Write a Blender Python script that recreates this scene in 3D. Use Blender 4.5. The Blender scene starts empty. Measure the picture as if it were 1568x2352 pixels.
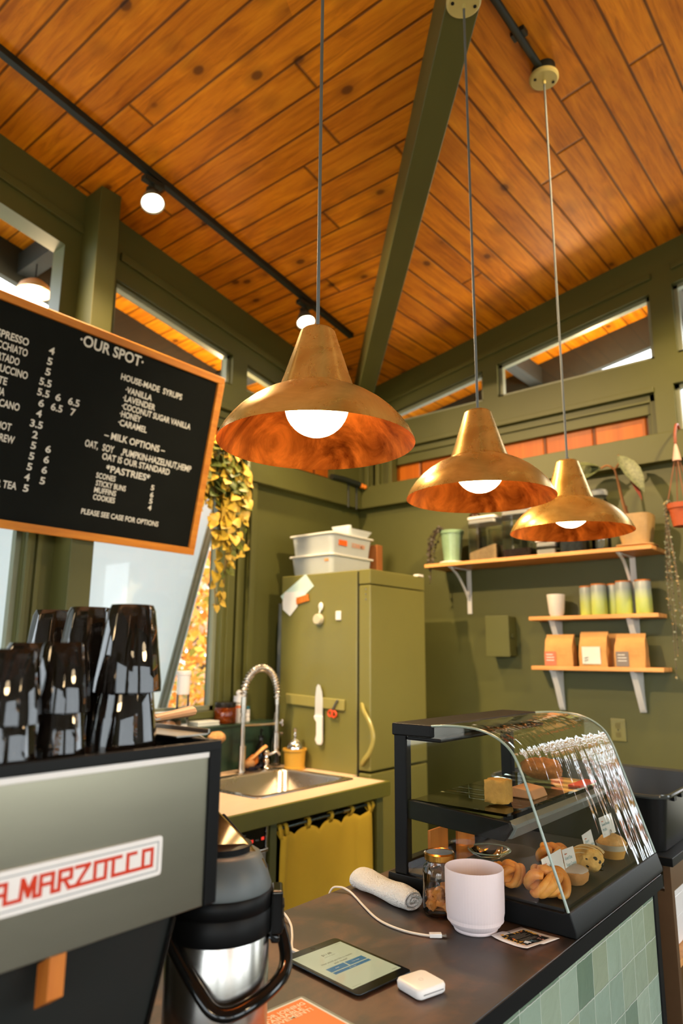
import bpy, math, random
from mathutils import Vector, Matrix, Quaternion, noise as mnoise

S = bpy.context.scene
COL = S.collection
E = 1.58                      # eye height above the floor; heights below are written E + offset
R = math.radians
random.seed(11)

# ------------------------------------------------------------------ camera
cam_d = bpy.data.cameras.new('camera')
cam = bpy.data.objects.new('camera', cam_d)
COL.objects.link(cam)
cam_d.sensor_fit = 'HORIZONTAL'
cam_d.sensor_width = 24.0
cam_d.lens = 24.0 * 1600.0 / 1568.0
cam_d.clip_start = 0.02
YAW, PITCH, ROLL = R(39.7), R(11.6), R(0.4)
f_ = Vector((-math.sin(YAW) * math.cos(PITCH), math.cos(YAW) * math.cos(PITCH), math.sin(PITCH)))
r_ = Vector((math.cos(YAW), math.sin(YAW), 0))
u_ = r_.cross(f_)
r2 = r_ * math.cos(ROLL) + u_ * math.sin(ROLL)
u2 = -r_ * math.sin(ROLL) + u_ * math.cos(ROLL)
M = Matrix((r2, u2, -f_)).transposed().to_4x4()
M.translation = Vector((0, 0, E))
cam.matrix_world = M
cam_d.dof.use_dof = True
cam_d.dof.focus_distance = 1.55
cam_d.dof.aperture_fstop = 3.0
S.camera = cam

# ------------------------------------------------------------------ world, exposure
wd = bpy.data.worlds.new('sky')
S.world = wd
wd.use_nodes = True
bg = wd.node_tree.nodes['Background']
bg.inputs[0].default_value = (0.86, 0.94, 1.0, 1)
bg.inputs[1].default_value = 3.7
S.view_settings.view_transform = 'Standard'
S.view_settings.look = 'None'
S.view_settings.gamma = 1.0
S.view_settings.exposure = 0.86
S.view_settings.use_curve_mapping = False
S.cycles.use_denoising = True
S.cycles.max_bounces = 10
S.cycles.diffuse_bounces = 3
S.cycles.glossy_bounces = 5
S.cycles.transmission_bounces = 10
S.cycles.transparent_max_bounces = 24
S.cycles.sample_clamp_indirect = 6.0
S.cycles.caustics_reflective = False
S.cycles.caustics_refractive = False

WARM = (1.0, 0.70, 0.38)
SPOT_W, BULB_S, ROOM_W = 130.0, 28.0, 22.0

def light(name, kind, loc, energy, color, size=0.05, aim=None, angle=150, blend=1.0):
    d = bpy.data.lights.new(name, kind)
    d.energy = energy
    d.color = color
    if kind == 'SPOT':
        d.spot_size = R(angle); d.spot_blend = blend; d.shadow_soft_size = size
    elif kind == 'POINT':
        d.shadow_soft_size = size
    o = bpy.data.objects.new(name, d)
    COL.objects.link(o)
    o.location = loc
    if aim is not None:
        o.rotation_euler = (Vector(aim) - Vector(loc)).to_track_quat('-Z', 'Y').to_euler()
    return o

# ------------------------------------------------------------------ materials
def lin(r, g, b):
    f = lambda v: v / 12.92 if v <= 0.04045 else ((v + 0.055) / 1.055) ** 2.4
    return (f(r / 255), f(g / 255), f(b / 255), 1)

def base_nodes(name):
    m = bpy.data.materials.new(name)
    m.use_nodes = True
    nt = m.node_tree
    return m, nt, nt.nodes['Principled BSDF']

def node(nt, kind, **kw):
    n = nt.nodes.new(kind)
    for k, v in kw.items():
        if hasattr(n, k):
            setattr(n, k, v)
        else:
            n.inputs[k].default_value = v
    return n

def math_n(nt, op, a, b=None, c=None):
    n = nt.nodes.new('ShaderNodeMath')
    n.operation = op
    for i, v in enumerate((a, b, c)):
        if v is None:
            continue
        if isinstance(v, (int, float)):
            n.inputs[i].default_value = v
        else:
            nt.links.new(v, n.inputs[i])
    return n.outputs[0]

def mix_c(nt, fac, a, b, blend='MIX'):
    n = nt.nodes.new('ShaderNodeMix')
    n.data_type = 'RGBA'
    n.blend_type = blend
    for sock, v in ((n.inputs[0], fac), (n.inputs[6], a), (n.inputs[7], b)):
        if isinstance(v, (int, float)):
            sock.default_value = v
        elif isinstance(v, tuple):
            sock.default_value = v
        else:
            nt.links.new(v, sock)
    return n.outputs[2]

def ramp(nt, fac, stops):
    n = nt.nodes.new('ShaderNodeValToRGB')
    cr = n.color_ramp
    while len(cr.elements) > 1:
        cr.elements.remove(cr.elements[-1])
    cr.elements[0].position, cr.elements[0].color = stops[0]
    for p, c in stops[1:]:
        e = cr.elements.new(p)
        e.color = c
    nt.links.new(fac, n.inputs[0])
    return n.outputs[0]

def mat(name, col, rough=0.5, metal=0.0, var=0.08, vscale=6.0, stretch=(1, 1, 1), bump=0.0, bscale=80.0,
        trans=0.0, ior=1.45, emit=None, estr=0.0, coat=0.0, rvar=0.0, spec=0.5, sss=0.0, col2=None, alpha=1.0):
    m, nt, p = base_nodes(name)
    tc = node(nt, 'ShaderNodeTexCoord')
    mp = node(nt, 'ShaderNodeMapping')
    mp.inputs['Scale'].default_value = stretch
    nt.links.new(tc.outputs['Object'], mp.inputs[0])
    n1 = node(nt, 'ShaderNodeTexNoise', Scale=vscale, Detail=5.0, Roughness=0.6)
    nt.links.new(mp.outputs[0], n1.inputs['Vector'])
    dark = tuple(v * (1 - var) for v in col[:3]) + (1,)
    lite = col2 if col2 else tuple(min(1, v * (1 + var)) for v in col[:3]) + (1,)
    nt.links.new(ramp(nt, n1.outputs['Fac'], [(0.3, dark), (0.7, lite)]), p.inputs['Base Color'])
    p.inputs['Metallic'].default_value = metal
    p.inputs['Roughness'].default_value = rough
    p.inputs['IOR'].default_value = ior
    p.inputs['Specular IOR Level'].default_value = spec
    p.inputs['Transmission Weight'].default_value = trans
    p.inputs['Coat Weight'].default_value = coat
    p.inputs['Alpha'].default_value = alpha
    if sss:
        p.inputs['Subsurface Weight'].default_value = sss
        p.inputs['Subsurface Scale'].default_value = 0.01
    if rvar:
        nt.links.new(math_n(nt, 'MULTIPLY_ADD', n1.outputs['Fac'], rvar, rough - rvar / 2), p.inputs['Roughness'])
    if bump:
        n2 = node(nt, 'ShaderNodeTexNoise', Scale=bscale, Detail=3.0)
        nt.links.new(mp.outputs[0], n2.inputs['Vector'])
        b = node(nt, 'ShaderNodeBump', Strength=bump, Distance=0.01)
        nt.links.new(n2.outputs['Fac'], b.inputs['Height'])
        nt.links.new(b.outputs[0], p.inputs['Normal'])
    if emit:
        p.inputs['Emission Color'].default_value = emit
        p.inputs['Emission Strength'].default_value = estr
    return m

def plank_mat(name, across, phase, pitch=0.1457, cols=None, rough=0.42):
    """Knotty tongue-and-groove boards; 'across' is the axis index the seams step along."""
    m, nt, p = base_nodes(name)
    tc = node(nt, 'ShaderNodeTexCoord')
    sx = node(nt, 'ShaderNodeSeparateXYZ')
    nt.links.new(tc.outputs['Object'], sx.inputs[0])
    a = sx.outputs[across]
    l = sx.outputs[1 - across]
    t = math_n(nt, 'DIVIDE', math_n(nt, 'SUBTRACT', a, phase), pitch)
    idx = math_n(nt, 'FLOOR', t)
    fr = math_n(nt, 'FRACT', t)
    # board ends, staggered per row
    wn = node(nt, 'ShaderNodeTexWhiteNoise', noise_dimensions='1D')
    nt.links.new(idx, wn.inputs['W'])
    lt = math_n(nt, 'ADD', math_n(nt, 'DIVIDE', l, 3.3), wn.outputs['Value'])
    lid = math_n(nt, 'FLOOR', lt)
    lfr = math_n(nt, 'FRACT', lt)
    wn2 = node(nt, 'ShaderNodeTexWhiteNoise', noise_dimensions='2D')
    cv = node(nt, 'ShaderNodeCombineXYZ')
    nt.links.new(idx, cv.inputs[0]); nt.links.new(lid, cv.inputs[1])
    nt.links.new(cv.outputs[0], wn2.inputs['Vector'])
    tone = wn2.outputs['Value']
    # grain coordinates: long along the board, shifted per board
    gv = node(nt, 'ShaderNodeCombineXYZ')
    nt.links.new(math_n(nt, 'MULTIPLY', l, 1.3), gv.inputs[0])
    nt.links.new(math_n(nt, 'MULTIPLY', a, 14.0), gv.inputs[1])
    nt.links.new(math_n(nt, 'MULTIPLY', tone, 37.0), gv.inputs[2])
    g1 = node(nt, 'ShaderNodeTexNoise', Scale=2.2, Detail=6.0, Roughness=0.62, Distortion=0.6)
    nt.links.new(gv.outputs[0], g1.inputs['Vector'])
    gv2 = node(nt, 'ShaderNodeCombineXYZ')
    nt.links.new(math_n(nt, 'MULTIPLY', l, 5.0), gv2.inputs[0])
    nt.links.new(math_n(nt, 'MULTIPLY', a, 9.0), gv2.inputs[1])
    nt.links.new(math_n(nt, 'MULTIPLY', tone, 11.0), gv2.inputs[2])
    g2 = node(nt, 'ShaderNodeTexNoise', Scale=1.0, Detail=3.0)
    nt.links.new(gv2.outputs[0], g2.inputs['Vector'])
    cols = cols or ((0.42, 0.120, 0.003, 1), (0.76, 0.260, 0.006, 1), (0.95, 0.39, 0.014, 1))
    c = ramp(nt, g1.outputs['Fac'], [(0.28, cols[0]), (0.5, cols[1]), (0.75, cols[2])])
    c = mix_c(nt, math_n(nt, 'MULTIPLY', math_n(nt, 'SUBTRACT', g2.outputs['Fac'], 0.35), 0.9), c, (0.50, 0.15, 0.008, 1))
    c = mix_c(nt, 1.0, c, ramp(nt, tone, [(0.0, (0.82, 0.76, 0.7, 1)), (1.0, (1.08, 1.07, 1.04, 1))]), 'MULTIPLY')
    # knots
    kv = node(nt, 'ShaderNodeCombineXYZ')
    nt.links.new(math_n(nt, 'MULTIPLY', l, 4.2), kv.inputs[0])
    nt.links.new(math_n(nt, 'MULTIPLY', a, 6.9), kv.inputs[1])
    vo = node(nt, 'ShaderNodeTexVoronoi', Scale=1.0, Randomness=1.0)
    nt.links.new(kv.outputs[0], vo.inputs['Vector'])
    k = ramp(nt, vo.outputs['Distance'], [(0.0, (1, 1, 1, 1)), (0.10, (0.95, 0.95, 0.95, 1)), (0.16, (0.35, 0.35, 0.35, 1)), (0.40, (0, 0, 0, 1))])
    sep = node(nt, 'ShaderNodeSeparateColor')
    nt.links.new(vo.outputs['Color'], sep.inputs[0])
    k = math_n(nt, 'MULTIPLY', k, math_n(nt, 'GREATER_THAN', sep.outputs[0], 0.25))
    c = mix_c(nt, math_n(nt, 'MULTIPLY', k, 0.85), c, (0.07, 0.018, 0.004, 1))
    # seams
    e1 = math_n(nt, 'MINIMUM', fr, math_n(nt, 'SUBTRACT', 1.0, fr))
    s1 = ramp(nt, e1, [(0.0, (1, 1, 1, 1)), (0.022, (0.8, 0.8, 0.8, 1)), (0.05, (0, 0, 0, 1))])
    e2 = math_n(nt, 'MINIMUM', lfr, math_n(nt, 'SUBTRACT', 1.0, lfr))
    s2 = ramp(nt, e2, [(0.0, (1, 1, 1, 1)), (0.0012, (0, 0, 0, 1))])
    sm = math_n(nt, 'MAXIMUM', s1, s2)
    c = mix_c(nt, math_n(nt, 'MULTIPLY', sm, 0.85), c, (0.035, 0.010, 0.003, 1))
    nt.links.new(c, p.inputs['Base Color'])
    p.inputs['Roughness'].default_value = rough
    p.inputs['Specular IOR Level'].default_value = 0.25
    b = node(nt, 'ShaderNodeBump', Strength=0.7, Distance=0.006)
    nt.links.new(math_n(nt, 'SUBTRACT', math_n(nt, 'MULTIPLY', g1.outputs['Fac'], 0.12), sm), b.inputs['Height'])
    nt.links.new(b.outputs[0], p.inputs['Normal'])
    return m

def wood_mat(name, c1, c2, axis=0, scale=1.0, rough=0.5):
    st = [9.0, 9.0, 9.0]
    st[axis] = 1.0
    return mat(name, c1, rough=rough, col2=c2, var=0.0, vscale=3.0 * scale, stretch=tuple(st), bump=0.08, bscale=12)

def glass_mat(name, tint=(0.97, 0.985, 0.97, 1), ior=1.5, rough=0.0, gain=1.0, wavy=0.0):
    """Thin clear glass: mirror reflection by Fresnel over straight transmission."""
    m = bpy.data.materials.new(name)
    m.use_nodes = True
    nt = m.node_tree
    nt.nodes.clear()
    out = node(nt, 'ShaderNodeOutputMaterial')
    tr = node(nt, 'ShaderNodeBsdfTransparent', Color=tint)
    gl = node(nt, 'ShaderNodeBsdfGlossy', Roughness=rough)
    gl.inputs['Color'].default_value = (1, 1, 1, 1)
    fr = node(nt, 'ShaderNodeFresnel', IOR=ior)
    if wavy:
        tc = node(nt, 'ShaderNodeTexCoord')
        mp = node(nt, 'ShaderNodeMapping'); mp.inputs['Scale'].default_value = (6.0, 22.0, 5.0)
        nt.links.new(tc.outputs['Object'], mp.inputs[0])
        nz = node(nt, 'ShaderNodeTexNoise', Scale=1.0, Detail=2.0)
        nt.links.new(mp.outputs[0], nz.inputs['Vector'])
        bp_ = node(nt, 'ShaderNodeBump', Strength=wavy, Distance=0.02)
        nt.links.new(nz.outputs['Fac'], bp_.inputs['Height'])
        nt.links.new(bp_.outputs[0], gl.inputs['Normal'])
    mx = node(nt, 'ShaderNodeMixShader')
    nt.links.new(math_n(nt, 'MULTIPLY', fr.outputs[0], gain), mx.inputs[0])
    nt.links.new(tr.outputs[0], mx.inputs[1])
    nt.links.new(gl.outputs[0], mx.inputs[2])
    nt.links.new(mx.outputs[0], out.inputs[0])
    return m

def tile_mat(name, axis, ph_u, ph_z, pitch=0.0865):
    m, nt, p = base_nodes(name)
    tc = node(nt, 'ShaderNodeTexCoord')
    sx = node(nt, 'ShaderNodeSeparateXYZ')
    nt.links.new(tc.outputs['Object'], sx.inputs[0])
    u = math_n(nt, 'DIVIDE', math_n(nt, 'SUBTRACT', sx.outputs[axis], ph_u), pitch)
    v = math_n(nt, 'DIVIDE', math_n(nt, 'SUBTRACT', sx.outputs[2], ph_z), pitch)
    ns = node(nt, 'ShaderNodeTexNoise', Scale=30.0, Detail=2.0)
    nt.links.new(tc.outputs['Object'], ns.inputs['Vector'])
    wob = math_n(nt, 'MULTIPLY', math_n(nt, 'SUBTRACT', ns.outputs['Fac'], 0.5), 0.06)
    u = math_n(nt, 'ADD', u, wob); v = math_n(nt, 'ADD', v, wob)
    cv = node(nt, 'ShaderNodeCombineXYZ')
    nt.links.new(math_n(nt, 'FLOOR', u), cv.inputs[0]); nt.links.new(math_n(nt, 'FLOOR', v), cv.inputs[1])
    wn = node(nt, 'ShaderNodeTexWhiteNoise', noise_dimensions='2D')
    nt.links.new(cv.outputs[0], wn.inputs['Vector'])
    base = ramp(nt, wn.outputs['Value'], [(0.0, lin(78, 104, 92)), (0.12, lin(104, 128, 112)), (0.3, lin(140, 162, 148)),
                                           (0.55, lin(156, 178, 164)), (0.8, lin(148, 160, 136)), (1.0, lin(166, 186, 172))])
    n2 = node(nt, 'ShaderNodeTexNoise', Scale=14.0, Detail=4.0, Distortion=1.0)
    nt.links.new(tc.outputs['Object'], n2.inputs['Vector'])
    base = mix_c(nt, math_n(nt, 'MULTIPLY', n2.outputs['Fac'], 0.35), base, lin(120, 138, 108))
    fu = math_n(nt, 'FRACT', u); fv = math_n(nt, 'FRACT', v)
    eu = math_n(nt, 'MINIMUM', fu, math_n(nt, 'SUBTRACT', 1.0, fu))
    ev = math_n(nt, 'MINIMUM', fv, math_n(nt, 'SUBTRACT', 1.0, fv))
    e = math_n(nt, 'MINIMUM', eu, ev)
    g = ramp(nt, e, [(0.0, (1, 1, 1, 1)), (0.009, (0.8, 0.8, 0.8, 1)), (0.02, (0, 0, 0, 1))])
    nt.links.new(mix_c(nt, g, base, lin(172, 182, 168)), p.inputs['Base Color'])
    nt.links.new(math_n(nt, 'MULTIPLY_ADD', g, 0.6, 0.13), p.inputs['Roughness'])
    # every glazed tile is pillowed and tilts its own way
    tilt = math_n(nt, 'ADD', math_n(nt, 'MULTIPLY', fu, math_n(nt, 'SUBTRACT', wn.outputs['Value'], 0.5)),
                  math_n(nt, 'MULTIPLY', n2.outputs['Fac'], 0.5))
    b = node(nt, 'ShaderNodeBump', Strength=0.5, Distance=0.012)
    nt.links.new(math_n(nt, 'SUBTRACT', tilt, math_n(nt, 'MULTIPLY', g, 0.3)), b.inputs['Height'])
    nt.links.new(b.outputs[0], p.inputs['Normal'])
    return m

def emit_mat(name, col, strength):
    m = bpy.data.materials.new(name)
    m.use_nodes = True
    nt = m.node_tree
    nt.nodes.clear()
    out = node(nt, 'ShaderNodeOutputMaterial')
    e = node(nt, 'ShaderNodeEmission', Strength=strength)
    e.inputs[0].default_value = col
    nt.links.new(e.outputs[0], out.inputs[0])
    return m

GREEN = lin(79, 81, 38)
M_ = {}
M_['green'] = mat('olive_paint', GREEN, rough=0.5, var=0.05, vscale=3, bump=0.03, bscale=160)
M_['green_gloss'] = mat('olive_enamel', lin(114, 112, 60), rough=0.26, var=0.04, vscale=2, bump=0.02, bscale=200)
M_['planks_l'] = plank_mat('cedar_planks_left', 1, 1.109, rough=0.55)
M_['planks_r'] = plank_mat('cedar_planks_right', 0, -0.852, rough=0.55)
M_['orange_board'] = plank_mat('orange_board', 0, -0.17, 0.33, ((0.38, 0.085, 0.006, 1), (0.46, 0.11, 0.008, 1), (0.52, 0.135, 0.010, 1)))
M_['orange_board_l'] = plank_mat('orange_board_left', 1, -0.17, 0.33, ((0.38, 0.085, 0.006, 1), (0.46, 0.11, 0.008, 1), (0.52, 0.135, 0.010, 1)))
M_['charcoal'] = mat('charcoal_fascia', lin(44, 50, 50), rough=0.6)
M_['black'] = mat('black_plastic', lin(11, 12, 13), rough=0.45, var=0.1, spec=0.18)
M_['black_matte'] = mat('black_matte', lin(13, 14, 14), rough=0.7, spec=0.25)
M_['black_metal'] = mat('black_steel', lin(15, 17, 18), rough=0.45, spec=0.2, var=0.12, bump=0.02, bscale=300)
M_['black_gloss'] = mat('black_gloss', lin(14, 15, 15), rough=0.12)
M_['track'] = mat('track_dark_green', lin(26, 34, 28), rough=0.5)
M_['steel'] = mat('brushed_steel', lin(176, 172, 164), rough=0.3, metal=1.0, var=0.06, vscale=5, stretch=(1, 1, 12), rvar=0.1)
M_['steel_panel'] = mat('steel_panel', lin(172, 168, 150), rough=0.28, metal=1.0, var=0.05, vscale=2, stretch=(1, 1, 6), rvar=0.04)
M_['chrome'] = mat('chrome', lin(214, 212, 208), rough=0.08, metal=1.0, var=0.02)
M_['nickel'] = mat('nickel', lin(196, 188, 176), rough=0.22, metal=1.0, var=0.03)
M_['white'] = mat('white_paint', lin(226, 226, 222), rough=0.45, var=0.03)
M_['white_plastic'] = mat('white_plastic', lin(232, 230, 228), rough=0.3, var=0.02)
M_['glass'] = glass_mat('window_glass', (0.98, 0.99, 0.985, 1), gain=0.8)
M_['case_glass'] = glass_mat('case_glass', (0.95, 0.98, 0.955, 1), gain=1.1)
M_['case_front'] = glass_mat('case_front_glass', (0.95, 0.98, 0.955, 1), gain=1.1, wavy=0.12)
M_['jar_glass'] = glass_mat('jar_glass', (0.93, 0.95, 0.93, 1), gain=1.1)
M_['plastic_clear'] = glass_mat('clear_plastic', (0.86, 0.88, 0.86, 1), rough=0.08)
M_['wood_frame'] = wood_mat('honey_wood', lin(190, 112, 30), lin(224, 150, 50), axis=1)
M_['wood_shelf'] = wood_mat('shelf_wood', lin(200, 136, 72), lin(228, 170, 104), axis=0)
M_['wood_dark'] = wood_mat('orange_wood', lin(176, 96, 30), lin(206, 124, 48), axis=2)

# ------------------------------------------------------------------ mesh building
OFF = {}

class MB:
    def __init__(self):
        self.v, self.f, self.m, self.i = [], [], [], 0

    def use(self, i):
        self.i = i
        return self

    def add(self, vs, fs):
        b = len(self.v)
        self.v += [Vector(p) for p in vs]
        for f in fs:
            self.f.append([b + k for k in f])
            self.m.append(self.i)
        return self

    def box(self, x0, y0, z0, x1, y1, z1):
        vs = [(x0, y0, z0), (x1, y0, z0), (x1, y1, z0), (x0, y1, z0), (x0, y0, z1), (x1, y0, z1), (x1, y1, z1), (x0, y1, z1)]
        return self.add(vs, [(0, 3, 2, 1), (4, 5, 6, 7), (0, 1, 5, 4), (1, 2, 6, 5), (2, 3, 7, 6), (3, 0, 4, 7)])

    def obox(self, c, size, rot=None):
        hx, hy, hz = [s / 2 for s in size]
        q = rot or Matrix.Identity(3)
        c = Vector(c)
        vs = [c + q @ Vector((sx * hx, sy * hy, sz * hz)) for sz in (-1, 1) for sx, sy in ((-1, -1), (1, -1), (1, 1), (-1, 1))]
        return self.add(vs, [(0, 3, 2, 1), (4, 5, 6, 7), (0, 1, 5, 4), (1, 2, 6, 5), (2, 3, 7, 6), (3, 0, 4, 7)])

    def bar(self, p0, p1, w, h, up=(0, 0, 1)):
        p0, p1 = Vector(p0), Vector(p1)
        d = p1 - p0
        L = d.length
        d.normalize()
        s = d.cross(Vector(up)).normalized()
        u = s.cross(d)
        return self.obox((p0 + p1) / 2, (L, w, h), Matrix((d, s, u)).transposed())

    def prism(self, poly, vec):
        n = len(poly)
        a = [Vector(p) for p in poly]
        b = [p + Vector(vec) for p in a]
        fs = [tuple(range(n))[::-1], tuple(range(n, 2 * n))]
        fs += [(k, (k + 1) % n, n + (k + 1) % n, n + k) for k in range(n)]
        return self.add(a + b, fs)

    def grid(self, rows, close_u=False, close_v=False):
        nr, nc = len(rows), len(rows[0])
        vs = [p for r in rows for p in r]
        fs = []
        for i in range(nr if close_v else nr - 1):
            for j in range(nc if close_u else nc - 1):
                fs.append((i * nc + j, i * nc + (j + 1) % nc, ((i + 1) % nr) * nc + (j + 1) % nc, ((i + 1) % nr) * nc + j))
        return self.add(vs, fs)

    def lathe(self, prof, c=(0, 0, 0), n=32, rot=None, flute=None):
        c = Vector(c)
        rows = []
        for r, z in prof:
            row = []
            for k in range(n):
                a = 2 * math.pi * k / n
                rr = r * (flute(k) if flute and r > 0.002 else 1.0)
                p = Vector((max(rr, 1e-5) * math.cos(a), max(rr, 1e-5) * math.sin(a), z))
                row.append(c + (rot @ p if rot else p))
            rows.append(row)
        return self.grid(rows, close_u=True)

    def cyl(self, p0, p1, r0, r1=None, n=20, caps=True):
        p0, p1 = Vector(p0), Vector(p1)
        r1 = r0 if r1 is None else r1
        q = (p1 - p0).to_track_quat('Z', 'Y').to_matrix()
        L = (p1 - p0).length
        pr = [(r0, 0), (r1, L)]
        if caps:
            pr = [(0, 0)] + pr + [(0, L)]
        return self.lathe(pr, p0, n, q)

    def sphere(self, c, r, n=20, m=12, rot=None, fn=None):
        rr = r if isinstance(r, (tuple, list)) else (r, r, r)
        c = Vector(c)
        rows = []
        for i in range(m + 1):
            t = math.pi * i / m
            row = []
            for k in range(n):
                a = 2 * math.pi * k / n
                d = Vector((math.sin(t) * math.cos(a), math.sin(t) * math.sin(a), -math.cos(t)))
                s = fn(d) if fn else 1.0
                p = Vector((d.x * rr[0] * s, d.y * rr[1] * s, d.z * rr[2] * s))
                row.append(c + (rot @ p if rot else p))
            rows.append(row)
        return self.grid(rows, close_u=True)

    def tube(self, pts, r, n=8, closed=False, flat=1.0):
        pts = [Vector(p) for p in pts]
        N = len(pts)
        rows = []
        prev = None
        for i, p in enumerate(pts):
            if closed:
                d = pts[(i + 1) % N] - pts[i - 1]
            else:
                d = pts[min(i + 1, N - 1)] - pts[max(i - 1, 0)]
            d.normalize()
            if prev is None:
                ref = Vector((0, 0, 1)) if abs(d.z) < 0.9 else Vector((1, 0, 0))
                s = d.cross(ref).normalized()
            else:
                s = (prev - d * prev.dot(d)).normalized()
            prev = s
            u = s.cross(d)
            ri = r[i] if isinstance(r, (list, tuple)) else r
            rows.append([p + s * (ri * math.cos(2 * math.pi * k / n)) + u * (ri * flat * math.sin(2 * math.pi * k / n)) for k in range(n)])
        if not closed:
            rows = [[pts[0]] * n] + rows + [[pts[-1]] * n]
        return self.grid(rows, close_u=True, close_v=closed)

    def build(self, name, mats, parent=None, bevel=0.0, sharp=38, recalc=True, solid=0.0, segs=2, smooth=True, loc=None):
        import bmesh
        if not isinstance(mats, (list, tuple)):
            mats = [mats]
        off = OFF.get(parent, Vector()) if parent else Vector()
        if parent is None and loc is not None:
            off = Vector(loc)
        me = bpy.data.meshes.new(name)
        me.from_pydata([p - off for p in self.v], [], self.f)
        for q in mats:
            me.materials.append(q)
        me.polygons.foreach_set('material_index', self.m)
        bm = bmesh.new()
        bm.from_mesh(me)
        bmesh.ops.remove_doubles(bm, verts=bm.verts, dist=1e-6)
        bmesh.ops.dissolve_degenerate(bm, dist=1e-7, edges=bm.edges)
        if recalc:
            bmesh.ops.recalc_face_normals(bm, faces=bm.faces)
        bm.to_mesh(me)
        bm.free()
        if smooth:
            me.polygons.foreach_set('use_smooth', [True] * len(me.polygons))
            me.set_sharp_from_angle(angle=R(sharp))
        o = bpy.data.objects.new(name, me)
        COL.objects.link(o)
        if parent:
            o.parent = parent
        elif loc is not None:
            o.location = loc
        OFF[o] = off
        if solid:
            md = o.modifiers.new('thickness', 'SOLIDIFY')
            md.thickness = solid
            md.offset = 0
        if bevel:
            md = o.modifiers.new('bevel', 'BEVEL')
            md.width = bevel
            md.segments = segs
            md.limit_method = 'ANGLE'
            md.angle_limit = R(40)
            md.harden_normals = True
        return o

def thing(name, label, cat, loc, group=None):
    o = bpy.data.objects.new(name, None)
    COL.objects.link(o)
    o.empty_display_size = 0.05
    o.location = loc
    o['label'] = label
    o['category'] = cat
    if group:
        o['group'] = group
    OFF[o] = Vector(loc)
    return o

def tag(o, label, cat, group=None, kind=None):
    o['label'] = label
    o['category'] = cat
    if group:
        o['group'] = group
    if kind:
        o['kind'] = kind
    return o

def struct(o):
    o['kind'] = 'structure'
    return o

def dup(root, loc, rz=None, label=None, rot=None):
    r = root.copy()
    COL.objects.link(r)
    r.location = loc
    if rz is not None:
        r.rotation_euler = (0, 0, rz)
    if rot is not None:
        r.rotation_euler = rot
    if label:
        r['label'] = label
    for ch in list(root.children):
        c = ch.copy()
        COL.objects.link(c)
        c.parent = r
        for g in list(ch.children):
            d = g.copy()
            COL.objects.link(d)
            d.parent = c
    return r

_cap = [0.0]
def text(name, s, m, parent, o, xd, yd, cap, width=None, depth=0.0006, bold=0.012, align='L'):
    """Lettering as a thin solid: o is the left end of the baseline, cap the capital height, width the whole line."""
    def raw(t):
        cu = bpy.data.curves.new('t', 'FONT')
        cu.body = t
        cu.size = 1.0
        cu.resolution_u = 3
        cu.offset = bold
        ob = bpy.data.objects.new('t', cu)
        COL.objects.link(ob)
        me_ = bpy.data.meshes.new_from_object(ob)
        bpy.data.objects.remove(ob)
        return me_
    if not _cap[0]:
        h = raw('H')
        _cap[0] = max(v.co.y for v in h.vertices)
    me = raw(s)
    xs = [v.co.x for v in me.vertices]
    x0, x1 = min(xs), max(xs)
    sy = cap / _cap[0]
    sx = (width / (x1 - x0)) if width else sy
    o, xd, yd = Vector(o), Vector(xd).normalized(), Vector(yd).normalized()
    n = xd.cross(yd)
    sh = 0.0 if align == 'L' else (x1 - x0) * sx * (1.0 if align == 'R' else 0.5)
    mb = MB()
    fr = [o + xd * ((v.co.x - x0) * sx - sh) + yd * (v.co.y * sy) + n * depth for v in me.vertices]
    mb.add(fr, [tuple(p.vertices) for p in me.polygons])
    ob = mb.build(name, m, parent, recalc=False, smooth=False)
    bpy.data.meshes.remove(me)
    return ob

def arc(c, r, a0, a1, n, ax=(1, 0, 0), ay=(0, 0, 1)):
    ax, ay, c = Vector(ax), Vector(ay), Vector(c)
    return [c + ax * (r * math.cos(a0 + (a1 - a0) * k / n)) + ay * (r * math.sin(a0 + (a1 - a0) * k / n)) for k in range(n + 1)]

def smooth_path(pts, n=6):
    """Catmull-Rom through the points."""
    p = [Vector(q) for q in pts]
    p = [p[0] * 2 - p[1]] + p + [p[-1] * 2 - p[-2]]
    out = []
    for i in range(1, len(p) - 2):
        for k in range(n):
            t = k / n
            out.append(0.5 * ((2 * p[i]) + (p[i + 1] - p[i - 1]) * t + (2 * p[i - 1] - 5 * p[i] + 4 * p[i + 1] - p[i + 2]) * t * t
                              + (3 * p[i] - p[i - 1] - 3 * p[i + 1] + p[i + 2]) * t ** 3))
    out.append(p[-2])
    return out

def rbox_poly(x0, y0, x1, y1, r, n=5):
    pts = []
    for cx, cy, a in ((x1 - r, y1 - r, 0), (x0 + r, y1 - r, 90), (x0 + r, y0 + r, 180), (x1 - r, y0 + r, 270)):
        for k in range(n + 1):
            t = R(a + 90 * k / n)
            pts.append((cx + r * math.cos(t), cy + r * math.sin(t)))
    return pts

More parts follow.
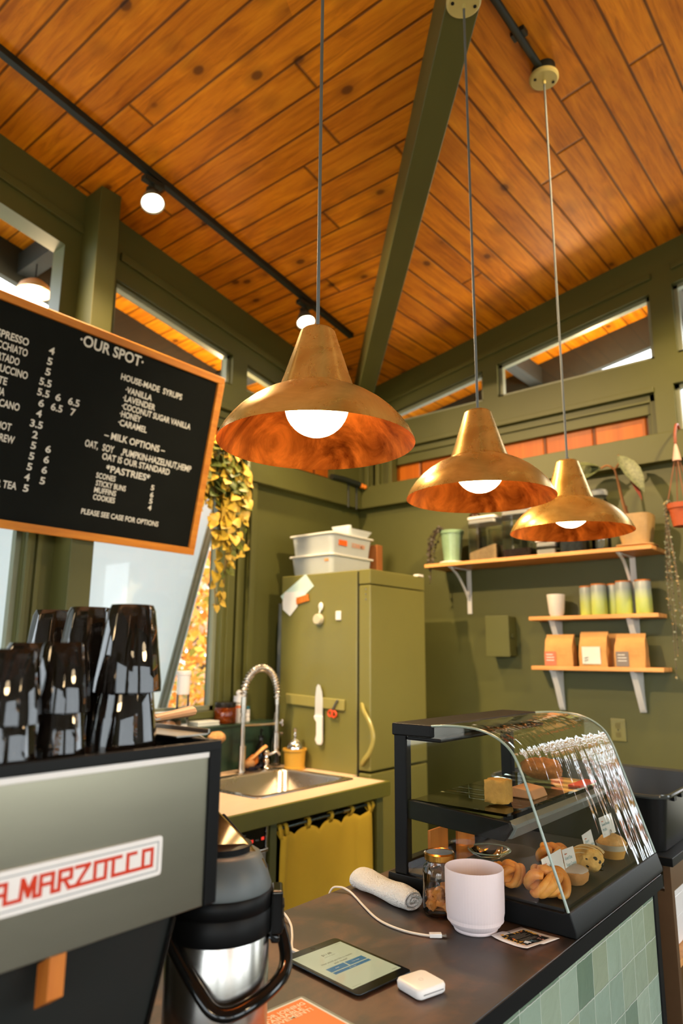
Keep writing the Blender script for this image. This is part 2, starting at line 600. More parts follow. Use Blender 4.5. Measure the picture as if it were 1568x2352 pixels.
def leaf(mb, p, d, up, L, Wd, droop=0.25, fold=0.15, heart=True):
    """One leaf blade: p stalk end, d towards the tip, up the face normal."""
    d = Vector(d).normalized()
    s = d.cross(Vector(up)).normalized()
    u = s.cross(d)
    prof = [(0.0, 0.10), (-0.06, 0.32), (0.05, 0.48), (0.25, 0.5), (0.5, 0.4), (0.75, 0.22), (1.0, 0.0)] if heart else \
           [(0.0, 0.03), (0.12, 0.25), (0.3, 0.42), (0.5, 0.46), (0.7, 0.36), (0.88, 0.16), (1.0, 0.0)]
    rows = []
    for t, w in prof:
        tt = max(t, 0)
        c = Vector(p) + d * (t * L) - u * (droop * L * tt * tt)
        cc = Vector(p) + d * (tt * L) - u * (droop * L * tt * tt)
        rows.append([c - s * (w * Wd) + u * (fold * w * Wd), cc, c + s * (w * Wd) + u * (fold * w * Wd)])
    mb.grid(rows)

# ================================================================== THE SETTING
A, B = -3.35, 4.257           # left wall plane (x) and back wall plane (y)
XR, YF = 4.05, -3.257         # the customer side's walls
CX, CY = 0.35, 0.5            # middle of the pavilion
C0, SL = 2.10, 0.172          # corner height above the eye, roof slope
WT = 0.12
OV = 0.8                      # roof overhang

def roof_l(y): return E + C0 + SL * (3.757 - abs(y - CY))
def roof_b(x): return E + C0 + SL * (3.7 - abs(x - CX))
def roof(x, y): return max(roof_l(y), roof_b(x))

mb = MB(); mb.box(A - WT, YF - WT, -0.06, XR + WT, B + WT, 0)
struct(mb.build('floor', mat('dark_floor', lin(70, 58, 46), rough=0.5, var=0.15)))
mb = MB(); mb.box(-40, -40, -0.4, 40, 40, -0.3)
struct(mb.build('ground', mat('pale_paving', lin(176, 168, 150), rough=0.9, var=0.2, vscale=0.6)))

# ceiling: cross gable, boards level and square to each gable wall
xo0, xo1, yo0, yo1 = A - OV, XR + OV, YF - OV, B + OV
def slab(mb, pts):
    mb.prism(pts, (0, 0, 0.05))
mb = MB()
for xs in (xo0, xo1):
    for ys in (yo0, yo1):
        slab(mb, [(xs, ys, roof_l(ys)), (CX, CY, roof_l(CY)), (xs, CY, roof_l(CY))])
struct(mb.build('ceiling', M_['planks_l'], smooth=False))
mb = MB()
for xs in (xo0, xo1):
    for ys in (yo0, yo1):
        slab(mb, [(xs, ys, roof_b(xs)), (CX, ys, roof_b(CX)), (CX, CY, roof_b(CX))])
struct(mb.build('ceiling', M_['planks_r'], smooth=False))

# dark fascia round the overhang
mb = MB()
for xs, t in ((xo0, -0.05), (xo1, 0.05)):
    for ys in (yo0, yo1):
        mb.prism([(xs, ys, roof_l(ys) + 0.05), (xs, CY, roof_l(CY) + 0.05), (xs, CY, roof_l(CY) - 0.24), (xs, ys, roof_l(ys) - 0.24)], (t, 0, 0))
for ys, t in ((yo0, -0.05), (yo1, 0.05)):
    for xs in (xo0, xo1):
        mb.prism([(xs, ys, roof_b(xs) + 0.05), (CX, ys, roof_b(CX) + 0.05), (CX, ys, roof_b(CX) - 0.24), (xs, ys, roof_b(xs) - 0.24)], (0, t, 0))
struct(mb.build('trim_1', M_['charcoal'], smooth=False))
# outriggers that carry the overhang
mb = MB()
for y in (1.82, 3.45, 0.0):
    mb.box(xo0, y - 0.05, roof_l(y) - 0.17, A - WT, y + 0.05, roof_l(y) - 0.03)
for x in (-2.17, -1.0, 0.2):
    mb.box(x - 0.05, B + WT, roof_b(x) - 0.17, x + 0.05, yo1, roof_b(x) - 0.03)
struct(mb.build('trim_2', M_['charcoal'], smooth=False))

# beams in the four valleys
mb = MB()
for xs, ys in ((A, B), (A, YF), (XR, B), (XR, YF)):
    p0 = Vector((xs, ys, E + C0)); p1 = Vector((CX, CY, E + C0 + SL * 3.7))
    mb.bar(p0 - Vector((0, 0, 0.10)), p1 - Vector((0, 0, 0.10)), 0.125, 0.22)
struct(mb.build('trim_3', M_['green'], bevel=0.006))

FRAME = mat('window_frame_paint', lin(128, 134, 112), rough=0.4)

def wall(name, P, tv, u0, u1, rf, uc, holes, clers, hd, sill):
    """Solid wall with rectangular holes up to the clerestory sill, piers between the clerestory lights and a sloping header."""
    mb = MB()
    us = sorted({u0, u1} | {h[0] for h in holes} | {h[1] for h in holes})
    zs = sorted({0.0, E + sill} | {h[2] for h in holes} | {h[3] for h in holes})
    for a, b in zip(us, us[1:]):
        for c, d in zip(zs, zs[1:]):
            um, zm = (a + b) / 2, (c + d) / 2
            if any(h[0] < um < h[1] and h[2] < zm < h[3] for h in holes):
                continue
            mb.prism([P(a, c), P(b, c), P(b, d), P(a, d)], tv)
    edges = sorted({u0, u1, uc} | {c[0] for c in clers} | {c[1] for c in clers})
    s = E + sill
    for a, b in zip(edges, edges[1:]):
        ha, hb = rf(a) - hd, rf(b) - hd
        mb.prism([P(a, max(ha, s)), P(b, max(hb, s)), P(b, rf(b)), P(a, rf(a))], tv)
        if not any(c[0] < (a + b) / 2 < c[1] for c in clers):
            if max(ha, hb) > s:
                mb.prism([P(a, s), P(b, s), P(b, max(hb, s)), P(a, max(ha, s))], tv)
    return struct(mb.build(name, M_['green'], smooth=False))

win_n = [0]
def window(P, tv, poly, bar=0.026, back=0.055):
    """Frame bars along the edges of the opening with a pane between them."""
    win_n[0] += 1
    t = Vector(tv).normalized()
    pts = [Vector(P(*q)) + t * back for q in poly]
    c = sum(pts, Vector()) / len(pts)
    mb = MB()
    n = len(pts)
    for i in range(n):
        a, b = pts[i], pts[(i + 1) % n]
        if (b - a).length < 0.05:
            continue
        inw = (c - (a + b) / 2)
        d = (b - a).normalized()
        inw = (inw - d * inw.dot(d)).normalized()
        mb.bar(a + inw * bar / 2, b + inw * bar / 2, 0.04, bar, up=inw)
    fr = struct(mb.build('window_%d' % win_n[0], FRAME, smooth=False))
    mb = MB()
    mb.add([p + t * 0.01 for p in pts], [tuple(range(n))])
    mb.build('pane', M_['glass'], fr, smooth=False)
    return fr

PL = lambda u, z: (A, u, z)
PB = lambda u, z: (u, B, z)
PR_ = lambda u, z: (XR, u, z)
PF = lambda u, z: (u, YF, z)

# left wall
lowL = [(0.15, 1.605, E - 0.75, E + 1.0), (1.97, 2.87, E - 0.33, E + 1.0), (-1.5, 0.0, E - 0.75, E + 1.0), (-3.0, -1.65, E - 0.75, E + 1.0)]
clL = [(0.35, 1.665), (1.99, 2.89), (3.02, 4.0), (-1.2, 0.2), (-2.6, -1.35)]
wall('wall_left', PL, (-WT, 0, 0), YF - WT, B + WT, roof_l, CY, lowL + [(2.05, 3.95, E + 1.285, E + 1.597)], clL, 0.37, 1.75)
for a, b, c, d in lowL:
    window(PL, (-1, 0, 0), [(a, c), (b, c), (b, d), (a, d)])
for a, b in clL:
    za, zb = roof_l(a) - 0.37, roof_l(b) - 0.37
    if a < CY < b:
        continue
    window(PL, (-1, 0, 0), [(a, E + 1.75), (b, E + 1.75), (b, max(zb, E + 1.76)), (a, max(za, E + 1.76))])
window(PL, (-1, 0, 0), [(0.35, E + 1.75), (0.35, E + 1.76), (0.35, E + 1.75)]) if False else None

# back wall
clB = [(-3.25, -2.23), (-2.115, -1.07), (-0.94, 0.25), (0.45, 1.7), (1.9, 3.0)]
wall('wall_back', PB, (0, WT, 0), A, XR, roof_b, CX, [(-3.03, -1.09, E + 1.285, E + 1.597), (-0.98, 0.9, E + 1.285, E + 1.597), (-0.35, 0.29, E - 1.0, E + 1.0), (1.35, 2.5, E - 1.0, E + 1.0)], clB, 0.285, 1.78)
for a, b in clB:
    za, zb = roof_b(a) - 0.285, roof_b(b) - 0.285
    window(PB, (0, 1, 0), [(a, E + 1.78), (b, E + 1.78), (b, max(zb, E + 1.79)), (a, max(za, E + 1.79))])
window(PB, (0, 1, 0), [(-0.98, E + 1.285), (0.9, E + 1.285), (0.9, E + 1.597), (-0.98, E + 1.597)])

for a, b in ((-0.35, 0.29), (1.35, 2.5)):
    window(PB, (0, 1, 0), [(a, E - 1.0), (b, E - 1.0), (b, E + 1.0), (a, E + 1.0)])
# customer side: broad windows
lowR = [(YF + 0.4 + k * 1.75, YF + 1.95 + k * 1.75, E - 0.9, E + 1.1) for k in range(4)]
clR = [(YF + 0.7 + k * 1.75, YF + 1.95 + k * 1.75) for k in range(4)]
wall('wall_right', PR_, (WT, 0, 0), YF - WT, B + WT, roof_l, CY, lowR, [], 0.3, 1.7)
lowF = [(A + 0.4 + k * 1.75, A + 1.95 + k * 1.75, E - 0.9, E + 1.1) for k in range(4)]
clF = [(A + 0.7 + k * 1.75, A + 1.95 + k * 1.75) for k in range(4)]
wall('wall_front', PF, (0, -WT, 0), A, XR, roof_b, CX, lowF, [], 0.3, 1.7)
for P, tv, lows in ((PR_, (1, 0, 0), lowR), (PF, (0, -1, 0), lowF)):
    for a, b, c, d in lows:
        window(P, tv, [(a, c), (b, c), (b, d), (a, d)])

# beam that runs round above the counters, and mouldings
mb = MB()
mb.box(A - 0.0, YF, E + 1.115, A + 0.075, B, E + 1.285)
mb.box(A + 0.075, B - 0.075, E + 1.115, XR, B, E + 1.285)
struct(mb.build('trim_4', M_['green'], bevel=0.004))
mb = MB()          # post between the left windows
mb.box(A, 1.757, 0, A + 0.17, 1.88, roof_l(1.88) + 0.005)
struct(mb.build('trim_5', M_['green'], bevel=0.004))
mb = MB()          # stepped mouldings over the orange boards, back wall
x0, x1 = -3.03, -1.09
mb.box(x0, B - 0.015, E + 1.565, x1, B + 0.02, E + 1.60)
mb.box(x0, B + 0.02, E + 1.515, x1, B + 0.05, E + 1.597)
mb.box(x0, B + 0.035, E + 1.445, x1, B + 0.07, E + 1.515)
mb.box(x1 - 0.035, B + 0.02, E + 1.285, x1, B + 0.05, E + 1.565)
mb.box(x1 - 0.06, B + 0.045, E + 1.285, x1 - 0.03, B + 0.07, E + 1.52)
for k, (dx, pr) in enumerate(((0.0, 0.03), (0.06, 0.0), (0.11, 0.04), (0.18, 0.015), (0.24, 0.05))):
    mb.box(A + 0.075 + dx, B - pr, E + 1.285, A + 0.075 + dx + 0.035, B + 0.02, E + 1.597)
struct(mb.build('trim_6', M_['green'], bevel=0.004))
mb = MB()
mb.box(x0, B + 0.07, E + 1.285, x1, B + WT, E + 1.597)
struct(mb.build('trim_7', M_['orange_board']))
mb = MB()
mb.box(A - 0.02, 2.05, E + 1.565, A + 0.015, 3.95, E + 1.60)
mb.box(A - 0.05, 2.05, E + 1.515, A - 0.02, 3.95, E + 1.597)
mb.box(A - 0.07, 2.05, E + 1.445, A - 0.035, 3.95, E + 1.515)
struct(mb.build('trim_8', M_['green'], bevel=0.004))
mb = MB()
mb.box(A - WT, 2.05, E + 1.285, A - 0.07, 3.95, E + 1.597)
struct(mb.build('trim_9', M_['orange_board_l']))
mb = MB()          # casing of the window beside the fridge corner, and its sill
for a, b, pr in ((2.87, 2.90, 0.012), (2.90, 2.955, 0.028), (2.975, 3.00, 0.034), (3.055, 3.10, 0.055)):
    mb.box(A, a, 0, A + pr, b, E + 1.115)
mb.box(A - 0.05, 1.95, E - 0.37, A + 0.04, 2.90, E - 0.33)
mb.box(A, 1.95, E - 0.42, A + 0.02, 2.90, E - 0.37)
for a, b, pr in ((1.607, 1.63, 0.03), (1.665, 1.69, 0.02), (1.90, 1.965, 0.02)):
    mb.box(A, a, E - 0.75, A + pr, b, E + 1.115)
struct(mb.build('trim_10', M_['green'], bevel=0.003))
mb = MB()          # slim strips along the sloping headers
def strip(P, tv, rf, a, b, dz, w, pr):
    t = Vector(tv).normalized()
    q = [Vector(P(a, rf(a) - dz)), Vector(P(b, rf(b) - dz)), Vector(P(b, rf(b) - dz + w)), Vector(P(a, rf(a) - dz + w))]
    mb.prism([p + t * 0.0 for p in q], -t * pr)
strip(PL, (-1, 0, 0), roof_l, 2.0, 4.2, 0.25, 0.05, 0.02)
strip(PL, (-1, 0, 0), roof_l, 0.6, 1.757, 0.25, 0.05, 0.02)
strip(PB, (0, 1, 0), roof_b, A, -1.05, 0.20, 0.035, 0.02)
strip(PB, (0, 1, 0), roof_b, -0.93, 0.3, 0.20, 0.035, 0.02)
struct(mb.build('trim_11', M_['green'], bevel=0.004))

# raised stone ledge behind the sink
mb = MB()
mb.box(A + 0.001, 1.75, 0.92, -3.2, 3.235, 1.165)
mb.box(A + 0.001, 1.75, 1.165, -3.185, 3.235, 1.178)
struct(mb.build('trim_12', mat('green_marble', lin(40, 62, 48), rough=0.3, var=0.35, vscale=9, bump=0.02), bevel=0.003))

# ================================================================== OUTSIDE
tarp = bpy.data.materials.new('white_tarpaulin')
tarp.use_nodes = True
_nt = tarp.node_tree
_tl = node(_nt, 'ShaderNodeBsdfTranslucent'); _tl.inputs[0].default_value = lin(222, 228, 230)
_df = _nt.nodes['Principled BSDF']; _df.inputs['Base Color'].default_value = lin(226, 230, 230); _df.inputs['Roughness'].default_value = 0.9
_mx = node(_nt, 'ShaderNodeMixShader'); _mx.inputs[0].default_value = 0.5
_nt.links.new(_df.outputs[0], _mx.inputs[1]); _nt.links.new(_tl.outputs[0], _mx.inputs[2])
_nt.links.new(_mx.outputs[0], _nt.nodes['Material Output'].inputs[0])
t = thing('market_tent', 'white canvas tent wall with a grey pole along its slanting edge outside the window', 'tent', (-4.0, 2.2, -0.3))
XT = -4.0
def tp(y, z): return (XT, y * 4.0 / 3.35, E + z * 4.0 / 3.35)
mb = MB(); mb.prism([tp(2.77, 0.80), tp(2.40, -0.60), tp(2.30, -1.45), tp(-1.0, -1.45), tp(-1.0, 1.2), tp(2.85, 1.12)], (-0.002, 0, 0))
mb.build('canvas', tarp, t, smooth=False)
mb = MB(); mb.cyl(tp(2.87, 1.15), tp(2.36, -0.75), 0.028); mb.cyl(tp(2.845, 1.15), tp(2.33, -0.75), 0.012)
mb.cyl(tp(2.36, -0.75), tp(2.30, -1.5), 0.028)
mb.build('pole', mat('grey_pole', lin(150, 160, 158), rough=0.4), t)

LEAF_MATS = [mat('leaf_yellow', lin(238, 184, 66), rough=0.6, var=0.2), mat('leaf_orange', lin(228, 142, 50), rough=0.6, var=0.2),
             mat('leaf_pink', lin(234, 186, 160), rough=0.6, var=0.15), mat('leaf_olive', lin(150, 140, 40), rough=0.6, var=0.2)]
BARK = mat('bark', lin(96, 84, 72), rough=0.9, var=0.3, vscale=10, bump=0.4, bscale=20)
def tree(name, label, x, y, h, r, n, seed, ls=0.09, zc=None, dy=0.0):
    rnd = random.Random(seed)
    t = thing(name, label, 'tree', (x, y, -0.3), 'autumn trees outside')
    mb = MB()
    path = [(x, y, -0.3), (x + 0.05, y + 0.03, h * 0.3), (x - 0.03, y + 0.08, h * 0.6), (x + 0.06, y, h)]
    mb.tube(smooth_path(path, 5), [0.13 - 0.0052 * k for k in range(16)], n=10)
    for k in range(7):
        a = rnd.uniform(0, 6.28); z = h * rnd.uniform(0.3, 0.8)
        mb.tube(smooth_path([(x, y, z), (x + math.cos(a) * r * 0.4, y + math.sin(a) * r * 0.4, z + 0.3), (x + math.cos(a) * r * 0.8, y + math.sin(a) * r * 0.8, z + 0.5)], 3), [0.04 - 0.004 * q for q in range(7)], n=6)
    mb.build('trunk', BARK, t)
    mb = MB()
    for k in range(n):
        d = Vector((rnd.gauss(0, 1), rnd.gauss(0, 1), rnd.gauss(0, 1))).normalized() * (r * rnd.random() ** 0.4)
        c = Vector((x, y + dy, zc if zc else h * 0.62)) + Vector((d.x, d.y, d.z * 1.5))
        if c.z < 0: continue
        mb.use(rnd.choice((0, 0, 1, 1, 2, 3)))
        e1 = Vector((rnd.gauss(0, 1), rnd.gauss(0, 1), rnd.gauss(0, 1))).normalized()
        e2 = e1.orthogonal().normalized()
        s = ls * rnd.uniform(0.6, 1.3)
        mb.add([c - e1 * s, c + e2 * s * 0.55, c + e1 * s, c - e2 * s * 0.55], [(0, 1, 2, 3)])
    mb.build('foliage', LEAF_MATS, t, recalc=False, smooth=False)
    return t
tree('autumn_tree', 'yellow and orange autumn tree close behind the window over the sink', -6.1, 5.12, 4.2, 1.5, 9000, 3, 0.05, 1.6, -0.75)
tree('autumn_tree', 'pinkish orange autumn tree farther behind the sink window', -9.6, 7.6, 5.0, 2.1, 5000, 5, 0.09, 1.9)
for k, (x, y) in enumerate(((8.5, -1.5), (2.2, 8.6))):
    tree('autumn_tree', ['autumn tree beyond the customer side windows', 'autumn tree beyond the back wall windows'][k], x, y, 5.0, 1.6, 900, 20 + k, 0.18, 3.4)

# ================================================================== LAMPS
def shade_mat(name, c_lo, c_hi, rough, streak, metal):
    m, nt, p = base_nodes(name)
    tc = node(nt, 'ShaderNodeTexCoord')
    mp = node(nt, 'ShaderNodeMapping'); mp.inputs['Scale'].default_value = (streak, streak, 2.0)
    nt.links.new(tc.outputs['Object'], mp.inputs[0])
    n1 = node(nt, 'ShaderNodeTexNoise', Scale=3.5, Detail=6.0, Roughness=0.62, Distortion=0.8)
    nt.links.new(mp.outputs[0], n1.inputs['Vector'])
    nt.links.new(ramp(nt, n1.outputs['Fac'], [(0.32, c_lo), (0.5, tuple((a + b) / 2 for a, b in zip(c_lo, c_hi))), (0.66, c_hi)]), p.inputs['Base Color'])
    p.inputs['Metallic'].default_value = metal
    nt.links.new(math_n(nt, 'MULTIPLY_ADD', n1.outputs['Fac'], 0.22, rough - 0.1), p.inputs['Roughness'])
    return m
BRASS = shade_mat('aged_brass', lin(204, 156, 70), lin(246, 206, 118), 0.27, 1.6, 0.74)
GLOW_BRASS = shade_mat('heated_copper', lin(112, 42, 10), lin(236, 132, 48), 0.42, 3.0, 1.0)  # lining is the same brass; the bulb's warm glow is put into its orange
BULB = emit_mat('lit_globe', (1.0, 0.72, 0.40, 1), BULB_S)
CORD = mat('grey_cord', lin(92, 100, 102), rough=0.5)
CANOPY = mat('cream_canopy', lin(190, 176, 110), rough=0.5)

def pendant(loc, top, label, canopy):
    x, y, z = loc
    t = thing('pendant_lamp', label, 'lamp', loc, 'brass pendant lamps over the counter')
    prof = [(0.225, 0), (0.221, 0.010), (0.213, 0.025), (0.200, 0.042), (0.182, 0.061), (0.160, 0.079), (0.135, 0.095), (0.112, 0.106), (0.094, 0.112), (0.089, 0.117)]
    cone = [(0.089, 0.117), (0.0765, 0.150), (0.064, 0.186), (0.052, 0.220), (0.0415, 0.252), (0.036, 0.257), (0.006, 0.258)]
    prof = [(r, zz * 1.08) for r, zz in prof]; cone = [(r, zz * 1.08) for r, zz in cone]
    mb = MB(); mb.lathe(prof + cone, loc, 64)
    o = mb.build('lamp_shade', BRASS, t, sharp=16, recalc=False)
    inner = [(r - 0.0015, zz - 0.001) for r, zz in prof] + [(r - 0.002, zz - 0.002) for r, zz in cone[1:]]
    inner[0] = (0.2249, 0)
    mb = MB(); mb.lathe(inner, loc, 64)
    mb.build('shade_lining', GLOW_BRASS, t, sharp=16, recalc=False)
    mb = MB(); mb.sphere((x, y, z + 0.092), 0.074, 32, 20)
    mb.build('bulb', BULB, t)
    mb = MB(); mb.cyl((x, y, z + 0.16), (x, y, z + 0.22), 0.022); mb.cyl((x, y, z + 0.22), (x, y, z + 0.262), 0.012)
    mb.build('socket', M_['white_plastic'], t)
    mb = MB(); mb.tube([(x, y, z + 0.27), (x, y, top)], 0.0042, 10); mb.cyl((x, y, z + 0.278), (x, y, z + 0.29), 0.008)
    mb.build('cord', CORD, t)
    if canopy:
        mb = MB(); mb.lathe([(0, -0.012), (0.055, -0.010), (0.062, -0.004), (0.062, 0.008), (0, 0.008)], (x, y, top), 32)
        mb.cyl((x, y, top - 0.03), (x, y, top - 0.01), 0.007)
        for s in (-1, 1):
            mb.use(1).cyl((x + s * 0.028, y + s * 0.03, top - 0.014), (x + s * 0.028, y + s * 0.03, top - 0.008), 0.006); mb.use(0)
        mb.build('canopy', [CANOPY, M_['black_matte']], t)
    return t
PEND = [(-1.018, 1.134, E + 0.470), (-0.996, 1.862, E + 0.470), (-0.984, 2.540, E + 0.458)]
tops = [roof(-1.018, 1.134), E + 2.285, roof(-0.984, 2.54) - 0.05]
pendant(PEND[0], tops[0], 'large brass cone pendant lamp, nearest of the three and in front of the menu board', True)
pendant(PEND[1], tops[1], 'brass cone pendant lamp, the middle one over the pastry case', True)
pendant(PEND[2], tops[2], 'brass cone pendant lamp, farthest and smallest, before the long wall shelf', True)

mb = MB()
mb.tube([(-0.984, 2.50, roof(-0.984, 2.5) - 0.022), (-0.984, 2.2, roof(-0.984, 2.2) - 0.022), (-0.984, 1.95, roof(-0.984, 1.95) - 0.022)], 0.016, 10)
mb.bar((-0.984, 2.28, roof(-0.984, 2.3) - 0.012), (-0.984, 2.32, roof(-0.984, 2.3) - 0.012), 0.06, 0.022)
mb.lathe([(0, 0), (0.05, 0), (0.05, 0.05), (0, 0.05)], (-0.984, 2.54, tops[2] + 0.008), 24)
tag(mb.build('ceiling_conduit', M_['track'], None, loc=(-0.984, 2.5, tops[2])), 'dark green electrical conduit on the ceiling running to the farthest pendant', 'conduit')

# track light along the left
TX = -2.868
mb = MB()
for a, b in ((-1.0, 3.55),):
    mb.bar((TX, a, roof_l(a) - 0.018 if a > CY else roof_l(CY) - 0.018), (TX, CY, roof_l(CY) - 0.018), 0.036, 0.034) if a < CY else None
    mb.bar((TX, CY, roof_l(CY) - 0.018), (TX, b, roof_l(b) - 0.018), 0.036, 0.034)
tag(mb.build('lighting_track', M_['track'], None, loc=(TX, 1.5, roof_l(1.5))), 'dark lighting track running across the planked ceiling on the left', 'track')
HEAD = mat('lamp_head_grey', lin(70, 74, 66), rough=0.4)
HEAD_ON = emit_mat('lit_flood', (1.0, 0.80, 0.52, 1), 6.0)
def spot(y, label, aim, power, TX=TX, zt=None, cone=130):
    zt = (zt or roof_l(y) - 0.036) - 0.012
    p = Vector((TX, y, zt))
    t = thing('track_spotlight', label, 'spotlight', p, 'track spotlights')
    d = Vector(aim).normalized()
    q = d.to_track_quat('Z', 'Y').to_matrix()
    mb = MB(); mb.box(TX - 0.02, y - 0.06, zt - 0.03, TX + 0.02, y + 0.06, zt); mb.cyl((TX, y, zt - 0.02), (TX, y, zt - 0.075), 0.012)
    mb.box(TX - 0.014, y - 0.03, zt - 0.10, TX + 0.014, y + 0.03, zt - 0.05)
    mb.build('mount', M_['track'], t, bevel=0.003)
    c = Vector((TX, y, zt - 0.095)) - d * 0.02
    mb = MB(); mb.lathe([(0, -0.02), (0.022, -0.018), (0.03, 0.0), (0.046, 0.035), (0.060, 0.07), (0.063, 0.085), (0.060, 0.086), (0.056, 0.078)], c, 28, q)
    mb.build('housing', HEAD, t)
    mb = MB(); mb.lathe([(0, 0.076), (0.05, 0.077), (0.056, 0.078)], c, 28, q)
    mb.build('lens', HEAD_ON, t)
    light('spot_glow', 'SPOT', c + d * 0.11, power, WARM, 0.05, c + d, cone, 0.7)
spot(1.87, 'lit track spotlight above the tall post, nearer of the two', (0.36, -0.12, -0.92), SPOT_W * 0.7)
spot(3.06, 'lit track spotlight behind the nearest pendant lamp', (0.38, -0.10, -0.92), SPOT_W * 0.8)

v_ = Vector((-1.9, 4.2, E - 0.1)) - Vector((TX, 0.35, roof_l(0.35) - 0.1))
spot(0.35, 'lit track spotlight on the near stretch of the left track, aimed at the far wall', v_, SPOT_W * 2.9, cone=64)
mb = MB(); mb.box(0.26, 2.0, roof_b(0.30) - 0.034, 0.30, 3.9, roof_b(0.30) - 0.0)  # added track out of view; its heads warm the far wall and beam
tag(mb.build('lighting_track', M_['track'], None, loc=(0.28, 3.0, roof_b(0.28))), 'dark lighting track over the right side of the room near the far wall', 'track')
for y_, a_, w_, c_ in ((3.3, (-1.3, 4.25, E + 0.55), 1.5, 66), (2.3, (-3.3, 3.45, E + 0.55), 2.0, 56)):
    v_ = Vector(a_) - Vector((0.28, y_, roof_b(0.28) - 0.12))
    spot(y_, ['lit spotlight on the right track, aimed along the far wall', 'lit spotlight on the right track, aimed at the sink window'][y_ < 3], v_, SPOT_W * w_, 0.28, roof_b(0.28) - 0.034, c_)

# added globe lamps, out of view, that warm and brighten the room
def globe(x, y, label):
    z = E + 0.75
    t = thing('globe_lamp', label, 'lamp', (x, y, z), 'globe lamps over the customer side')
    mb = MB(); mb.sphere((x, y, z), 0.09, 24, 16); mb.build('globe', emit_mat('globe_glow', (1.0, 0.75, 0.45, 1), 9.0), t)
    mb = MB(); mb.tube([(x, y, z + 0.08), (x, y, roof(x, y))], 0.005, 8); mb.cyl((x, y, z + 0.085), (x, y, z + 0.13), 0.03); mb.build('cord', M_['black'], t)
    light('globe_light', 'POINT', (x, y, z - 0.12), ROOM_W, WARM, 0.1)
globe(1.3, 1.6, 'frosted globe lamp hanging over the customer side near the far windows')
globe(1.1, -0.9, 'frosted globe lamp hanging over the customer side near the door')
globe(-1.7, -0.9, 'frosted globe lamp hanging over the barista side')

# small pendant seen beyond the upper left window
t = thing('porch_lamp', 'small lit pendant lamp hanging outside the upper left window', 'lamp', (-3.95, 1.80, E + 2.17))
mb = MB(); mb.sphere((-3.95, 1.80, E + 2.17), 0.05, 20, 14); mb.build('bulb', emit_mat('porch_glow', (1.0, 0.78, 0.55, 1), 6.0), t)
mb = MB(); mb.lathe([(0.10, -0.01), (0.085, 0.03), (0.05, 0.06), (0.015, 0.075)], (-3.95, 1.80, E + 2.17), 28); mb.build('lamp_shade', mat('porch_shade', lin(214, 168, 130), rough=0.5), t, solid=0.003)
mb = MB(); mb.tube([(-3.95, 1.80, E + 2.24), (-3.95, 1.80, roof_l(1.80))], 0.004, 6); mb.build('cord', M_['black'], t)
light('porch_light', 'POINT', (-3.95, 1.80, E + 2.06), 14, WARM, 0.05)
for k, (x, y, z) in enumerate(((-3.75, 3.1, E + 1.62), (-1.5, 4.75, E + 1.70))):  # added lanterns, hidden by the walls, to light the soffit boards
    t = thing('wall_lantern', ['porch lantern on the outside of the left wall', 'porch lantern on the outside of the far wall'][k], 'lantern', (x, y, z))
    mb = MB(); mb.sphere((x, y, z), 0.05, 16, 10); mb.build('globe', emit_mat('lantern_glow', (1.0, 0.75, 0.45, 1), 6.0), t)
    mb = MB(); mb.bar((x, y, z - 0.06), (A - WT, y, z - 0.06) if k == 0 else (x, B + WT, z - 0.06), 0.02, 0.02); mb.cyl((x, y, z - 0.06), (x, y, z - 0.04), 0.03); mb.build('arm', M_['black'], t)
    light('porch_light', 'POINT', (x, y, z + 0.09), 22, WARM, 0.05)

# cable piece in the corner
t = thing('cable_clamp', 'short dark cable clamp with orange end caps on the corner beam', 'clamp', (-3.2, 4.1, E + 1.285))
mb = MB(); mb.tube(smooth_path([(-3.27, 3.82, E + 1.30), (-3.262, 3.95, E + 1.305), (-3.25, 4.06, E + 1.298), (-3.24, 4.12, E + 1.292)], 5), 0.022, 10); mb.build('body', M_['track'], t)
mb = MB(); mb.sphere((-3.235, 4.14, E + 1.285), 0.02, 12, 8); mb.sphere((-3.225, 4.165, E + 1.28), 0.018, 12, 8)
mb.build('end_cap', mat('orange_cap', lin(230, 130, 30), rough=0.4), t)
mb = MB()
for yy in (4.02, 4.12):
    mb.tube([(A + 0.08, yy, E + 1.29), (A + 0.08, yy, E + 1.1)], 0.008, 8)
mb.build('cable', M_['track'], t)

# ================================================================== MENU BOARD
bo = Vector((-3.17, 2.4855, E + 0.5515))
bup = Vector((-2.96372 + 3.17, 0, 1.56549 - 0.55151)).normalized()
bn = Vector((0, 1, 0)).cross(bup)          # faces the room
BW, BH = 1.95, 1.035
def bp(u, v, d=0.0): return bo + Vector((0, u, 0)) + bup * v + bn * d
t = thing('menu_board', 'black felt letter board menu in a honey wood frame hanging by the window post', 'menu board', bp(-BW / 2, 0))
def bbox_(mb, u0, v0, u1, v1, d0, d1):
    mb.prism([bp(u0, v0, d0), bp(u1, v0, d0), bp(u1, v1, d0), bp(u0, v1, d0)], bn * (d1 - d0))
mb = MB(); bbox_(mb, -BW + 0.01, 0.01, -0.01, BH - 0.01, -0.015, 0.006)
FELT = mat('black_felt', lin(20, 24, 23), rough=0.95, var=0.1, bump=0.2, bscale=400, spec=0.2)
mb.build('felt_panel', FELT, t, smooth=False)
mb = MB()
fw = 0.040
for q in ((-BW, 0, 0, fw), (-BW, BH - fw, 0, BH), (-BW, fw, -BW + fw, BH - fw), (-fw, fw, 0, BH - fw)):
    bbox_(mb, *q, -0.02, 0.022)
mb.build('frame', M_['wood_frame'], t, bevel=0.004)
LET = mat('white_letters', lin(226, 230, 224), rough=0.5, var=0.02)
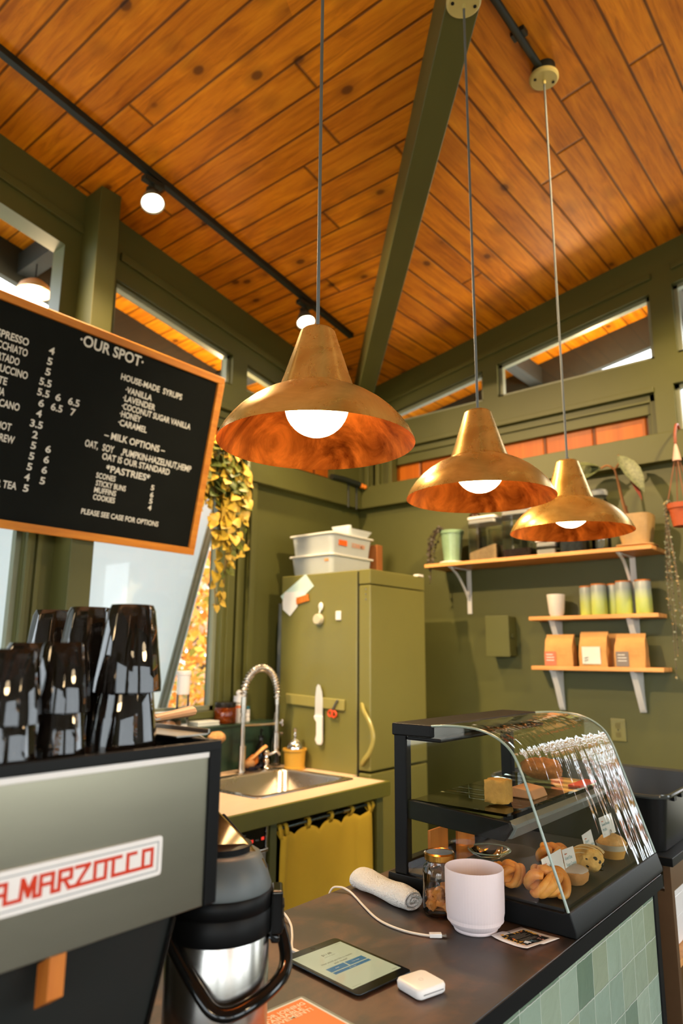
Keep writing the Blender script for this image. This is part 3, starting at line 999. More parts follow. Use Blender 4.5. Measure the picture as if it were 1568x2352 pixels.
LINES = [('·OUR SPOT·', -0.887, 0.93, 0.356, 0.053), ('HOUSE-MADE  SYRUPS', -0.640, 0.833, 0.381, 0.031), ('·VANILLA', -0.602, 0.775, 0.160, 0.031),
 ('·LAVENDER', -0.608, 0.731, 0.196, 0.031), ('·COCONUT SUGAR VANILLA', -0.606, 0.689, 0.437, 0.031), ('·HONEY', -0.609, 0.648, 0.125, 0.031),
 ('·CARAMEL', -0.609, 0.603, 0.171, 0.031), ('– MILK OPTIONS –', -0.671, 0.522, 0.366, 0.034), ('OAT,', -0.764, 0.456, 0.071, 0.034),
 ('SOY', -0.668, 0.456, 0.065, 0.034), (',PUMPKIN-HAZELNUT,HEMP', -0.561, 0.458, 0.446, 0.034), ('OAT IS OUR STANDARD', -0.661, 0.414, 0.410, 0.032),
 ('*PASTRIES*', -0.628, 0.357, 0.262, 0.034), ('SCONES', -0.674, 0.316, 0.109, 0.027), ('STICKY BUNS', -0.668, 0.278, 0.171, 0.027),
 ('MUFFINS', -0.670, 0.243, 0.123, 0.027), ('COOKIES', -0.669, 0.207, 0.123, 0.027), ('5', -0.350, 0.314, 0.021, 0.027), ('6', -0.347, 0.276, 0.021, 0.027),
 ('5', -0.346, 0.242, 0.021, 0.027), ('4', -0.346, 0.206, 0.022, 0.027), ('PLEASE SEE CASE FOR OPTIONS', -0.717, 0.127, 0.454, 0.026),
 ('4', -1.025, 0.837, 0.027, 0.033), ('5', -1.024, 0.786, 0.025, 0.033), ('5', -1.023, 0.736, 0.025, 0.033), ('5.5', -1.041, 0.684, 0.058, 0.033),
 ('5.5', -1.041, 0.634, 0.058, 0.033), ('6', -0.953, 0.634, 0.027, 0.033), ('6.5', -0.888, 0.633, 0.058, 0.033), ('6', -1.026, 0.585, 0.027, 0.033),
 ('6.5', -0.965, 0.584, 0.057, 0.033), ('7', -0.867, 0.585, 0.025, 0.033), ('4', -1.027, 0.535, 0.026, 0.033), ('3.5', -1.046, 0.484, 0.060, 0.033),
 ('2', -1.026, 0.434, 0.026, 0.033), ('5', -1.023, 0.384, 0.025, 0.033), ('6', -0.952, 0.383, 0.027, 0.033), ('5', -1.022, 0.334, 0.025, 0.033),
 ('6', -0.951, 0.333, 0.027, 0.033), ('5', -1.022, 0.284, 0.025, 0.033), ('6', -0.951, 0.283, 0.027, 0.033), ('4', -1.024, 0.234, 0.025, 0.033),
 ('5', -0.950, 0.232, 0.026, 0.033), ('5', -1.020, 0.183, 0.026, 0.033)]
for s, u, v, w, h in LINES:
    text('lettering', s, LET, t, bp(u, v, 0.0065), (0, 1, 0), bup, h, w, 0.002, 0.020 if h > 0.05 else 0.022)
for s, u, v in (('ESPRESSO', -1.122, 0.837), ('MACCHIATO', -1.118, 0.788), ('CORTADO', -1.146, 0.737), ('CAPPUCCINO', -1.098, 0.688), ('LATTE', -1.182, 0.635),
                ('MOCHA', -1.183, 0.586), ('AMERICANO', -1.106, 0.537), ('ADD SHOT', -1.125, 0.439), ('COLD BREW', -1.1, 0.386), ('OR TEA', -1.05, 0.183)):
    w = 0.0202 * len(s)
    text('lettering', s, LET, t, bp(u - w, v, 0.0065), (0, 1, 0), bup, 0.033, w, 0.002, 0.022)
# bracket pair that holds the tilted top to the post
mb = MB(); mb.bar(bp(-0.62, BH - 0.05, -0.02), (A + 0.17, 1.80, bp(0, BH - 0.05).z), 0.02, 0.02); mb.build('bracket', M_['black_metal'], t)

# ================================================================== TRAILING VINE ON THE LEFT BEAM
t = thing('trailing_vine', 'long trailing houseplant with yellow green heart leaves hanging beside the menu board', 'plant', (-3.2, 2.72, E + 1.285))
rnd = random.Random(4)
VL = [mat('vine_leaf_yellow', lin(190, 160, 54), rough=0.45, var=0.15, vscale=30), mat('vine_leaf_green', lin(104, 112, 44), rough=0.45, var=0.2, vscale=30),
      mat('vine_leaf_gold', lin(206, 172, 70), rough=0.45, var=0.12, vscale=30), mat('vine_leaf_dark', lin(70, 84, 38), rough=0.45, var=0.2, vscale=30)]  # yellow and gold put the spotlights' warmth into the leaf colour
ms, ml = MB(), MB()
vines = [(2.60, 0.50), (2.66, 0.62), (2.72, 0.95), (2.78, 0.80), (2.84, 0.52), (2.62, 0.42), (2.80, 0.60), (2.70, 0.72), (2.75, 1.02), (2.87, 0.46), (2.55, 0.56), (2.83, 0.38)]
for k, (y, ln) in enumerate(vines):
    x = A + 0.10 + rnd.uniform(0.01, 0.09)
    z0 = E + 1.29
    pts = [(A + 0.05, y + 0.02, z0), (x, y, z0 + 0.02)]
    yy = y
    for q in range(1, 9):
        yy += rnd.uniform(-0.022, 0.018)
        pts.append((x + rnd.uniform(-0.015, 0.015), yy, z0 - ln * q / 8))
    sp = smooth_path(pts, 4)
    ms.tube(sp, 0.0035, 6)
    for i in range(3, len(sp), 2):
        p = sp[i]
        for rep in range(2 if i < 24 else 1):
            a = rnd.uniform(-1.3, 1.3)
            d = Vector((math.cos(a) * 0.5 + 0.2, math.sin(a), rnd.uniform(-1.5, -0.3)))
            tipq = i > len(sp) * 0.62
            ml.use(rnd.choice((0, 2, 2, 0, 1) if tipq else (0, 1, 1, 3, 3, 2, 0)))
            L = rnd.uniform(0.05, 0.085) * (0.75 if i > len(sp) - 7 else 1)
            ms.tube([p, p + d.normalized() * 0.02], 0.002, 5)
            leaf(ml, p + d.normalized() * 0.02, d, Vector((1, rnd.uniform(-0.6, 0.6), rnd.uniform(0, 0.7))), L, L * 1.0, rnd.uniform(0, 0.4), 0.18)
# the loose shoots near the end
for p0, p1 in (((A + 0.16, 2.84, E + 0.60), (A + 0.17, 2.93, E + 0.70)), ((A + 0.16, 2.74, E + 0.36), (A + 0.17, 2.66, E + 0.28))):
    sp = smooth_path([p0, (Vector(p0) + Vector(p1)) / 2 + Vector((0, 0.02, -0.03)), p1], 4)
    ms.tube(sp, 0.003, 6)
    for q in sp[::3]:
        ml.use(2); leaf(ml, q, (0.3, rnd.uniform(-1, 1), -0.6), (1, 0, 0.3), 0.05, 0.045, 0.2)
ms.build('stems', mat('vine_stem', lin(120, 96, 40), rough=0.6), t)
ml.build('foliage', VL, t, recalc=False, sharp=80)

# ================================================================== FRIDGE CORNER
FX0, FX1, FY0, FY1, FZ = -3.19, -2.468, 3.24, 3.82, E + 0.497
fr = thing('refrigerator', 'tall olive painted refrigerator in the corner beyond the sink', 'refrigerator', ((FX0 + FX1) / 2, 3.53, 0))
mb = MB(); mb.box(FX0, FY0, 0.04, -2.566, FY1, FZ)
mb.build('body', M_['green_gloss'], fr, bevel=0.008)
mb = MB(); mb.box(-2.568, FY0 + 0.008, 0.06, -2.55, FY1 - 0.008, FZ - 0.01); mb.build('gasket', M_['black_matte'], fr)
for nm, z0, z1 in (('freezer_door', 0.06, E - 0.647), ('door', E - 0.635, E + 0.405)):
    mb = MB(); mb.box(-2.553, FY0, z0, FX1, FY1, z1); mb.build(nm, M_['green_gloss'], fr, bevel=0.008)
mb = MB(); mb.box(-2.553, FY0, E + 0.41, FX1, FY1, FZ); mb.build('top_grille', M_['green_gloss'], fr, bevel=0.005)
mb = MB()
mb.tube(smooth_path([(-2.535, FY0 + 0.01, E - 0.275), (-2.50, FY0 - 0.02, E - 0.31), (-2.45, FY0 - 0.024, E - 0.38), (-2.43, FY0 - 0.024, E - 0.45), (-2.452, FY0 - 0.024, E - 0.52), (-2.50, FY0 - 0.02, E - 0.575), (-2.535, FY0 + 0.01, E - 0.60)], 6), 0.013, 10, flat=1.3)
mb.build('handle', mat('handle_olive', lin(150, 142, 78), rough=0.25), fr)
mb = MB()
for z in (0.38, 0.35, 0.32): mb.cyl((FX1 - 0.03, FY0 - 0.003, E + z), (FX1 - 0.03, FY0, E + z), 0.005, n=8)
mb.build('screw', M_['nickel'], fr)
mb = MB(); mb.box(-2.50, 3.74, FZ, -2.462, 3.80, FZ + 0.014); mb.build('hinge_cap', M_['white_plastic'], fr, bevel=0.003)

def flat_y(name, pts, m, parent=None, y=3.2375, th=0.0012):
    mb = MB(); mb.prism([(x, y, E + z) for x, z in pts], (0, -th, 0))
    return mb.build(name, m, parent, smooth=False, loc=None if parent else (sum(p[0] for p in pts) / len(pts), y, E + sum(p[1] for p in pts) / len(pts)))
PAPER = mat('paper_white', lin(222, 226, 226), rough=0.8, var=0.03)
tag(flat_y('paper_note', [(-3.194, 0.37), (-2.978, 0.50), (-2.907, 0.42), (-2.98, 0.37), (-3.165, 0.332)], mat('paper_blue', lin(186, 214, 212), rough=0.8)), 'pale blue paper stuck on the fridge side, partly under the white sheet', 'paper')
tag(flat_y('paper_note', [(-3.155, 0.395), (-2.985, 0.388), (-2.97, 0.366), (-3.048, 0.335), (-3.04, 0.30), (-3.105, 0.24), (-3.168, 0.283), (-3.174, 0.33)], PAPER, y=3.235), 'crumpled white paper stuck on the fridge over the blue one', 'paper')
mb = MB()
for k in range(5):
    x0 = -3.045 + k * 0.0205
    mb.box(x0, 3.226, E + 0.312 + 0.004 * k, x0 + 0.017, 3.234, E + 0.355 + 0.004 * k)
mb.box(-3.05, 3.229, E + 0.33, -2.94, 3.234, E + 0.34)
tag(mb.build('fridge_magnet', M_['wood_dark'], None, loc=(-3.0, 3.23, E + 0.33)), 'carved orange wooden magnet holding the white paper on the fridge', 'magnet')
t = thing('hook', 'round timer hanging from a white stick-on hook on the fridge side', 'hook', (-2.84, 3.2375, E + 0.29))
mb = MB(); mb.sphere((-2.84, 3.229, E + 0.29), (0.018, 0.009, 0.026), 16, 10); mb.tube([(-2.84, 3.225, E + 0.275), (-2.845, 3.222, E + 0.25)], 0.005, 8); mb.build('body', M_['white_plastic'], t)
mb = MB(); mb.cyl((-2.855, 3.237, E + 0.213), (-2.855, 3.205, E + 0.213), 0.036, 0.03, 28); mb.build('timer', mat('timer_grey', lin(190, 184, 160), rough=0.4), t, bevel=0.004)
mb = MB(); mb.box(-2.722, 3.228, E + 0.204, -2.683, 3.239, E + 0.258); tag(mb.build('fridge_magnet', M_['white_plastic'], None, bevel=0.004, loc=(-2.7, 3.234, E + 0.23)), 'small white block magnet on the fridge near its door edge', 'magnet')

q = R(-2.2)
rot = Matrix.Rotation(q, 3, 'Y')
mb = MB(); mb.prism([(-3.118, 3.239, E - 0.236), (-2.647, 3.239, E - 0.255), (-2.65, 3.239, E - 0.316), (-3.11, 3.239, E - 0.297)], (0, -0.018, 0))
tag(mb.build('knife_rack', mat('rack_olive', lin(140, 134, 74), rough=0.4), None, bevel=0.004, loc=(-2.88, 3.235, E - 0.27)), 'olive magnetic knife rack on the side of the refrigerator', 'knife rack')
t = thing('kitchen_knife', 'white handled kitchen knife held upright on the rack on the fridge', 'knife', (-2.84, 3.219, E - 0.35))
mb = MB(); mb.prism([(-2.865, 3.219, E - 0.355), (-2.863, 3.219, E - 0.24), (-2.856, 3.219, E - 0.19), (-2.845, 3.219, E - 0.173), (-2.83, 3.219, E - 0.178), (-2.813, 3.219, E - 0.215), (-2.806, 3.219, E - 0.26), (-2.806, 3.219, E - 0.355)], (0, -0.003, 0))
mb.build('blade', mat('blade_steel', lin(214, 218, 218), rough=0.35, metal=0.25), t)
mb = MB(); mb.prism([(-2.866, 3.222, E - 0.353), (-2.803, 3.222, E - 0.353), (-2.802, 3.222, E - 0.50), (-2.812, 3.222, E - 0.517), (-2.84, 3.222, E - 0.515), (-2.855, 3.222, E - 0.49), (-2.847, 3.222, E - 0.46), (-2.847, 3.222, E - 0.39), (-2.864, 3.222, E - 0.37)], (0, -0.016, 0))
mb.build('handle', M_['white_plastic'], t, bevel=0.004)
t = thing('scissors', 'small scissors with red handles on the knife rack', 'scissors', (-2.72, 3.219, E - 0.3))
mb = MB(); mb.bar((-2.685, 3.217, E - 0.258), (-2.722, 3.217, E - 0.315), 0.012, 0.004); mb.bar((-2.69, 3.214, E - 0.256), (-2.728, 3.214, E - 0.312), 0.010, 0.004); mb.build('blade', M_['steel'], t)
mb = MB()
for c in ((-2.742, E - 0.335), (-2.715, E - 0.338)):
    mb.tube(arc((c[0], 3.214, c[1]), 0.017, 0, 2 * math.pi * 15 / 16, 15), 0.006, 8, closed=True)
mb.build('handle', mat('red_handle', lin(200, 70, 30), rough=0.4), t)

# bins on top of the fridge
BIN = mat('frosted_plastic', lin(212, 222, 224), rough=0.35, trans=0.35, var=0.04)
LID = mat('frosted_lid', lin(228, 230, 224), rough=0.35, trans=0.1, var=0.03)
def bin_(x0, y0, z0, x1, y1, z1, label, mk):
    t = thing('storage_bin', label, 'storage bin', ((x0 + x1) / 2, (y0 + y1) / 2, z0), 'frosted bins on the refrigerator')
    mb = MB()
    s = 0.014
    lo = rbox_poly(x0 + s, y0 + s, x1 - s, y1 - s, 0.03); hi = rbox_poly(x0, y0, x1, y1, 0.035)
    n = len(lo)
    rows = [[(p[0], p[1], z0) for p in lo], [(p[0], p[1], z1 - 0.012) for p in hi]]
    mb.grid(rows, close_u=True); mb.add([(p[0], p[1], z0) for p in lo], [tuple(range(n))])
    mb.build('body', BIN, t)
    mb = MB(); r2_ = rbox_poly(x0 - 0.014, y0 - 0.014, x1 + 0.014, y1 + 0.014, 0.035)
    mb.prism([(p[0], p[1], z1 - 0.014) for p in r2_], (0, 0, 0.012)); mb.build('lid', LID, t, bevel=0.003)
    if mk:
        mb = MB(); mb.box(x1 - 0.002, y0 + 0.07, z0 + 0.055, x1 + 0.002, y0 + 0.15, z0 + 0.09); mb.build('label_tape', mat('orange_tape', lin(232, 100, 26), rough=0.6), t)
        text('marking', 'SCONE MIX', mat('orange_ink', lin(216, 134, 84), rough=0.7), t, (x1 + 0.001, y0 + 0.2, z0 + 0.055), (0, 1, 0), (0, 0, 1), 0.028, 0.14)
    else:
        mb = MB(); mb.box(x0 + 0.3, y0 - 0.001, z0 + 0.085, x0 + 0.33, y0 + 0.012, z0 + 0.1); mb.build('label_tape', mat('orange_tape_pale', lin(224, 150, 90), rough=0.6), t)
    return t
bin_(-3.2 + 0.02, 3.305, FZ + 0.001, -2.82, 3.73, E + 0.633, 'lower of the two stacked frosted plastic bins on the refrigerator', False)
bin_(-3.2 + 0.02, 3.305, E + 0.634, -2.82, 3.73, E + 0.770, 'upper stacked frosted bin with an orange tape tag on the refrigerator', True)
t = thing('food_tray', 'small open frosted plastic tub on top of the stacked bins', 'tub', (-2.93, 3.56, E + 0.77))
mb = MB()
lo = rbox_poly(-2.965, 3.50, -2.84, 3.70, 0.02); hi = rbox_poly(-2.985, 3.48, -2.82, 3.735, 0.025)
mb.grid([[(p[0], p[1], E + 0.772) for p in lo], [(p[0], p[1], E + 0.835 - (0.02 if p[1] > 3.5 else 0)) for p in hi]], close_u=True)
mb.add([(p[0], p[1], E + 0.772) for p in lo], [tuple(range(len(lo)))])
mb.build('body', BIN, t, solid=0.003)
mb = MB(); mb.box(-3.15, 3.752, FZ + 0.001, -2.80, 3.815, E + 0.735)
tag(mb.build('cardboard_box', mat('brown_card', lin(140, 84, 36), rough=0.8), None, bevel=0.003, loc=(-2.97, 3.77, FZ)), 'narrow brown cardboard box behind the bins on the refrigerator', 'box')
mb = MB(); mb.cyl((A + 0.075, 3.36, 0.0), (A + 0.075, 3.36, E + 0.33), 0.042, n=24)
tag(mb.build('drain_pipe', mat('grey_pipe_paint', lin(112, 120, 122), rough=0.4), None, loc=(A + 0.075, 3.36, 0)), 'grey vertical pipe standing against the wall left of the refrigerator', 'pipe')

# ================================================================== WALL SHELVES
def bracket(t, x, ztop, zbot, depth, brace=True):
    mb = MB()
    mb.box(x - 0.017, B - 0.006, zbot, x + 0.017, B - 0.001, ztop)
    mb.box(x - 0.012, B - depth, ztop - 0.006, x + 0.012, B - 0.006, ztop)
    if brace:
        mb.tube(smooth_path([(x, B - depth * 0.92, ztop - 0.008), (x, B - depth * 0.6, ztop - 0.05), (x, B - depth * 0.25, ztop - (ztop - zbot) * 0.45), (x, B - 0.008, zbot + (ztop - zbot) * 0.3)], 6), 0.010, 8, flat=0.6)
    else:
        mb.prism([(x - 0.02, B - 0.007, ztop - 0.006), (x - 0.02, B - depth * 0.8, ztop - 0.006), (x - 0.02, B - depth * 0.45, ztop - 0.09), (x - 0.012, B - 0.03, zbot + 0.02), (x - 0.012, B - 0.007, zbot)], (0.035, 0, 0))
    mb.build('bracket', M_['white'], t, bevel=0.002)
def shelf(x0, x1, z, depth, label, brs, brace):
    t = thing('wall_shelf', label, 'shelf', ((x0 + x1) / 2, B, z), 'wooden wall shelves')
    mb = MB(); mb.box(x0, B - depth, z - 0.024, x1, B - 0.001, z); mb.build('board', M_['wood_shelf'], t, bevel=0.004)
    for x, zb in brs:
        bracket(t, x, z - 0.025, zb, depth * 0.92, brace)
    return t
ZS1, ZS2, ZS3 = E + 0.605, E + 0.240, E - 0.057
shelf(-2.57, -1.10, ZS1, 0.28, 'long upper wooden wall shelf carrying pots and clear containers', ((-2.385, E + 0.28), (-1.29, E + 0.22)), True)
shelf(-1.89, -1.125, ZS2, 0.16, 'short wooden shelf holding the white cup and yellow green tumblers', ((-1.758, E + 0.02), (-1.295, E + 0.02)), False)
shelf(-1.888, -1.122, ZS3, 0.16, 'lowest short wooden shelf holding the kraft coffee bags', ((-1.768, E - 0.32), (-1.296, E - 0.31)), False)

def pot_prof(r0, r1, h, wall=0.006, lip=0.0):
    return [(0, 0), (r0, 0), (r1, h - lip), (r1 + (0.006 if lip else 0), h - lip), (r1 + (0.006 if lip else 0), h), (r1 - wall, h), (r1 - wall - 0.004, h - 0.03), (0, h - 0.03)]

# green pot with a trailing plant
t = thing('potted_plant', 'pale green pot with a dark trailing plant at the left end of the long shelf', 'plant', (-2.42, 4.10, ZS1))
mb = MB(); mb.lathe([(0, 0), (0.075, 0), (0.088, 0.01), (0.088, 0.016), (0, 0.016)], (-2.42, 4.1, ZS1), 28); mb.build('saucer', M_['white_plastic'], t)
mb = MB(); mb.lathe(pot_prof(0.058, 0.076, 0.215, lip=0.022), (-2.42, 4.1, ZS1 + 0.016), 32); mb.build('pot', mat('sage_glaze', lin(128, 160, 128), rough=0.2, var=0.15), t)
ms, ml = MB(), MB(); rnd = random.Random(9)
for k in range(9):
    a = rnd.uniform(2.2, 5.2)
    p = Vector((-2.42 + 0.06 * math.cos(a), 4.1 + 0.06 * math.sin(a), ZS1 + 0.22))
    L = rnd.uniform(0.12, 0.36)
    pts = [p, p + Vector((-0.03, -0.02, 0.03)), p + Vector((-0.07 - rnd.random() * 0.04, -0.03, -L * 0.3)), p + Vector((-0.08 - rnd.random() * 0.04, -0.03, -L))]
    sp = smooth_path(pts, 6); ms.tube(sp, 0.002, 5)
    for q in sp[2::1]:
        d = Vector((rnd.gauss(0, 1), rnd.gauss(0, 1), rnd.gauss(-0.5, 1)))
        leaf(ml, q, d, (rnd.gauss(0, 1), -1, 0.5), 0.022, 0.018, 0.2, heart=False)
ms.build('stems', mat('dark_stem', lin(66, 48, 36), rough=0.7), t)
ml.build('foliage', mat('dark_leaf', lin(62, 58, 44), rough=0.6, var=0.25), t, recalc=False)
t = thing('glass_jar', 'dark smoked glass jar on the long shelf between green pot and containers', 'jar', (-2.30, 4.17, ZS1))
mb = MB(); mb.lathe([(0, 0.002), (0.040, 0.002), (0.044, 0.02), (0.044, 0.22), (0.036, 0.255), (0.04, 0.30), (0.037, 0.30), (0.033, 0.255), (0.041, 0.22), (0.041, 0.02), (0, 0.012)], (-2.292, 4.195, ZS1), 28)
mb.build('body', mat('smoked_dark_glass', lin(22, 20, 18), rough=0.08, coat=0.6), t)
mb = MB(); mb.sphere((-2.292, 4.195, ZS1 + 0.33), (0.042, 0.042, 0.032), 24, 12); mb.build('lid', mat('amber_stopper', lin(54, 32, 18), rough=0.1), t)

def container(x0, x1, y0, y1, h, label, fill, fh, lid=True, slope=0.0):
    t = thing('food_container', label, 'container', ((x0 + x1) / 2, (y0 + y1) / 2, ZS1), 'clear containers on the long shelf')
    pl = rbox_poly(x0, y0, x1, y1, 0.02)
    n = len(pl)
    mb = MB(); mb.grid([[(p[0], p[1], ZS1 + 0.001) for p in pl], [(p[0], p[1], ZS1 + h) for p in pl]], close_u=True)
    mb.add([(p[0], p[1], ZS1 + 0.001) for p in pl], [tuple(range(n))])
    mb.build('body', M_['plastic_clear'], t)
    if lid:
        mb = MB(); pl2 = rbox_poly(x0 - 0.004, y0 - 0.004, x1 + 0.004, y1 + 0.004, 0.024)
        mb.prism([(p[0], p[1], ZS1 + h + 0.006) for p in pl2], (0, 0, 0.018)); 
        mb.prism([(p[0], p[1], ZS1 + h - 0.022) for p in rbox_poly(x0 + 0.002, y0 + 0.002, x1 - 0.002, y1 - 0.002, 0.02)], (0, 0, 0.022))
        mb.build('lid', M_['white_plastic'], t, bevel=0.004)
    if fill:
        pl3 = rbox_poly(x0 + 0.004, y0 + 0.004, x1 - 0.004, y1 - 0.004, 0.018)
        mb = MB()
        b_ = [(p[0], p[1], ZS1 + 0.004) for p in pl3]
        tt = [(p[0], p[1], ZS1 + fh + slope * ((p[0] - x0) / (x1 - x0) - 0.5)) for p in pl3]
        mb.grid([b_, tt], close_u=True); mb.add(tt, [tuple(range(len(tt)))]); mb.add(b_, [tuple(range(len(b_)))])
        mb.build('contents', fill, t)
OAT = mat('oat_flakes', lin(206, 172, 126), rough=0.9, var=0.15, vscale=60, bump=0.4, bscale=120)
BEAN = mat('dark_beans', lin(54, 34, 22), rough=0.6, var=0.4, vscale=90, bump=0.8, bscale=110)
container(-2.245, -2.05, 4.0, 4.16, 0.265, 'square clear container with tan oats, nearest the dark jar', OAT, 0.075, slope=0.05)
container(-2.01, -1.82, 4.01, 4.19, 0.295, 'taller clear container with dark beans, second along the long shelf', BEAN, 0.055)
container(-1.79, -1.665, 4.02, 4.16, 0.075, 'low clear container with white powder on the long shelf', mat('white_flour', lin(220, 218, 208), rough=0.9), 0.035)
container(-1.645, -1.50, 4.03, 4.17, 0.135, 'small clear container with dark grey contents on the long shelf', mat('grey_tea', lin(64, 70, 72), rough=0.8, var=0.4, vscale=50), 0.10)
t = thing('glass_jar', 'tall clear glass jar with a grey lid behind the farthest pendant', 'jar', (-1.435, 4.17, ZS1))
mb = MB(); mb.lathe([(0, 0.002), (0.05, 0.002), (0.056, 0.02), (0.056, 0.30), (0.045, 0.335), (0.045, 0.35)], (-1.435, 4.17, ZS1), 28); mb.build('body', M_['jar_glass'], t)
mb = MB(); mb.lathe([(0, 0.35), (0.052, 0.35), (0.054, 0.375), (0.047, 0.385), (0, 0.385)], (-1.435, 4.17, ZS1), 28); mb.build('lid', mat('grey_lid', lin(158, 164, 164), rough=0.35), t)

# begonia
bx, by = -1.21, 4.10
t = thing('potted_begonia', 'tan ceramic pot with a tall spotted begonia at the right end of the long shelf', 'plant', (bx, by, ZS1))
def sq(k, n=48):
    a = 2 * math.pi * k / n
    return 1.0 / (abs(math.cos(a)) ** 4 + abs(math.sin(a)) ** 4) ** 0.25 * 0.92
TAN = mat('tan_stoneware', lin(178, 146, 96), rough=0.4, var=0.22, vscale=8)
mb = MB(); mb.lathe([(0, 0), (0.085, 0), (0.112, 0.012), (0.112, 0.018), (0, 0.018)], (bx, by, ZS1), 48, flute=sq); mb.build('saucer', TAN, t)
mb = MB(); mb.lathe([(0, 0.018), (0.078, 0.018), (0.092, 0.08), (0.102, 0.15), (0.104, 0.19), (0.095, 0.19), (0.092, 0.165), (0, 0.165)], (bx, by, ZS1), 48, flute=sq); mb.build('pot', TAN, t)
z0 = ZS1 + 0.165
st = [(bx - 0.04, by, z0), (bx - 0.06, by - 0.01, z0 + 0.12), (bx - 0.075, by - 0.02, z0 + 0.24), (bx - 0.085, by - 0.03, z0 + 0.31)]
mb = MB(); mb.tube(smooth_path(st, 6), [0.011 - 0.0003 * k for k in range(19)], 8)
mb.tube(smooth_path([(bx - 0.02, by, z0), (bx - 0.045, by, z0 + 0.05), (bx - 0.05, by, z0 + 0.09)], 5), 0.010, 8)
top = Vector(st[-1])
l1 = top + Vector((-0.075, -0.015, 0.015)); l2 = top + Vector((0.035, -0.03, 0.075))
mb.tube(smooth_path([top, top.lerp(l1, 0.5) + Vector((0, 0, 0.02)), l1], 5), 0.006, 8)
mb.tube(smooth_path([top, top.lerp(l2, 0.5) + Vector((0.02, 0, 0)), l2], 5), 0.006, 8)
mb.build('stem', mat('begonia_stem', lin(134, 90, 48), rough=0.6, var=0.2), t)
BEG = mat('begonia_leaf', lin(62, 74, 44), rough=0.5, var=0.0, col2=lin(122, 128, 86), vscale=60)
for p, d, up, L, W_ in ((l1, (-1.0, -0.1, -0.12), (0.1, -1.0, 0.7), 0.22, 0.15), (l1 + Vector((-0.01, 0, 0.01)), (-0.45, -0.4, 0.1), (0, -0.6, 1), 0.16, 0.12), (l2, (0.55, -0.1, -0.8), (0.7, -0.9, 0.5), 0.27, 0.12)):
    mb = MB(); leaf(mb, p, d, up, L, W_, 0.18, 0.25, heart=False); mb.build('leaf', BEG, t, recalc=False, sharp=80)
mb = MB(); leaf(mb, l2 + Vector((0.02, 0, -0.05)), (0.5, -0.1, -1), (1, -0.6, 0.2), 0.26, 0.05, 0.1, 0.1, heart=False); mb.build('leaf', mat('begonia_red', lin(120, 50, 36), rough=0.5), t, recalc=False, sharp=80)

# white cup, tumblers
t = thing('cup', 'white ribbed ceramic cup alone on the left of the short shelf', 'cup', (-1.727, 4.145, ZS2))
mb = MB(); mb.lathe([(0, 0), (0.036, 0), (0.044, 0.02), (0.054, 0.13), (0.0535, 0.132), (0.050, 0.13), (0.040, 0.02), (0, 0.012)], (-1.727, 4.145, ZS2), 64, flute=lambda k: 1 + 0.02 * (k % 2))
mb.build('body', mat('cup_white', lin(214, 206, 196), rough=0.5), t)
def grad_mat(name, stops):
    m, nt, p = base_nodes(name)
    tc = node(nt, 'ShaderNodeTexCoord'); sx = node(nt, 'ShaderNodeSeparateXYZ'); nt.links.new(tc.outputs['Object'], sx.inputs[0])
    nt.links.new(ramp(nt, math_n(nt, 'DIVIDE', sx.outputs[2], 0.18), stops), p.inputs['Base Color'])
    p.inputs['Roughness'].default_value = 0.35
    return m
OMB = grad_mat('ombre_glass', [(0.0, lin(186, 204, 92)), (0.42, lin(188, 202, 112)), (0.62, lin(176, 190, 150)), (0.8, lin(160, 172, 170)), (1.0, lin(176, 184, 184))])
first = None
for x, y, h, lab in ((-1.465, 4.148, 0.178, 'yellow green ombre tumbler, front left of the five on the short shelf'), (-1.32, 4.145, 0.187, 'yellow green ombre tumbler, front middle of the five on the short shelf'),
                  (-1.212, 4.145, 0.187, 'yellow green ombre tumbler, rightmost of the five on the short shelf'), (-1.558, 4.212, 0.175, 'yellow green ombre tumbler at the back left of the five'), (-1.394, 4.213, 0.180, 'yellow green ombre tumbler at the back between the front pair')):
    t = thing('tumbler', lab, 'tumbler', (x, y, ZS2), 'ombre tumblers on the short shelf')
    mb = MB(); mb.lathe([(0, 0.001), (0.043, 0.001), (0.045, 0.006), (0.044, h - 0.012), (0.041, h - 0.004), (0, h - 0.004)], (x, y, ZS2), 28); mb.build('body', OMB, t)
    mb = MB(); mb.lathe([(0, h - 0.004), (0.043, h - 0.004), (0.043, h + 0.004), (0, h + 0.004)], (x, y, ZS2), 28); mb.build('lid', mat('orange_lid', lin(206, 124, 50), rough=0.5), t)

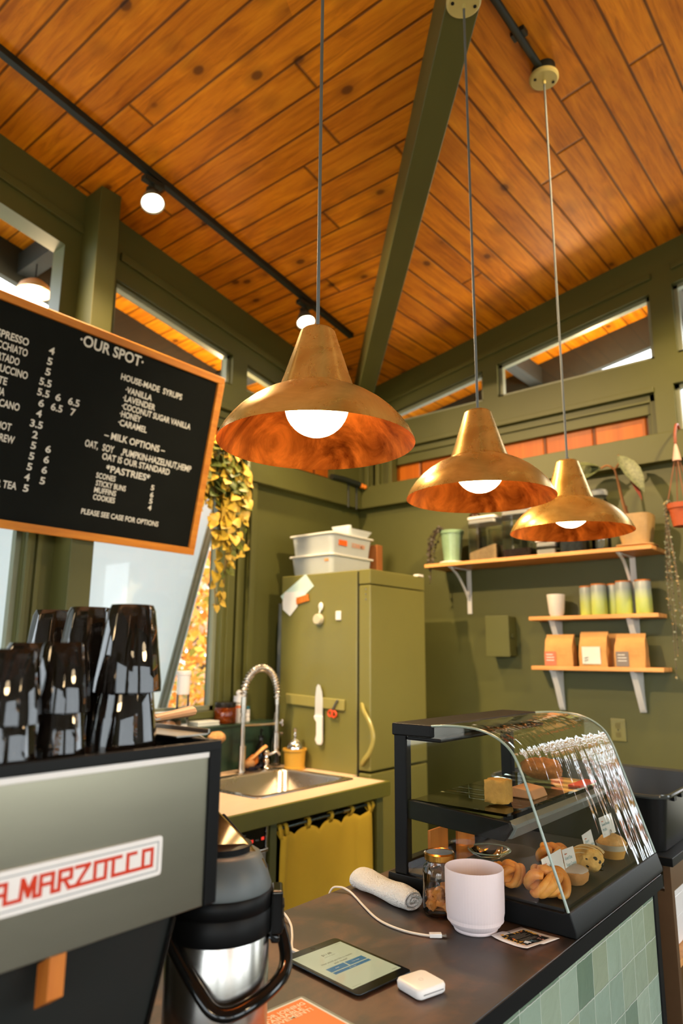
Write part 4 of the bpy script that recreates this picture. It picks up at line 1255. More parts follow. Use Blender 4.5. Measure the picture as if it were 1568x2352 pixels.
# kraft bags
KRAFT = mat('kraft_paper', lin(192, 142, 82), rough=0.8, var=0.12, vscale=14, bump=0.25, bscale=30)
def bag(x, y, w, d, h, label, lab_m, lx, lw, lz, lh, mark=None, rz=0.0):
    t = thing('coffee_bag', label, 'bag', (x, y, ZS3), 'kraft coffee bags on the lowest shelf')
    rnd = random.Random(int(x * 1000))
    rows = []
    for i, (zz, dd, ww) in enumerate(((0, 1, 0.97), (0.02, 1, 1), (0.35, 1, 1.0), (0.62, 0.85, 0.99), (0.82, 0.5, 0.97), (0.93, 0.22, 0.97), (1.0, 0.12, 0.98))):
        row = []
        for sx, sy in ((-1, -1), (-0.33, -1.04), (0.33, -1.04), (1, -1), (0.9, 0), (1, 1), (0, 1), (-1, 1), (-0.9, 0)):
            row.append((x + sx * ww * w / 2 + rnd.uniform(-1, 1) * 0.003, y + (0.15 * (1 - dd)) * d + sy * dd * d / 2 + rnd.uniform(-1, 1) * 0.002, ZS3 + 0.001 + zz * h))
        rows.append(row)
    mb = MB(); mb.grid(rows, close_u=True); mb.add(rows[0], [tuple(range(9))]); mb.add(rows[-1], [tuple(range(9))])
    mb.build('body', KRAFT, t, sharp=50)
    yf = y - d / 2 - 0.0045
    if lab_m:
        mb = MB(); mb.box(x + lx, yf, ZS3 + lz, x + lx + lw, yf + 0.001, ZS3 + lz + lh); mb.build('label', lab_m, t, smooth=False)
        if mark:
            for k in range(2):
                mb = MB(); mb.bar((x + lx + 0.012, yf - 0.0008, ZS3 + lz + 0.016 + 0.016 * k), (x + lx + 0.036, yf - 0.0008, ZS3 + lz + 0.024 + 0.016 * k), 0.0012, 0.007, up=(0, 1, 0)); mb.build('mark', M_['black_matte'], t, smooth=False)
        else:
            for k in range(3):
                mb = MB(); mb.box(x + lx + 0.01, yf - 0.0006, ZS3 + lz + lh * (0.75 - 0.2 * k), x + lx + lw - (0.012 if k else 0.02), yf, ZS3 + lz + lh * (0.8 - 0.2 * k)); mb.build('print_line', M_['white'], t, smooth=False)
    return t
bag(-1.715, 4.142, 0.175, 0.075, 0.187, 'kraft paper coffee bag with a red label, leftmost on the lowest shelf', mat('red_label', lin(206, 112, 84), rough=0.7), -0.083, 0.07, 0.005, 0.082)
bag(-1.508, 4.142, 0.163, 0.08, 0.2, 'kraft paper coffee bag with a square white label in the middle', mat('pale_label', lin(214, 218, 210), rough=0.7), -0.06, 0.107, 0.016, 0.098, True)
bag(-1.300, 4.142, 0.165, 0.075, 0.187, 'kraft paper coffee bag with a grey label, rightmost on the lowest shelf', mat('grey_label', lin(126, 118, 114), rough=0.7), -0.075, 0.07, 0.005, 0.082)
bag(-1.415, 4.215, 0.10, 0.06, 0.19, 'plain kraft bag half hidden behind the white labelled one', None, 0, 0, 0, 0)

# box and outlet on the wall
t = thing('electrical_box', 'olive painted metal box mounted on the wall left of the shelves', 'electrical box', (-2.13, B, E + 0.12))
mb = MB(); mb.box(-2.21, B - 0.11, E + 0.0, -2.052, B - 0.001, E + 0.252); mb.build('body', M_['green'], t, bevel=0.004)
mb = MB(); mb.box(-2.214, B - 0.116, E - 0.004, -2.048, B - 0.108, E + 0.256); mb.build('door', M_['green'], t, bevel=0.003)
mb = MB(); mb.box(-2.05, B - 0.085, E + 0.115, -2.04, B - 0.04, E + 0.14); mb.build('latch', M_['green'], t, bevel=0.002)
t = thing('wall_outlet', 'olive painted power outlet plate on the wall behind the pastry case', 'outlet', (-1.44, B, E - 0.41))
mb = MB(); mb.box(-1.483, B - 0.008, E - 0.476, -1.398, B - 0.001, E - 0.350); mb.build('plate', M_['green_gloss'], t, bevel=0.004)
mb = MB()
for z in (-0.39, -0.437): mb.box(-1.455, B - 0.0095, E + z - 0.015, -1.427, B - 0.007, E + z + 0.015)
mb.build('socket', mat('outlet_dark', lin(96, 92, 46), rough=0.5), t, bevel=0.004)
mb = MB(); mb.cyl((-1.441, B - 0.011, E - 0.413), (-1.441, B - 0.008, E - 0.413), 0.004, n=10); mb.build('screw', M_['black_matte'], t)

# hanging terracotta pot
hx, hy = -0.952, 4.06
t = thing('hanging_planter', 'small terracotta pot hanging by cords at the right edge with long grey green strings', 'planter', (hx, hy, E + 0.70))
TER = mat('terracotta', lin(176, 82, 40), rough=0.6, var=0.1)
mb = MB(); mb.lathe([(0, 0), (0.048, 0), (0.064, 0.095), (0.072, 0.097), (0.074, 0.125), (0.066, 0.125), (0.062, 0.1), (0, 0.1)], (hx, hy, E + 0.70), 32); mb.build('pot', TER, t)
mb = MB(); mb.tube(smooth_path([(hx, 4.175, E + 1.287), (hx, 4.15, E + 1.30), (hx, 4.11, E + 1.29), (hx, hy + 0.01, E + 1.23), (hx, hy, E + 1.17)], 6), 0.008, 8)
mb.build('hook', mat('copper_brown', lin(140, 72, 46), rough=0.5), t)
mb = MB(); mb.lathe([(0.004, 0.10), (0.010, 0.08), (0.024, 0.0), (0, 0.0)], (hx, hy, E + 1.07), 12); mb.build('gatherer', mat('pale_pink', lin(214, 176, 160), rough=0.6), t)
mb = MB()
for k in range(4):
    a = 0.5 + k * math.pi / 2
    mb.tube([(hx + 0.012 * math.cos(a), hy + 0.012 * math.sin(a), E + 1.075), (hx + 0.07 * math.cos(a), hy + 0.07 * math.sin(a), E + 0.82)], 0.003, 6)
mb.build('hanger_cord', mat('brown_cord', lin(128, 80, 52), rough=0.7), t)
ms, ml = MB(), MB(); rnd = random.Random(21)
SL_ = [mat('string_leaf', lin(136, 146, 126), rough=0.5, var=0.15), mat('string_leaf_dark', lin(70, 72, 56), rough=0.6, var=0.2), mat('string_bead', lin(176, 150, 96), rough=0.5)]
for k in range(16):
    a = rnd.uniform(2.7, 4.0) if k < 10 else rnd.uniform(-0.9, 0.6)
    p = Vector((hx + 0.068 * math.cos(a), hy + 0.068 * math.sin(a), E + 0.83))
    L = rnd.uniform(0.4, 0.95)
    ox = rnd.uniform(-0.02, 0.05) - 0.02
    sp = smooth_path([p - Vector((math.cos(a), math.sin(a), 0)) * 0.02, p + Vector((0, 0, 0.012)), p + Vector((math.cos(a) * 0.014, math.sin(a) * 0.014, -0.06)), p + Vector((ox, 0, -L * 0.5)), p + Vector((ox * 1.4, 0.01, -L))], 10)
    ms.tube(sp, 0.0016, 5)
    for q in sp[6:]:
        for rep in range(2):
            ml.use(rnd.choice((0, 0, 0, 1, 1, 2)))
            d = Vector((rnd.gauss(0, 1), rnd.gauss(0, 1), rnd.gauss(-0.3, 0.6)))
            leaf(ml, q, d, (rnd.gauss(0, 1), -1, 0.4), rnd.uniform(0.008, 0.015), 0.010, 0.1, 0.1)
ms.build('stems', mat('string_stem', lin(110, 96, 78), rough=0.7), t)
ml.build('foliage', SL_, t, recalc=False, sharp=80)

# ================================================================== SINK COUNTER
ZC = 0.92
SX, SY0, SY1 = -2.33, 0.9, 3.19
sc = thing('sink_counter', 'green edged kitchen counter with a pale laminate top holding the sink', 'counter', (-2.75, 2.1, 0))
LAM = mat('pale_laminate', lin(212, 184, 156), rough=0.4, var=0.07, vscale=7, stretch=(1, 0.3, 1))
sx0, sx1, sy0, sy1 = -3.02, -2.505, 2.42, 3.11          # sink cut-out
mb = MB()
for a, b, c, d in ((-3.2, SY0, SX, sy0), (-3.2, sy1, SX, SY1), (-3.2, sy0, sx0, sy1), (sx1, sy0, SX, sy1)):
    mb.box(a, b, ZC - 0.03, c, d, ZC)
mb.box(-3.2, SY1, ZC - 0.03, -2.56, 3.236, ZC)
mb.build('worktop', LAM, sc, smooth=False)
mb = MB(); mb.box(SX, SY0, ZC - 0.072, SX + 0.02, SY1 + 0.02, ZC + 0.001); mb.box(-2.45, SY1, ZC - 0.072, SX, SY1 + 0.02, ZC + 0.001)
mb.build('front_edge', mat('edge_olive', lin(92, 92, 32), rough=0.45), sc, bevel=0.003)
mb = MB()
mb.box(-3.18, 3.14, 0.0, SX - 0.005, 3.175, ZC - 0.03)
mb.box(-3.18, 2.345, 0.0, SX - 0.012, 2.385, ZC - 0.03)
mb.box(-3.18, 2.385, 0.0, -3.16, 3.14, ZC - 0.03)
mb.box(-3.16, 2.385, 0.06, -2.40, 3.14, 0.08)
mb.build('carcass', M_['green'], sc, smooth=False)
mb = MB(); mb.box(-2.36, 3.12, 0.0, SX - 0.005, 3.139, ZC - 0.031); mb.build('face_stile', M_['green'], sc, smooth=False)
mb = MB(); mb.box(-3.18, 0.92, 0.0, SX - 0.03, 1.7, ZC - 0.031); mb.build('cupboard', M_['green'], sc, smooth=False)

st = thing('kitchen_sink', 'stainless steel drop-in sink basin in the pale counter', 'sink', ((sx0 + sx1) / 2, (sy0 + sy1) / 2, ZC))
def rr(x0, y0, x1, y1, r, z): return [(p[0], p[1], z) for p in rbox_poly(x0, y0, x1, y1, r, 6)]
mb = MB()
mb.grid([rr(sx0 - 0.05, sy0 - 0.02, sx1 + 0.02, sy1 + 0.02, 0.03, ZC + 0.001), rr(sx0 - 0.048, sy0 - 0.018, sx1 + 0.018, sy1 + 0.018, 0.03, ZC + 0.006),
         rr(sx0 + 0.012, sy0 + 0.012, sx1 - 0.012, sy1 - 0.012, 0.05, ZC + 0.006), rr(sx0 + 0.02, sy0 + 0.02, sx1 - 0.02, sy1 - 0.02, 0.055, ZC - 0.004),
         rr(sx0 + 0.03, sy0 + 0.03, sx1 - 0.03, sy1 - 0.03, 0.06, ZC - 0.17), rr(sx0 + 0.06, sy0 + 0.06, sx1 - 0.06, sy1 - 0.06, 0.06, ZC - 0.195)], close_u=True)
bt = rr(sx0 + 0.06, sy0 + 0.06, sx1 - 0.06, sy1 - 0.06, 0.06, ZC - 0.195)
mb.add(bt, [tuple(range(len(bt)))])
mb.build('basin', mat('sink_steel', lin(188, 182, 174), rough=0.28, metal=1.0, var=0.05, vscale=4, rvar=0.1), st, sharp=60)
mb = MB(); mb.lathe([(0, 0.002), (0.035, 0.004), (0.04, 0.0)], (-2.76, 2.77, ZC - 0.195), 20); mb.build('drain', M_['chrome'], st)

# spring faucet
fx, fy = -3.085, 2.845
t = thing('spring_faucet', 'tall spring neck kitchen faucet arching over the sink', 'faucet', (fx, fy, ZC))
mb = MB(); mb.cyl((fx, fy, ZC), (fx, fy, ZC + 0.006), 0.032); mb.cyl((fx, fy, ZC), (fx, fy, ZC + 0.15), 0.0205, n=24); mb.cyl((fx, fy, ZC + 0.15), (fx, fy, ZC + 0.40), 0.0135, n=20); mb.cyl((fx, fy, ZC + 0.28), (fx, fy, ZC + 0.31), 0.017, n=20)
mb.cyl((fx, fy, ZC + 0.33), (fx, fy, ZC + 0.42), 0.017, n=20)
mb.build('post', M_['nickel'], t, sharp=50)
ex, ey = fx + 0.01, fy + 0.262
zA = ZC + 0.425
c0 = Vector((fx, fy, zA))
path = [c0]
for k in range(1, 25):
    a = math.pi * k / 24
    path.append(Vector((fx + 0.01 * k / 24, fy + 0.131 - 0.131 * math.cos(a), zA + 0.155 * math.sin(a))))
path.append(Vector((ex, ey, zA - 0.03)))
mb = MB(); mb.tube(path, 0.010, 10); mb.build('hose', M_['white_plastic'], t)
sp = smooth_path(path, 10)
coil = []
Ltot = len(sp)
for i, p in enumerate(sp):
    d = (sp[min(i + 1, Ltot - 1)] - sp[max(i - 1, 0)]).normalized()
    s = Vector((1, 0, 0)); s = (s - d * s.dot(d)).normalized(); u = d.cross(s)
    a = 2 * math.pi * i / 9.7
    coil.append(p + s * 0.020 * math.cos(a) + u * 0.020 * math.sin(a))
mb = MB(); mb.tube(coil, 0.0046, 6); mb.build('spring', M_['nickel'], t)
mb = MB(); mb.cyl((ex, ey, zA - 0.03), (ex, ey, zA - 0.06), 0.014); mb.cyl((ex, ey, zA - 0.06), (ex, ey, zA - 0.16), 0.009); mb.cyl((ex, ey, ZC + 0.21), (ex, ey, ZC + 0.275), 0.0145); mb.cyl((ex, ey, ZC + 0.105), (ex, ey, ZC + 0.205), 0.021, 0.0195)
mb.cyl((ex, ey, ZC + 0.095), (ex, ey, ZC + 0.106), 0.017)
mb.build('spray_head', M_['nickel'], t, sharp=50)
mb = MB(); mb.cyl((fx, fy, ZC + 0.262), (ex, ey, ZC + 0.252), 0.0075); mb.build('holder_arm', M_['nickel'], t)

# small chrome tap
t = thing('filter_tap', 'small curved chrome tap beside the yellow bucket at the sink edge', 'tap', (-3.075, 3.03, ZC))
mb = MB()
mb.lathe([(0, 0), (0.026, 0), (0.022, 0.012), (0.013, 0.022), (0.016, 0.04), (0.018, 0.052), (0.012, 0.062), (0.011, 0.075), (0.018, 0.085), (0.018, 0.098), (0.01, 0.106), (0, 0.107)], (-3.075, 3.03, ZC + 0.003), 20)
mb.build('body', M_['chrome'], t)
mb = MB(); mb.tube(smooth_path([(-3.075, 3.03, ZC + 0.08), (-3.06, 3.06, ZC + 0.09), (-3.05, 3.085, ZC + 0.10), (-3.045, 3.10, ZC + 0.092), (-3.043, 3.108, ZC + 0.078)], 6), 0.008, 10); mb.build('spout', M_['chrome'], t)

# bucket with domed steel shaker
t = thing('canister', 'mustard yellow tapered canister at the right end of the sink', 'canister', (-2.97, 3.175, ZC))
mb = MB(); mb.lathe([(0, 0), (0.062, 0), (0.064, 0.012), (0.058, 0.014), (0.064, 0.10), (0.071, 0.104), (0.071, 0.116), (0.066, 0.116), (0.06, 0.10), (0, 0.10)], (-2.972, 3.162, ZC), 32)
mb.build('body', mat('mustard_metal', lin(196, 150, 56), rough=0.35, var=0.1), t)
t = thing('shaker', 'steel domed shaker with a knobbed stem standing in the yellow canister', 'shaker', (-3.0, 3.165, ZC + 0.10))
mb = MB(); mb.lathe([(0.0, 0), (0.047, 0.0), (0.047, 0.02), (0.042, 0.038), (0.03, 0.055), (0.012, 0.064), (0.008, 0.068), (0.008, 0.085), (0.012, 0.09), (0.008, 0.096), (0.008, 0.11), (0.012, 0.118), (0.012, 0.128), (0, 0.134)], (-2.972, 3.162, ZC + 0.102), 28)
mb.build('body', M_['chrome'], t)

# soda siphon, dark bottle, dish with sponge and brush
t = thing('valve_bottle', 'clear glass bottle topped with silver and gold valves behind the spray head', 'bottle', (-3.15, 3.20, ZC))
mb = MB(); mb.lathe([(0, 0.002), (0.034, 0.002), (0.036, 0.01), (0.036, 0.15), (0.018, 0.20), (0.016, 0.23)], (-3.15, 3.178, ZC), 24); mb.build('body', M_['jar_glass'], t)
mb = MB(); mb.cyl((-3.15, 3.178, ZC + 0.22), (-3.15, 3.178, ZC + 0.275), 0.02); mb.cyl((-3.15, 3.178, ZC + 0.275), (-3.15, 3.178, ZC + 0.31), 0.013)
mb.sphere((-3.13, 3.212, ZC + 0.262), 0.012, 12, 8); mb.sphere((-3.13, 3.214, ZC + 0.236), 0.012, 12, 8); mb.cyl((-3.15, 3.178, ZC + 0.25), (-3.13, 3.215, ZC + 0.25), 0.006)
mb.cyl((-3.15, 3.18, ZC + 0.19), (-3.115, 3.205, ZC + 0.185), 0.008)
mb.build('valve', M_['chrome'], t)
mb = MB(); mb.sphere((-3.125, 3.162, ZC + 0.235), 0.013, 12, 8); mb.sphere((-3.125, 3.162, ZC + 0.212), 0.013, 12, 8); mb.build('valve_knob', mat('gold_knob', lin(220, 160, 60), rough=0.15, metal=1.0), t)
t = thing('pump_bottle', 'black pump soap bottle behind the sponge dish', 'bottle', (-3.14, 3.04, ZC))
mb = MB(); mb.lathe([(0, 0), (0.03, 0), (0.032, 0.008), (0.032, 0.12), (0.014, 0.15), (0.012, 0.17), (0.016, 0.172), (0.016, 0.185), (0, 0.185)], (-3.14, 3.045, ZC), 24); mb.build('body', M_['black_gloss'], t)
mb = MB(); mb.cyl((-3.14, 3.045, ZC + 0.18), (-3.14, 3.045, ZC + 0.225), 0.005, n=10); mb.tube([(-3.14, 3.045, ZC + 0.222), (-3.11, 3.03, ZC + 0.218)], 0.005, 8); mb.build('pump', M_['black'], t)
t = thing('sponge_dish', 'navy blue oval dish behind the sink', 'dish', (-3.12, 2.96, ZC))
mb = MB(); mb.lathe([(0, 0.002), (0.05, 0.002), (0.07, 0.03), (0.066, 0.03), (0.047, 0.008), (0, 0.008)], (-3.13, 2.955, ZC), 28, flute=None); mb.build('body', mat('navy_glaze', lin(24, 30, 52), rough=0.2), t)
mb = MB(); mb.obox((-3.15, 2.985, ZC + 0.042), (0.045, 0.085, 0.045), Matrix.Rotation(0.5, 3, 'X')); tag(mb.build('sponge', mat('orange_sponge', lin(216, 120, 40), rough=0.9, var=0.15, bump=0.4), None, bevel=0.006, loc=(-3.15, 2.985, ZC + 0.012)), 'orange sponge lying in the navy dish', 'sponge')
t = thing('dish_brush', 'wooden dish brush resting in the navy dish with its handle up to the right', 'brush', (-3.12, 2.93, ZC + 0.01))
mb = MB(); mb.tube(smooth_path([(-3.10, 2.91, ZC + 0.06), (-3.095, 2.95, ZC + 0.080), (-3.085, 3.00, ZC + 0.115), (-3.08, 3.03, ZC + 0.13)], 5), [0.012 + 0.0002 * k for k in range(16)], 10, flat=0.7); mb.build('handle', M_['wood_shelf'], t)
mb = MB(); mb.sphere((-3.10, 2.92, ZC + 0.042), (0.022, 0.04, 0.024), 18, 10); mb.build('bristles', mat('bristle', lin(190, 140, 90), rough=0.95, bump=0.8, bscale=160), t)

# things on the stone ledge
ZL = 1.178
t = thing('amber_jar', 'amber glass jar with a dark lid on the stone ledge', 'jar', (-3.27, 2.875, ZL))
mb = MB(); mb.lathe([(0, 0.002), (0.062, 0.002), (0.066, 0.01), (0.066, 0.085), (0.06, 0.094), (0.055, 0.094), (0.06, 0.083), (0.06, 0.012), (0, 0.010)], (-3.275, 2.875, ZL), 32); mb.build('body', mat('amber_glass', lin(190, 84, 20), rough=0.05, trans=0.75, var=0.25), t)
mb = MB(); mb.lathe([(0, 0.094), (0.063, 0.094), (0.064, 0.098), (0.064, 0.122), (0, 0.124)], (-3.275, 2.875, ZL), 32); mb.build('lid', mat('jar_lid_dark', lin(58, 54, 50), rough=0.25, metal=0.6), t)
t = thing('supplement_bottle', 'white bottle with an orange band and white cap on the ledge behind the faucet', 'bottle', (-3.27, 2.965, ZL))
mb = MB(); mb.lathe([(0, 0), (0.033, 0), (0.035, 0.006), (0.035, 0.105), (0.02, 0.12), (0, 0.12)], (-3.26, 2.968, ZL), 24); mb.build('body', mat('bottle_white', lin(206, 206, 202), rough=0.35), t)
mb = MB(); mb.lathe([(0.0355, 0.085), (0.0355, 0.10)], (-3.26, 2.968, ZL), 24); mb.build('band', mat('orange_band', lin(226, 130, 80), rough=0.5), t)
mb = MB(); mb.cyl((-3.26, 2.968, ZL + 0.118), (-3.26, 2.968, ZL + 0.155), 0.034, 0.032, 24); mb.sphere((-3.26, 2.968, ZL + 0.17), 0.02, 14, 8); mb.build('cap', M_['white_plastic'], t)
t = thing('pill_bottle', 'small pale bottle with a teal cap at the right of the ledge', 'bottle', (-3.27, 3.045, ZL))
mb = MB(); mb.lathe([(0, 0), (0.017, 0), (0.018, 0.005), (0.018, 0.02), (0.016, 0.024), (0.018, 0.028), (0.018, 0.044), (0.016, 0.048), (0.018, 0.052), (0.018, 0.07), (0.01, 0.075), (0, 0.075)], (-3.27, 3.045, ZL), 18); mb.build('body', M_['white_plastic'], t)
mb = MB(); mb.cyl((-3.27, 3.045, ZL + 0.073), (-3.27, 3.045, ZL + 0.09), 0.018, n=18); mb.build('cap', mat('teal_cap', lin(40, 96, 110), rough=0.4), t)
mb = MB(); mb.box(-3.305, 2.625, ZL, -3.215, 2.785, ZL + 0.010); mb.box(-3.303, 2.627, ZL + 0.013, -3.217, 2.783, ZL + 0.026); mb.box(-3.298, 2.632, ZL + 0.009, -3.222, 2.778, ZL + 0.014)
tag(mb.build('white_tray', mat('tray_white', lin(214, 218, 210), rough=0.4), None, bevel=0.003, loc=(-3.26, 2.70, ZL)), 'flat white tray with a groove lying on the ledge below the window', 'tray')
t = thing('pepper_mill', 'white topped pepper mill with a clear lower half on the ledge by the window', 'mill', (-3.26, 2.545, ZL))
mb = MB(); mb.lathe([(0, 0.16), (0.034, 0.16), (0.036, 0.20), (0.036, 0.262), (0.041, 0.266), (0.041, 0.285), (0.036, 0.288), (0, 0.288)], (-3.26, 2.545, ZL + 0.02), 28); mb.build('top', M_['white_plastic'], t)
mb = MB(); mb.lathe([(0, 0.0), (0.036, 0.0), (0.036, 0.16)], (-3.26, 2.545, ZL + 0.02), 28); mb.build('body', M_['plastic_clear'], t)
mb = MB(); mb.cyl((-3.26, 2.545, ZL), (-3.26, 2.545, ZL + 0.022), 0.034); mb.build('base', M_['white_plastic'], t)
t = thing('food_container', 'clear lidded box of pinkish food at the left end of the ledge', 'container', (-3.24, 2.44, ZL))
pl = rbox_poly(-3.31, 2.37, -3.19, 2.495, 0.015)
mb = MB(); mb.grid([[(p[0], p[1], ZL + 0.001) for p in pl], [(p[0], p[1], ZL + 0.075) for p in pl]], close_u=True); mb.build('body', M_['plastic_clear'], t)
mb = MB(); mb.prism([(p[0], p[1], ZL + 0.075) for p in rbox_poly(-3.315, 2.365, -3.185, 2.50, 0.018)], (0, 0, 0.014)); mb.build('lid', mat('lid_clear_white', lin(200, 208, 204), rough=0.3), t, bevel=0.003)
mb = MB(); mb.sphere((-3.25, 2.435, ZL + 0.024), (0.05, 0.05, 0.022), 18, 10, fn=lambda d: 1 + 0.15 * mnoise.noise(d * 4)); mb.build('contents', mat('pink_food', lin(206, 150, 110), rough=0.8, var=0.3, vscale=60), t)

# glass lid and brush standing between ledge and sink
q = Vector((0.86, -0.15, 0.45)).to_track_quat('Z', 'Y').to_matrix()
t = thing('pot_lid', 'round clear pot lid leaning against the ledge behind the espresso machine', 'pot lid', (-3.13, 2.515, ZC))
mb = MB(); mb.lathe([(0.0, 0.02), (0.06, 0.014), (0.105, 0.0)], (-3.13, 2.515, ZC + 0.155), 40, q); mb.build('pane', glass_mat('lid_glass', (0.9, 0.9, 0.88, 1), gain=2.5, rough=0.1), t)
mb = MB(); mb.tube([Vector((-3.13, 2.515, ZC + 0.155)) + q @ Vector((0.106 * math.cos(2 * math.pi * k / 40), 0.106 * math.sin(2 * math.pi * k / 40), 0)) for k in range(40)], 0.004, 8, closed=True); mb.build('rim', M_['steel'], t)
mb = MB(); mb.lathe([(0, 0.05), (0.014, 0.048), (0.015, 0.038), (0.006, 0.03), (0.006, 0.018)], (-3.13, 2.515, ZC + 0.155), 16, q); mb.build('knob', M_['nickel'], t)
t = thing('scrub_brush', 'tan bristled scrubbing brush standing before the stone ledge', 'brush', (-3.12, 2.70, ZC))
mb = MB(); mb.sphere((-3.14, 2.70, ZC + 0.20), (0.045, 0.055, 0.035), 20, 12, fn=lambda d: 1 + 0.08 * mnoise.noise(d * 5)); mb.build('bristles', mat('tan_bristle', lin(206, 152, 96), rough=0.95, var=0.25, vscale=50, bump=0.8, bscale=140), t)
mb = MB(); mb.tube(smooth_path([(-3.14, 2.67, ZC + 0.002), (-3.14, 2.66, ZC + 0.1), (-3.14, 2.69, ZC + 0.19)], 5), 0.009, 8); mb.build('handle', M_['wood_shelf'], t)

# curtain and rod under the sink
t = thing('curtain_rod', 'dark metal rod under the sink counter edge carrying the curtain', 'rod', (-2.352, 2.75, 0.815))
mb = MB(); mb.cyl((-2.352, 2.386, 0.812), (-2.352, 3.119, 0.820), 0.0075, n=14); mb.build('rod', mat('rod_steel', lin(90, 104, 104), rough=0.25, metal=0.8), t)
mb = MB(); mb.cyl((-2.352, 2.86, 0.817), (-2.352, 2.95, 0.818), 0.0095, n=14); mb.build('sleeve', M_['chrome'], t)
t = thing('curtain', 'mustard yellow tab top curtain hiding the space under the sink', 'curtain', (-2.35, 2.77, 0.82))
CUR = mat('mustard_linen', lin(196, 162, 42), rough=0.9, var=0.05, vscale=4, bump=0.15, bscale=350, sss=0.0)
tabs = [2.405, 2.445, 2.60, 2.765, 2.925, 3.06, 3.095]
rows = []
NY = 90
for j in range(26):
    v = j / 25
    row = []
    for i in range(NY + 1):
        u = i / NY
        y = 2.40 + u * 0.705 + 0.012 * v * (u - 0.5)
        # sag of the top hem between the tabs
        near = min(abs(y - ty) for ty in tabs)
        sag = 0.030 * min(1, (near / 0.08)) ** 2 if 2.445 < y < 3.06 else 0.01
        z = 0.795 - sag * (1 - v) ** 2 - v * 0.70
        fold = 0.009 * math.sin(u * 2 * math.pi * 3.6 + 0.6) * math.exp(-v * 4) + 0.004 * math.sin(u * 2 * math.pi * 2.3 + 1.4 + v) + 0.014 * math.exp(-((u - 0.93) / 0.05) ** 2) - 0.016 * math.exp(-((u - 0.83) / 0.035) ** 2) * (0.4 + 0.6 * v) + 0.02 * math.exp(-((u - 0.03) / 0.04) ** 2)
        row.append((-2.352 + fold, y, z))
    rows.append(row)
mb = MB(); mb.grid(rows); mb.build('cloth', CUR, t, solid=0.0025, recalc=False, sharp=80)
for ty in tabs:
    mb = MB()
    i = min(range(NY + 1), key=lambda k: abs(rows[0][k][1] - ty)); p = rows[0][i]
    lp = [(p[0] + 0.002, ty, p[2] - 0.012), (-2.339, ty, 0.812), (-2.343, ty, 0.826), (-2.352, ty, 0.831), (-2.362, ty, 0.826), (-2.366, ty, 0.812), (p[0] - 0.002, ty, p[2] - 0.012)]
    mb.grid([[(q[0], ty - 0.012, q[2]) for q in lp], [(q[0], ty + 0.012, q[2]) for q in lp]]); mb.build('tab', CUR, t, solid=0.002, recalc=False)

# dishwasher
t = thing('dishwasher', 'steel undercounter dishwasher with a black control strip and red lamps', 'dishwasher', (-2.6, 2.02, 0))
mb = MB(); mb.box(-2.95, 1.71, 0.02, -2.37, 2.34, ZC - 0.075); mb.build('body', M_['steel'], t, bevel=0.004)
mb = MB(); mb.box(-2.372, 1.72, 0.06, -2.35, 2.33, 0.735); mb.build('door', M_['steel'], t, bevel=0.004)
mb = MB(); mb.box(-2.372, 1.725, 0.752, -2.352, 2.322, 0.842); mb.build('control_panel', M_['black_gloss'], t, bevel=0.003)
mb = MB(); mb.box(-2.372, 1.72, 0.735, -2.34, 2.335, 0.75); mb.box(-2.372, 2.322, 0.75, -2.345, 2.336, 0.845); mb.build('trim', M_['chrome'], t, bevel=0.002)
mb = MB(); mb.box(-2.353, 2.225, 0.783, -2.350, 2.25, 0.795); mb.box(-2.353, 2.30, 0.785, -2.350, 2.315, 0.797); mb.build('lamp', emit_mat('red_lamp', (0.9, 0.05, 0.03, 1), 0.6), t)
text('print', 'WASH', mat('panel_print', lin(120, 126, 126), rough=0.5), t, (-2.3515, 2.165, 0.815), (0, 1, 0), (0, 0, 1), 0.008, 0.04, 0.0003)
text('print', 'FILL', mat('panel_print_small', lin(120, 126, 126), rough=0.5), t, (-2.3515, 2.265, 0.786), (0, 1, 0), (0, 0, 1), 0.006, 0.022, 0.0003)
mb = MB(); mb.bar((-2.335, 1.78, 0.70), (-2.335, 2.27, 0.70), 0.014, 0.014); mb.bar((-2.352, 1.8, 0.70), (-2.335, 1.8, 0.70), 0.01, 0.01); mb.bar((-2.352, 2.25, 0.70), (-2.335, 2.25, 0.70), 0.01, 0.01); mb.build('handle', M_['nickel'], t)

# ================================================================== BAR COUNTER
ZB = E - 0.56
def counter_mat():
    m, nt, p = base_nodes('dark_counter_top')
    tc = node(nt, 'ShaderNodeTexCoord')
    n1 = node(nt, 'ShaderNodeTexNoise', Scale=5.0, Detail=7.0, Roughness=0.65, Distortion=0.5)
    nt.links.new(tc.outputs['Object'], n1.inputs['Vector'])
    mp = node(nt, 'ShaderNodeMapping'); mp.inputs['Scale'].default_value = (30, 4, 4)
    nt.links.new(tc.outputs['Object'], mp.inputs[0])
    n2 = node(nt, 'ShaderNodeTexNoise', Scale=1.2, Detail=4.0)
    nt.links.new(mp.outputs[0], n2.inputs['Vector'])
    f = math_n(nt, 'ADD', n1.outputs['Fac'], math_n(nt, 'MULTIPLY', math_n(nt, 'SUBTRACT', n2.outputs['Fac'], 0.5), 0.2))
    nt.links.new(ramp(nt, f, [(0.32, lin(32, 30, 29)), (0.47, lin(40, 34, 30)), (0.58, lin(78, 53, 37)), (0.75, lin(106, 76, 54))]), p.inputs['Base Color'])
    nt.links.new(math_n(nt, 'MULTIPLY_ADD', n1.outputs['Fac'], 0.25, 0.28), p.inputs['Roughness'])
    b = node(nt, 'ShaderNodeBump', Strength=0.06, Distance=0.01)
    nt.links.new(n1.outputs['Fac'], b.inputs['Height']); nt.links.new(b.outputs[0], p.inputs['Normal'])
    return m
BY0, BY1 = -0.6, 2.075
